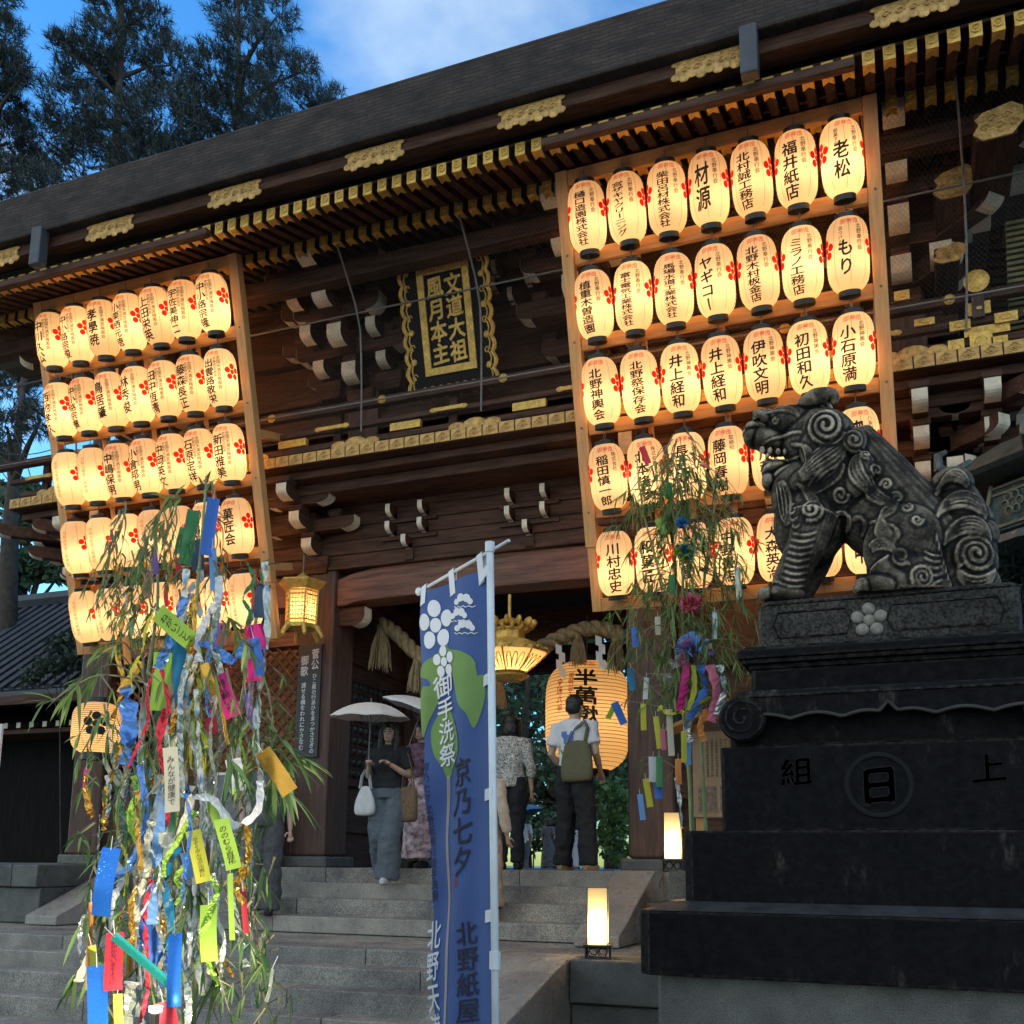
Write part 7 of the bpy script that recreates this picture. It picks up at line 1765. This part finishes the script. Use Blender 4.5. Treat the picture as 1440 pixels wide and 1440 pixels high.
for i, (c, dy, w_, h_, ang, mk_, lab, wr) in enumerate([
    ((295, 740), 0, 17, 85, -4, 'blue', 'upright blue strip at the very top of the near bamboo', None), ((299, 800), .02, 13, 60, 3, 'lightblue', 'short light blue strip just under the top blue strip', None), ((266, 755), -.05, 17, 78, -6, 'green', 'dark green strip beside the top blue strip', None), ((279, 780), .05, 20, 44, 2, 'slate', 'slate grey strip between the top green and blue strips', None),
    ((246, 882), -.25, 27, 72, 52, 'lime', 'lime green strip with writing tilted over the middle of the bamboo', 'ねがいごと'), ((252, 935), -.15, 21, 120, 9, 'teal', 'long teal strip below the tilted lime strip', None), ((226, 958), -.2, 25, 84, 0, 'lime', 'plain lime strip left of the long teal strip', None), ((359, 896), -.2, 25, 36, 8, 'magenta', 'magenta square below the right end of the lantern rack', None), ((358, 942), -.15, 22, 30, -5, 'magenta', 'smaller magenta piece under the magenta square', None),
    ((318, 978), -.2, 24, 64, 22, 'magenta', 'hot pink strip with writing sloping left at right middle', '星に願いを'), ((368, 845), 0, 20, 50, -4, 'slate', 'slate blue strip against the lowest lanterns of the left rack', None), ((297, 1020), -.1, 16, 26, 20, 'red', 'small red scrap below the hot pink strip', None),
    ((240, 1096), -.35, 21, 92, 7, 'cream', 'cream strip with two lines of writing in the middle of the bamboo', 'みんなが健康で'), ((330, 1090), -.2, 24, 46, 10, 'white', 'plain white card at right of the cream strip', None), ((319, 1187), -.35, 25, 72, 13, 'lime', 'yellow green strip with bold round writing at the right', 'ののむら直花'), ((279, 1204), -.3, 21, 74, 16, 'yellow', 'yellow strip with fine writing left of the bold written strip', 'かぞくみんなが元気に'),
    ((294, 1312), -.3, 25, 78, 5, 'lime', 'plain lime strip with no writing at lower right', None), ((160, 1352), -.4, 26, 78, 5, 'red', 'red strip with writing at lower left', '夢がかないますように'), ((131, 1354), -.35, 13, 48, 14, 'yellow', 'narrow yellow strip left of the red strip', None), ((234, 1432), -.4, 27, 46, 16, 'red', 'red strip cut by the bottom edge of the picture', None),
    ((344, 1282), -.3, 8, 60, 8, 'red', 'thin red strip hanging at the far right of the near bamboo', None), ((325, 1275), -.28, 9, 92, 4, 'lime', 'thin lime strip left of the thin red strip', None), ((213, 1325), -.1, 23, 74, 24, 'blue', 'plain blue strip crossing behind the teal foil band', None), ((120, 1098), -.1, 6, 34, 0, 'magenta', 'tiny magenta tag at the left side of the near bamboo', None),
    ((178, 915), -.1, 10, 40, 10, 'orange', 'small orange strip among fine leaves at upper left', None), ((250, 800), .1, 8, 34, 3, 'red', 'small red tag in front of the lanterns, left of the slate strip', None), ((218, 790), .1, 8, 36, 8, 'purple', 'small purple tag among fine leaves at upper left', None), ((208, 822), .1, 12, 34, -5, 'pink', 'small pink tag among fine leaves below the purple tag', None), ((234, 838), .1, 7, 32, 4, 'red', 'small dark red tag in front of the lowest lantern row', None), ((253, 760), .12, 9, 40, -8, 'green', 'small green tag left of the dark green strip', None),
    ((126, 1330), -.3, 7, 120, 3, 'orange', 'long thin orange strip beside the narrow yellow strip', None), ((200, 1000), .1, 12, 40, 5, 'pink', 'short pink strip behind the big blue cellophane', None), ((350, 1000), 0, 12, 50, 12, 'purple', 'purple strip behind the hot pink strip', None), ((166, 1420), -.35, 13, 44, 4, 'yellow', 'small olive yellow strip at the bottom left', None)]):
    strip(c, YB1 + dy, w_, h_, ang, PM[mk_], lab, write=wr, group=G1, seed=i)
for i, (c, dy, w_, h_, ang, mk_, lab) in enumerate([((149, 1240), -.4, 29, 94, -4, 'glitter', 'blue glitter strip at the left edge of the near bamboo'), ((245, 1364), -.4, 20, 100, 4, 'glitter', 'blue glitter strip left of the plain lime strip at the bottom'), ((137, 1405), -.38, 27, 92, 6, 'glitter', 'blue glitter strip at the bottom left under the red strip'),
        ((388, 1085), -.25, 24, 72, 36, 'gold', 'gold tinsel strip slanting at the right edge of the near bamboo'), ((201, 1352), -.45, 13, 112, 51, 'teal', 'teal green foil band slanting across the lower bamboo'), ((183, 1345), -.2, 10, 50, 0, 'gold', 'short gold tinsel strip between the red and blue strips')]):
    strip(c, YB1 + dy, w_, h_, ang, FM[mk_], lab, group=G1, seed=60 + i)
G2 = 'tinsel streamers on the near bamboo'
for i, (pts, dy, w_, mk_, lab) in enumerate([
    ([(262, 800), (255, 900), (235, 1000), (240, 1120), (228, 1250), (205, 1330), (195, 1430)], -.1, 0.05, 'silver', 'long silver tinsel streamer down the centre of the near bamboo'), ([(205, 960), (198, 1060), (205, 1180), (190, 1300), (200, 1440)], -.15, 0.045, 'silver', 'silver tinsel streamer left of centre on the near bamboo'), ([(350, 900), (352, 990), (335, 1060), (350, 1140), (352, 1220), (345, 1260)], -.1, 0.04, 'clear', 'clear cellophane streamer on the right side of the near bamboo'), ([(372, 790), (376, 880), (366, 960), (360, 1050), (375, 1130)], -.05, 0.05, 'silver', 'silver tinsel streamer at the right edge by the gilt lantern'),
    ([(178, 965), (182, 1020), (176, 1075)], -.25, 0.085, 'bluefoil', 'broad crumpled blue cellophane sheet at left middle'), ([(196, 1075), (205, 1150), (186, 1210), (160, 1240)], -.25, 0.035, 'bluefoil', 'blue cellophane ribbon curling down to the blue glitter strip'), ([(260, 840), (240, 900), (222, 940)], -.2, 0.05, 'bluefoil', 'blue cellophane ribbon under the tilted lime strip'), ([(275, 900), (300, 910), (330, 930), (345, 900)], -.15, 0.05, 'bluefoil', 'blue cellophane ribbon crossing to the magenta square'),
    ([(225, 1100), (224, 1170), (214, 1240), (212, 1300)], -.2, 0.06, 'lightblue_p', 'light blue paper streamer in the lower middle'), ([(250, 1000), (258, 1090), (246, 1180), (255, 1250), (240, 1320)], 0, 0.06, 'clear', 'clear cellophane streamer behind the cream strip'), ([(300, 880), (292, 960), (312, 1040), (290, 1130), (305, 1230), (280, 1300)], .05, 0.05, 'clear', 'clear cellophane streamer behind the hot pink strip'), ([(150, 1280), (118, 1290), (112, 1330), (118, 1380)], -.2, 0.03, 'silver', 'short silver tinsel streamer at the lower left edge'),
    ([(272, 1120), (300, 1125), (330, 1160), (362, 1140), (366, 1098)], -.3, 0.035, 'white_p', 'white paper loop sagging across the middle right'), ([(270, 1105), (262, 1150), (235, 1190), (228, 1170)], -.3, 0.04, 'cream_p', 'cream paper loop below the cream strip'), ([(186, 1380), (176, 1430), (190, 1470)], -.3, 0.10, 'silver', 'silver tinsel cone at the bottom of the near bamboo'), ([(345, 1150), (350, 1200), (342, 1250)], -.25, 0.03, 'gold', 'short gold tinsel streamer above the thin red strip'),
    ([(250, 1190), (232, 1240), (240, 1300), (226, 1350)], -.1, 0.05, 'teal_p', 'teal paper streamer in the lower middle'), ([(290, 1130), (282, 1200), (296, 1260), (276, 1330), (285, 1400)], -.15, 0.045, 'silver', 'silver tinsel streamer behind the yellow strip'), ([(120, 1090), (124, 1130), (130, 1150)], -.2, 0.035, 'gold', 'tiny cluster of gold foil at the left side of the bamboo'), ([(150, 1090), (155, 1120), (150, 1150)], -.2, 0.03, 'silver', 'tiny silver foil drop at the left side of the bamboo')]):
    mm = FM.get(mk_) or PM[mk_[:-2]]; ribbon(pts, YB1 + dy, w_ * (0.62 if 'silver' in mk_ or 'clear' in mk_ else 0.85), mm, lab, seed=i, group=G2, crinkle=1.0 if mk_ in FM else 0.5)
PAL = [FM['silver'], FM['clear'], FM['gold'], FM['clear'], FM['bluefoil'], FM['gold'], PM['white'], PM['yellow'], FM['clear'], PM['lime'], PM['cream'], FM['clear'], PM['red'], FM['silver'], PM['green']]
rq = random.Random(77)
for i in range(88):
    x, y = rq.gauss(252, 58), rq.uniform(790, 1330); x = min(378, max(140, x)); l_ = rq.uniform(70, 230); pts = [(x, y)]; m_ = 4
    for k in range(m_): pts.append((pts[-1][0] + rq.uniform(-16, 14), y + l_ * (k + 1) / m_))
    ribbon(pts, YB1 + rq.uniform(-0.35, 0.25), rq.uniform(0.010, 0.034), PAL[i % len(PAL)], 'thin glinting strand hanging among the paper strips of the tall near bamboo', name='tinsel_strand', seed=200 + i, group='thin strands on the tall near bamboo')
for i in range(26):
    x, y = rq.gauss(250, 62), rq.uniform(880, 1400); x = min(385, max(125, x))
    strip((x, y), YB1 + rq.uniform(-0.3, 0.3), rq.uniform(7, 15), rq.uniform(28, 58), rq.uniform(-30, 30), rq.choice([PM['lime'], PM['lightblue'], PM['cream'], PM['white'], PM['pink'], PM['yellow'], PM['blue'], PM['green'], FM['silver'], FM['gold']]), 'small plain scrap strip tucked among the strands of the tall near bamboo', group='small scrap strips on the tall near bamboo', seed=300 + i, twist=0.9, curl=0.4)
# uplight at the foot of the bamboo (seen shining at the bottom of the picture)
lp_ = at(219, 1417, Y=3.2)
spot = place('ground_spotlight', (lp_.x, lp_.y, lp_.z - 0.06), 'small warm spotlight glowing among the strips at the foot of the bamboo', 'spotlight')
b = MB(); b.lathe([(0.001, 0.0), (0.022, 0.0), (0.025, 0.02), (0.001, 0.02)], 16, (lp_.x, lp_.y, lp_.z - 0.015))
em = bpy.data.materials.new('lamp_lens'); em.use_nodes = True; em.node_tree.nodes['Principled BSDF'].inputs['Emission Color'].default_value = (1, 0.80, 0.5, 1); em.node_tree.nodes['Principled BSDF'].inputs['Emission Strength'].default_value = 12
b.build('lamp_lens', em, spot)
b = MB(); b.tube([(lp_.x, lp_.y, 0.2), (lp_.x, lp_.y, lp_.z - 0.02)], 0.016, 8); b.build('lamp_stake', M['black'], spot)
def spotl(name, p, target, power, size, colr, parent):
    ld = bpy.data.lights.new(name, 'SPOT'); ld.energy = power; ld.spot_size = size; ld.spot_blend = 0.6; ld.color = colr; ld.shadow_soft_size = 0.04
    o = bpy.data.objects.new(name, ld); col.objects.link(o); d = Vector(target) - Vector(p); q = d.to_track_quat('-Z', 'Y')
    o.parent = parent; o.matrix_parent_inverse = Matrix.Translation(-Vector(parent.location)); o.location = p; o.rotation_mode = 'QUATERNION'; o.rotation_quaternion = q
lsp = at(150, 1480, Y=2.75)
spotl('spot_lamp', (lsp.x, lsp.y, 0.25), nb_(245, 1080), 120, R(62), (1.0, 0.88, 0.70), spot)

# ---- the far bamboo beside the pedestal
YB2 = 7.6
def fb_(x, y, dy=0.0): return at(x, y, Y=YB2 + dy)
rr = random.Random(55); brs, sps = [], []
c1 = [Vector((fb_(975, 1180).x, YB2, LAND)), fb_(968, 1050), fb_(960, 850), fb_(962, 720), fb_(945, 640)]; c2 = [Vector((fb_(995, 1180).x, YB2 + 0.1, LAND)), fb_(985, 1000, .1), fb_(990, 820, .1), fb_(1005, 700, .1), fb_(990, 660, .1)]
c3 = [Vector((fb_(982, 1180).x, YB2 + 0.05, LAND)), fb_(962, 1010, .05), fb_(940, 860, .05), fb_(905, 720, .05), fb_(895, 640, .05)]
for k in range(230):
    x, y = rr.gauss(965, 46), rr.uniform(640, 985); x = min(1062, max(862, x)); 
    if y < 720: x = 900 + (x - 900) * 0.85
    e = fb_(x, y, rr.uniform(-0.3, 0.3)); a = fb_(955 + (x - 955) * 0.35, y - rr.uniform(5, 45)); sgn = 1 if x > 955 else -1
    brs.append([a, a.lerp(e, 0.6) + Vector((0, 0, 0.05)), e]); sps += [(e, Vector((0.5 * sgn, 0, -0.7)), 6, rr.uniform(0.6, 1.0)), (a.lerp(e, 0.6), Vector((0.3 * sgn, 0.2, -0.8)), 4, 0.8)]
for P in ([(955, 960), (925, 940), (885, 862)], [(955, 1000), (915, 965), (875, 925)], [(955, 1000), (910, 990), (880, 985)], [(950, 1080), (925, 1065), (905, 1065)], [(990, 900), (1030, 900), (1055, 920)]):
    Q = [fb_(x, y, -0.1) for x, y in P]; brs.append(Q); sps += [(q, Vector((-.4, 0, -.5)), 3, 0.8) for q in Q]
bamboo(tuple(c1[0]), [c1, c2, c3], brs, sps, 'bushy bamboo hung with ribbons and pompoms between the gate column and the lion pedestal', 0.16, 0.010, 56, 0.016)
G3 = 'paper strips on the bamboo beside the pedestal'
for i, (c, w_, h_, ang, mk_, lab, dy) in enumerate([((893, 896), 9, 30, 6, 'blue', 'blue and pink strip at the tip of the uppermost left twig by the column', -.1), ((888, 955), 9, 32, 4, 'teal', 'teal strip against the right gate column, left of the white tag', -.1), ((908, 968), 7, 31, -4, 'white', 'narrow white written tag on the right gate column', -.1), ((871, 1003), 11, 33, 25, 'blue', 'blue strip hanging in front of the big amber lantern', -.1), ((860, 1000), 8, 24, -25, 'lime', 'lime strip hanging in front of the big amber lantern', -.1), ((905, 1008), 8, 38, 0, 'yellow', 'yellow strip below the white tag', -.1),
        ((918, 1082), 12, 36, -3, 'white', 'white strip in the low cluster by the column', -.2), ((927, 1085), 9, 44, 0, 'green', 'green strip in the low cluster by the column', -.22), ((926, 1112), 11, 22, 0, 'blue', 'blue piece below the green strip of the low cluster', -.2), ((911, 1115), 9, 40, 8, 'yellow', 'yellow strip left in the low cluster', -.2), ((902, 1135), 8, 36, 6, 'lightblue', 'light blue strip lowest in the low cluster', -.2), ((954, 1085), 9, 36, 0, 'orange', 'orange strip above the hanging silver ribbon', -.2),
        ((925, 1030), 8, 46, 6, 'yellow', 'tall yellow strip under the ribbon garland', -.2), ((933, 1040), 8, 30, 0, 'pink', 'salmon strip under the ribbon garland', -.2), ((943, 1030), 9, 66, 2, 'cream', 'pale strip in the middle of the ribbon garland', -.2), ((968, 1060), 10, 30, 0, 'lightblue', 'light blue strip right of the yellow one under the notice roof', -.2), ((962, 1050), 8, 44, 0, 'yellow', 'yellow strip at the corner of the notice board', -.22), ((925, 880), 8, 26, 0, 'cream', 'pale strip above the ribbon bundle', -.1), ((945, 822), 9, 30, 0, 'green', 'green strip under the yellow pompom', -.1), ((930, 740), 10, 24, 25, 'lime', 'lime strip high on the far bamboo', -.1), ((907, 640), 9, 28, 20, 'red', 'red strip at the top of the far bamboo', -.1), ((975, 715), 10, 30, 0, 'orange', 'orange red strip high in the right half of the far bamboo', -.1), ((1038, 820), 8, 46, 3, 'silver_f', 'silver strip in front of the lowest lantern row by the lion leg', -.1), ((1005, 880), 9, 40, 0, 'silver_f', 'silver strip hanging left of the lion plinth', -.1), ((940, 690), 8, 26, -10, 'green', 'small green strip high on the far bamboo', -.1)]):
    strip(c, YB2 + dy, w_, h_, ang, FM[mk_[:-2]] if mk_.endswith('_f') else PM[mk_], lab, group=G3, seed=80 + i, string=0.04)
def pompom(c, r, mats, label, seed):
    rr_ = random.Random(seed); p = fb_(c[0], c[1], -0.15); root = empty('paper_pompom', p, label, 'pompom'); b = MB()
    for k in range(150):
        d = Vector((rr_.gauss(0, 1), rr_.gauss(0, 1), rr_.gauss(0, 0.8))).normalized(); s = d.orthogonal().normalized(); u_ = d.cross(s); a = rr_.uniform(0, 6); s = s * math.cos(a) + u_ * math.sin(a); w_ = r * rr_.uniform(0.12, 0.3); q = d * r * rr_.uniform(0.6, 1.05)
        b.add([d * r * 0.2, q + s * w_, q * 1.06 + d.cross(s) * w_ * 0.6, q - s * w_], [(0, 1, 2, 3)], rr_.randrange(len(mats)))
    b.build('petals', mats, root); return root
pompom((975, 915), 0.14, [PM['lightblue'], PM['pink'], PM['purple'], FM['clear']], 'big blue and pink paper pompom over the ribbon bundle', 1)
pompom((962, 775), 0.08, [PM['lime'], PM['yellow'], PM['teal']], 'yellow green paper pompom among the leaves', 2); pompom((972, 848), 0.085, [PM['red'], PM['pink']], 'red paper pompom below the yellow green one', 3); pompom((958, 735), 0.05, [PM['teal'], PM['lightblue']], 'small teal paper pompom high in the leaves', 4)
for i, (pts, w_, mk_, lab) in enumerate([([(965, 930), (962, 965), (955, 1000)], 0.06, 'magenta', 'magenta ribbon of the bundle under the pompom'), ([(985, 935), (990, 970), (970, 1010)], 0.06, 'blue', 'blue ribbon of the bundle under the pompom'), ([(998, 935), (1008, 970), (1000, 1015)], 0.07, 'pink', 'salmon ribbon of the bundle under the pompom'), ([(975, 935), (976, 970), (968, 1000)], 0.04, 'yellow', 'yellow ribbon of the bundle under the pompom'), ([(950, 930), (940, 950), (935, 960)], 0.09, 'clear', 'blue holographic bow left of the pompom'), ([(926, 995), (945, 1004), (970, 998), (1000, 980)], 0.05, 'yellow', 'yellow garland swag below the bundle'),
        ([(950, 1090), (955, 1120), (959, 1165)], 0.03, 'silver', 'long silver ribbon hanging down to the pedestal ledge'), ([(1012, 935), (1018, 970), (1008, 1005)], 0.05, 'silver', 'silver ribbon at the right side of the bundle'), ([(995, 1000), (985, 1020), (990, 1042)], 0.05, 'orange', 'orange ribbon low in the bundle'), ([(970, 1010), (965, 1030), (972, 1045)], 0.06, 'silver', 'crumpled silver foil under the garland')]):
    ribbon(pts, YB2 - 0.2, w_, FM.get(mk_) or PM[mk_], lab, seed=40 + i, crinkle=0.7, name='paper_ribbon', cat='ribbon', group='ribbons on the bamboo beside the pedestal')
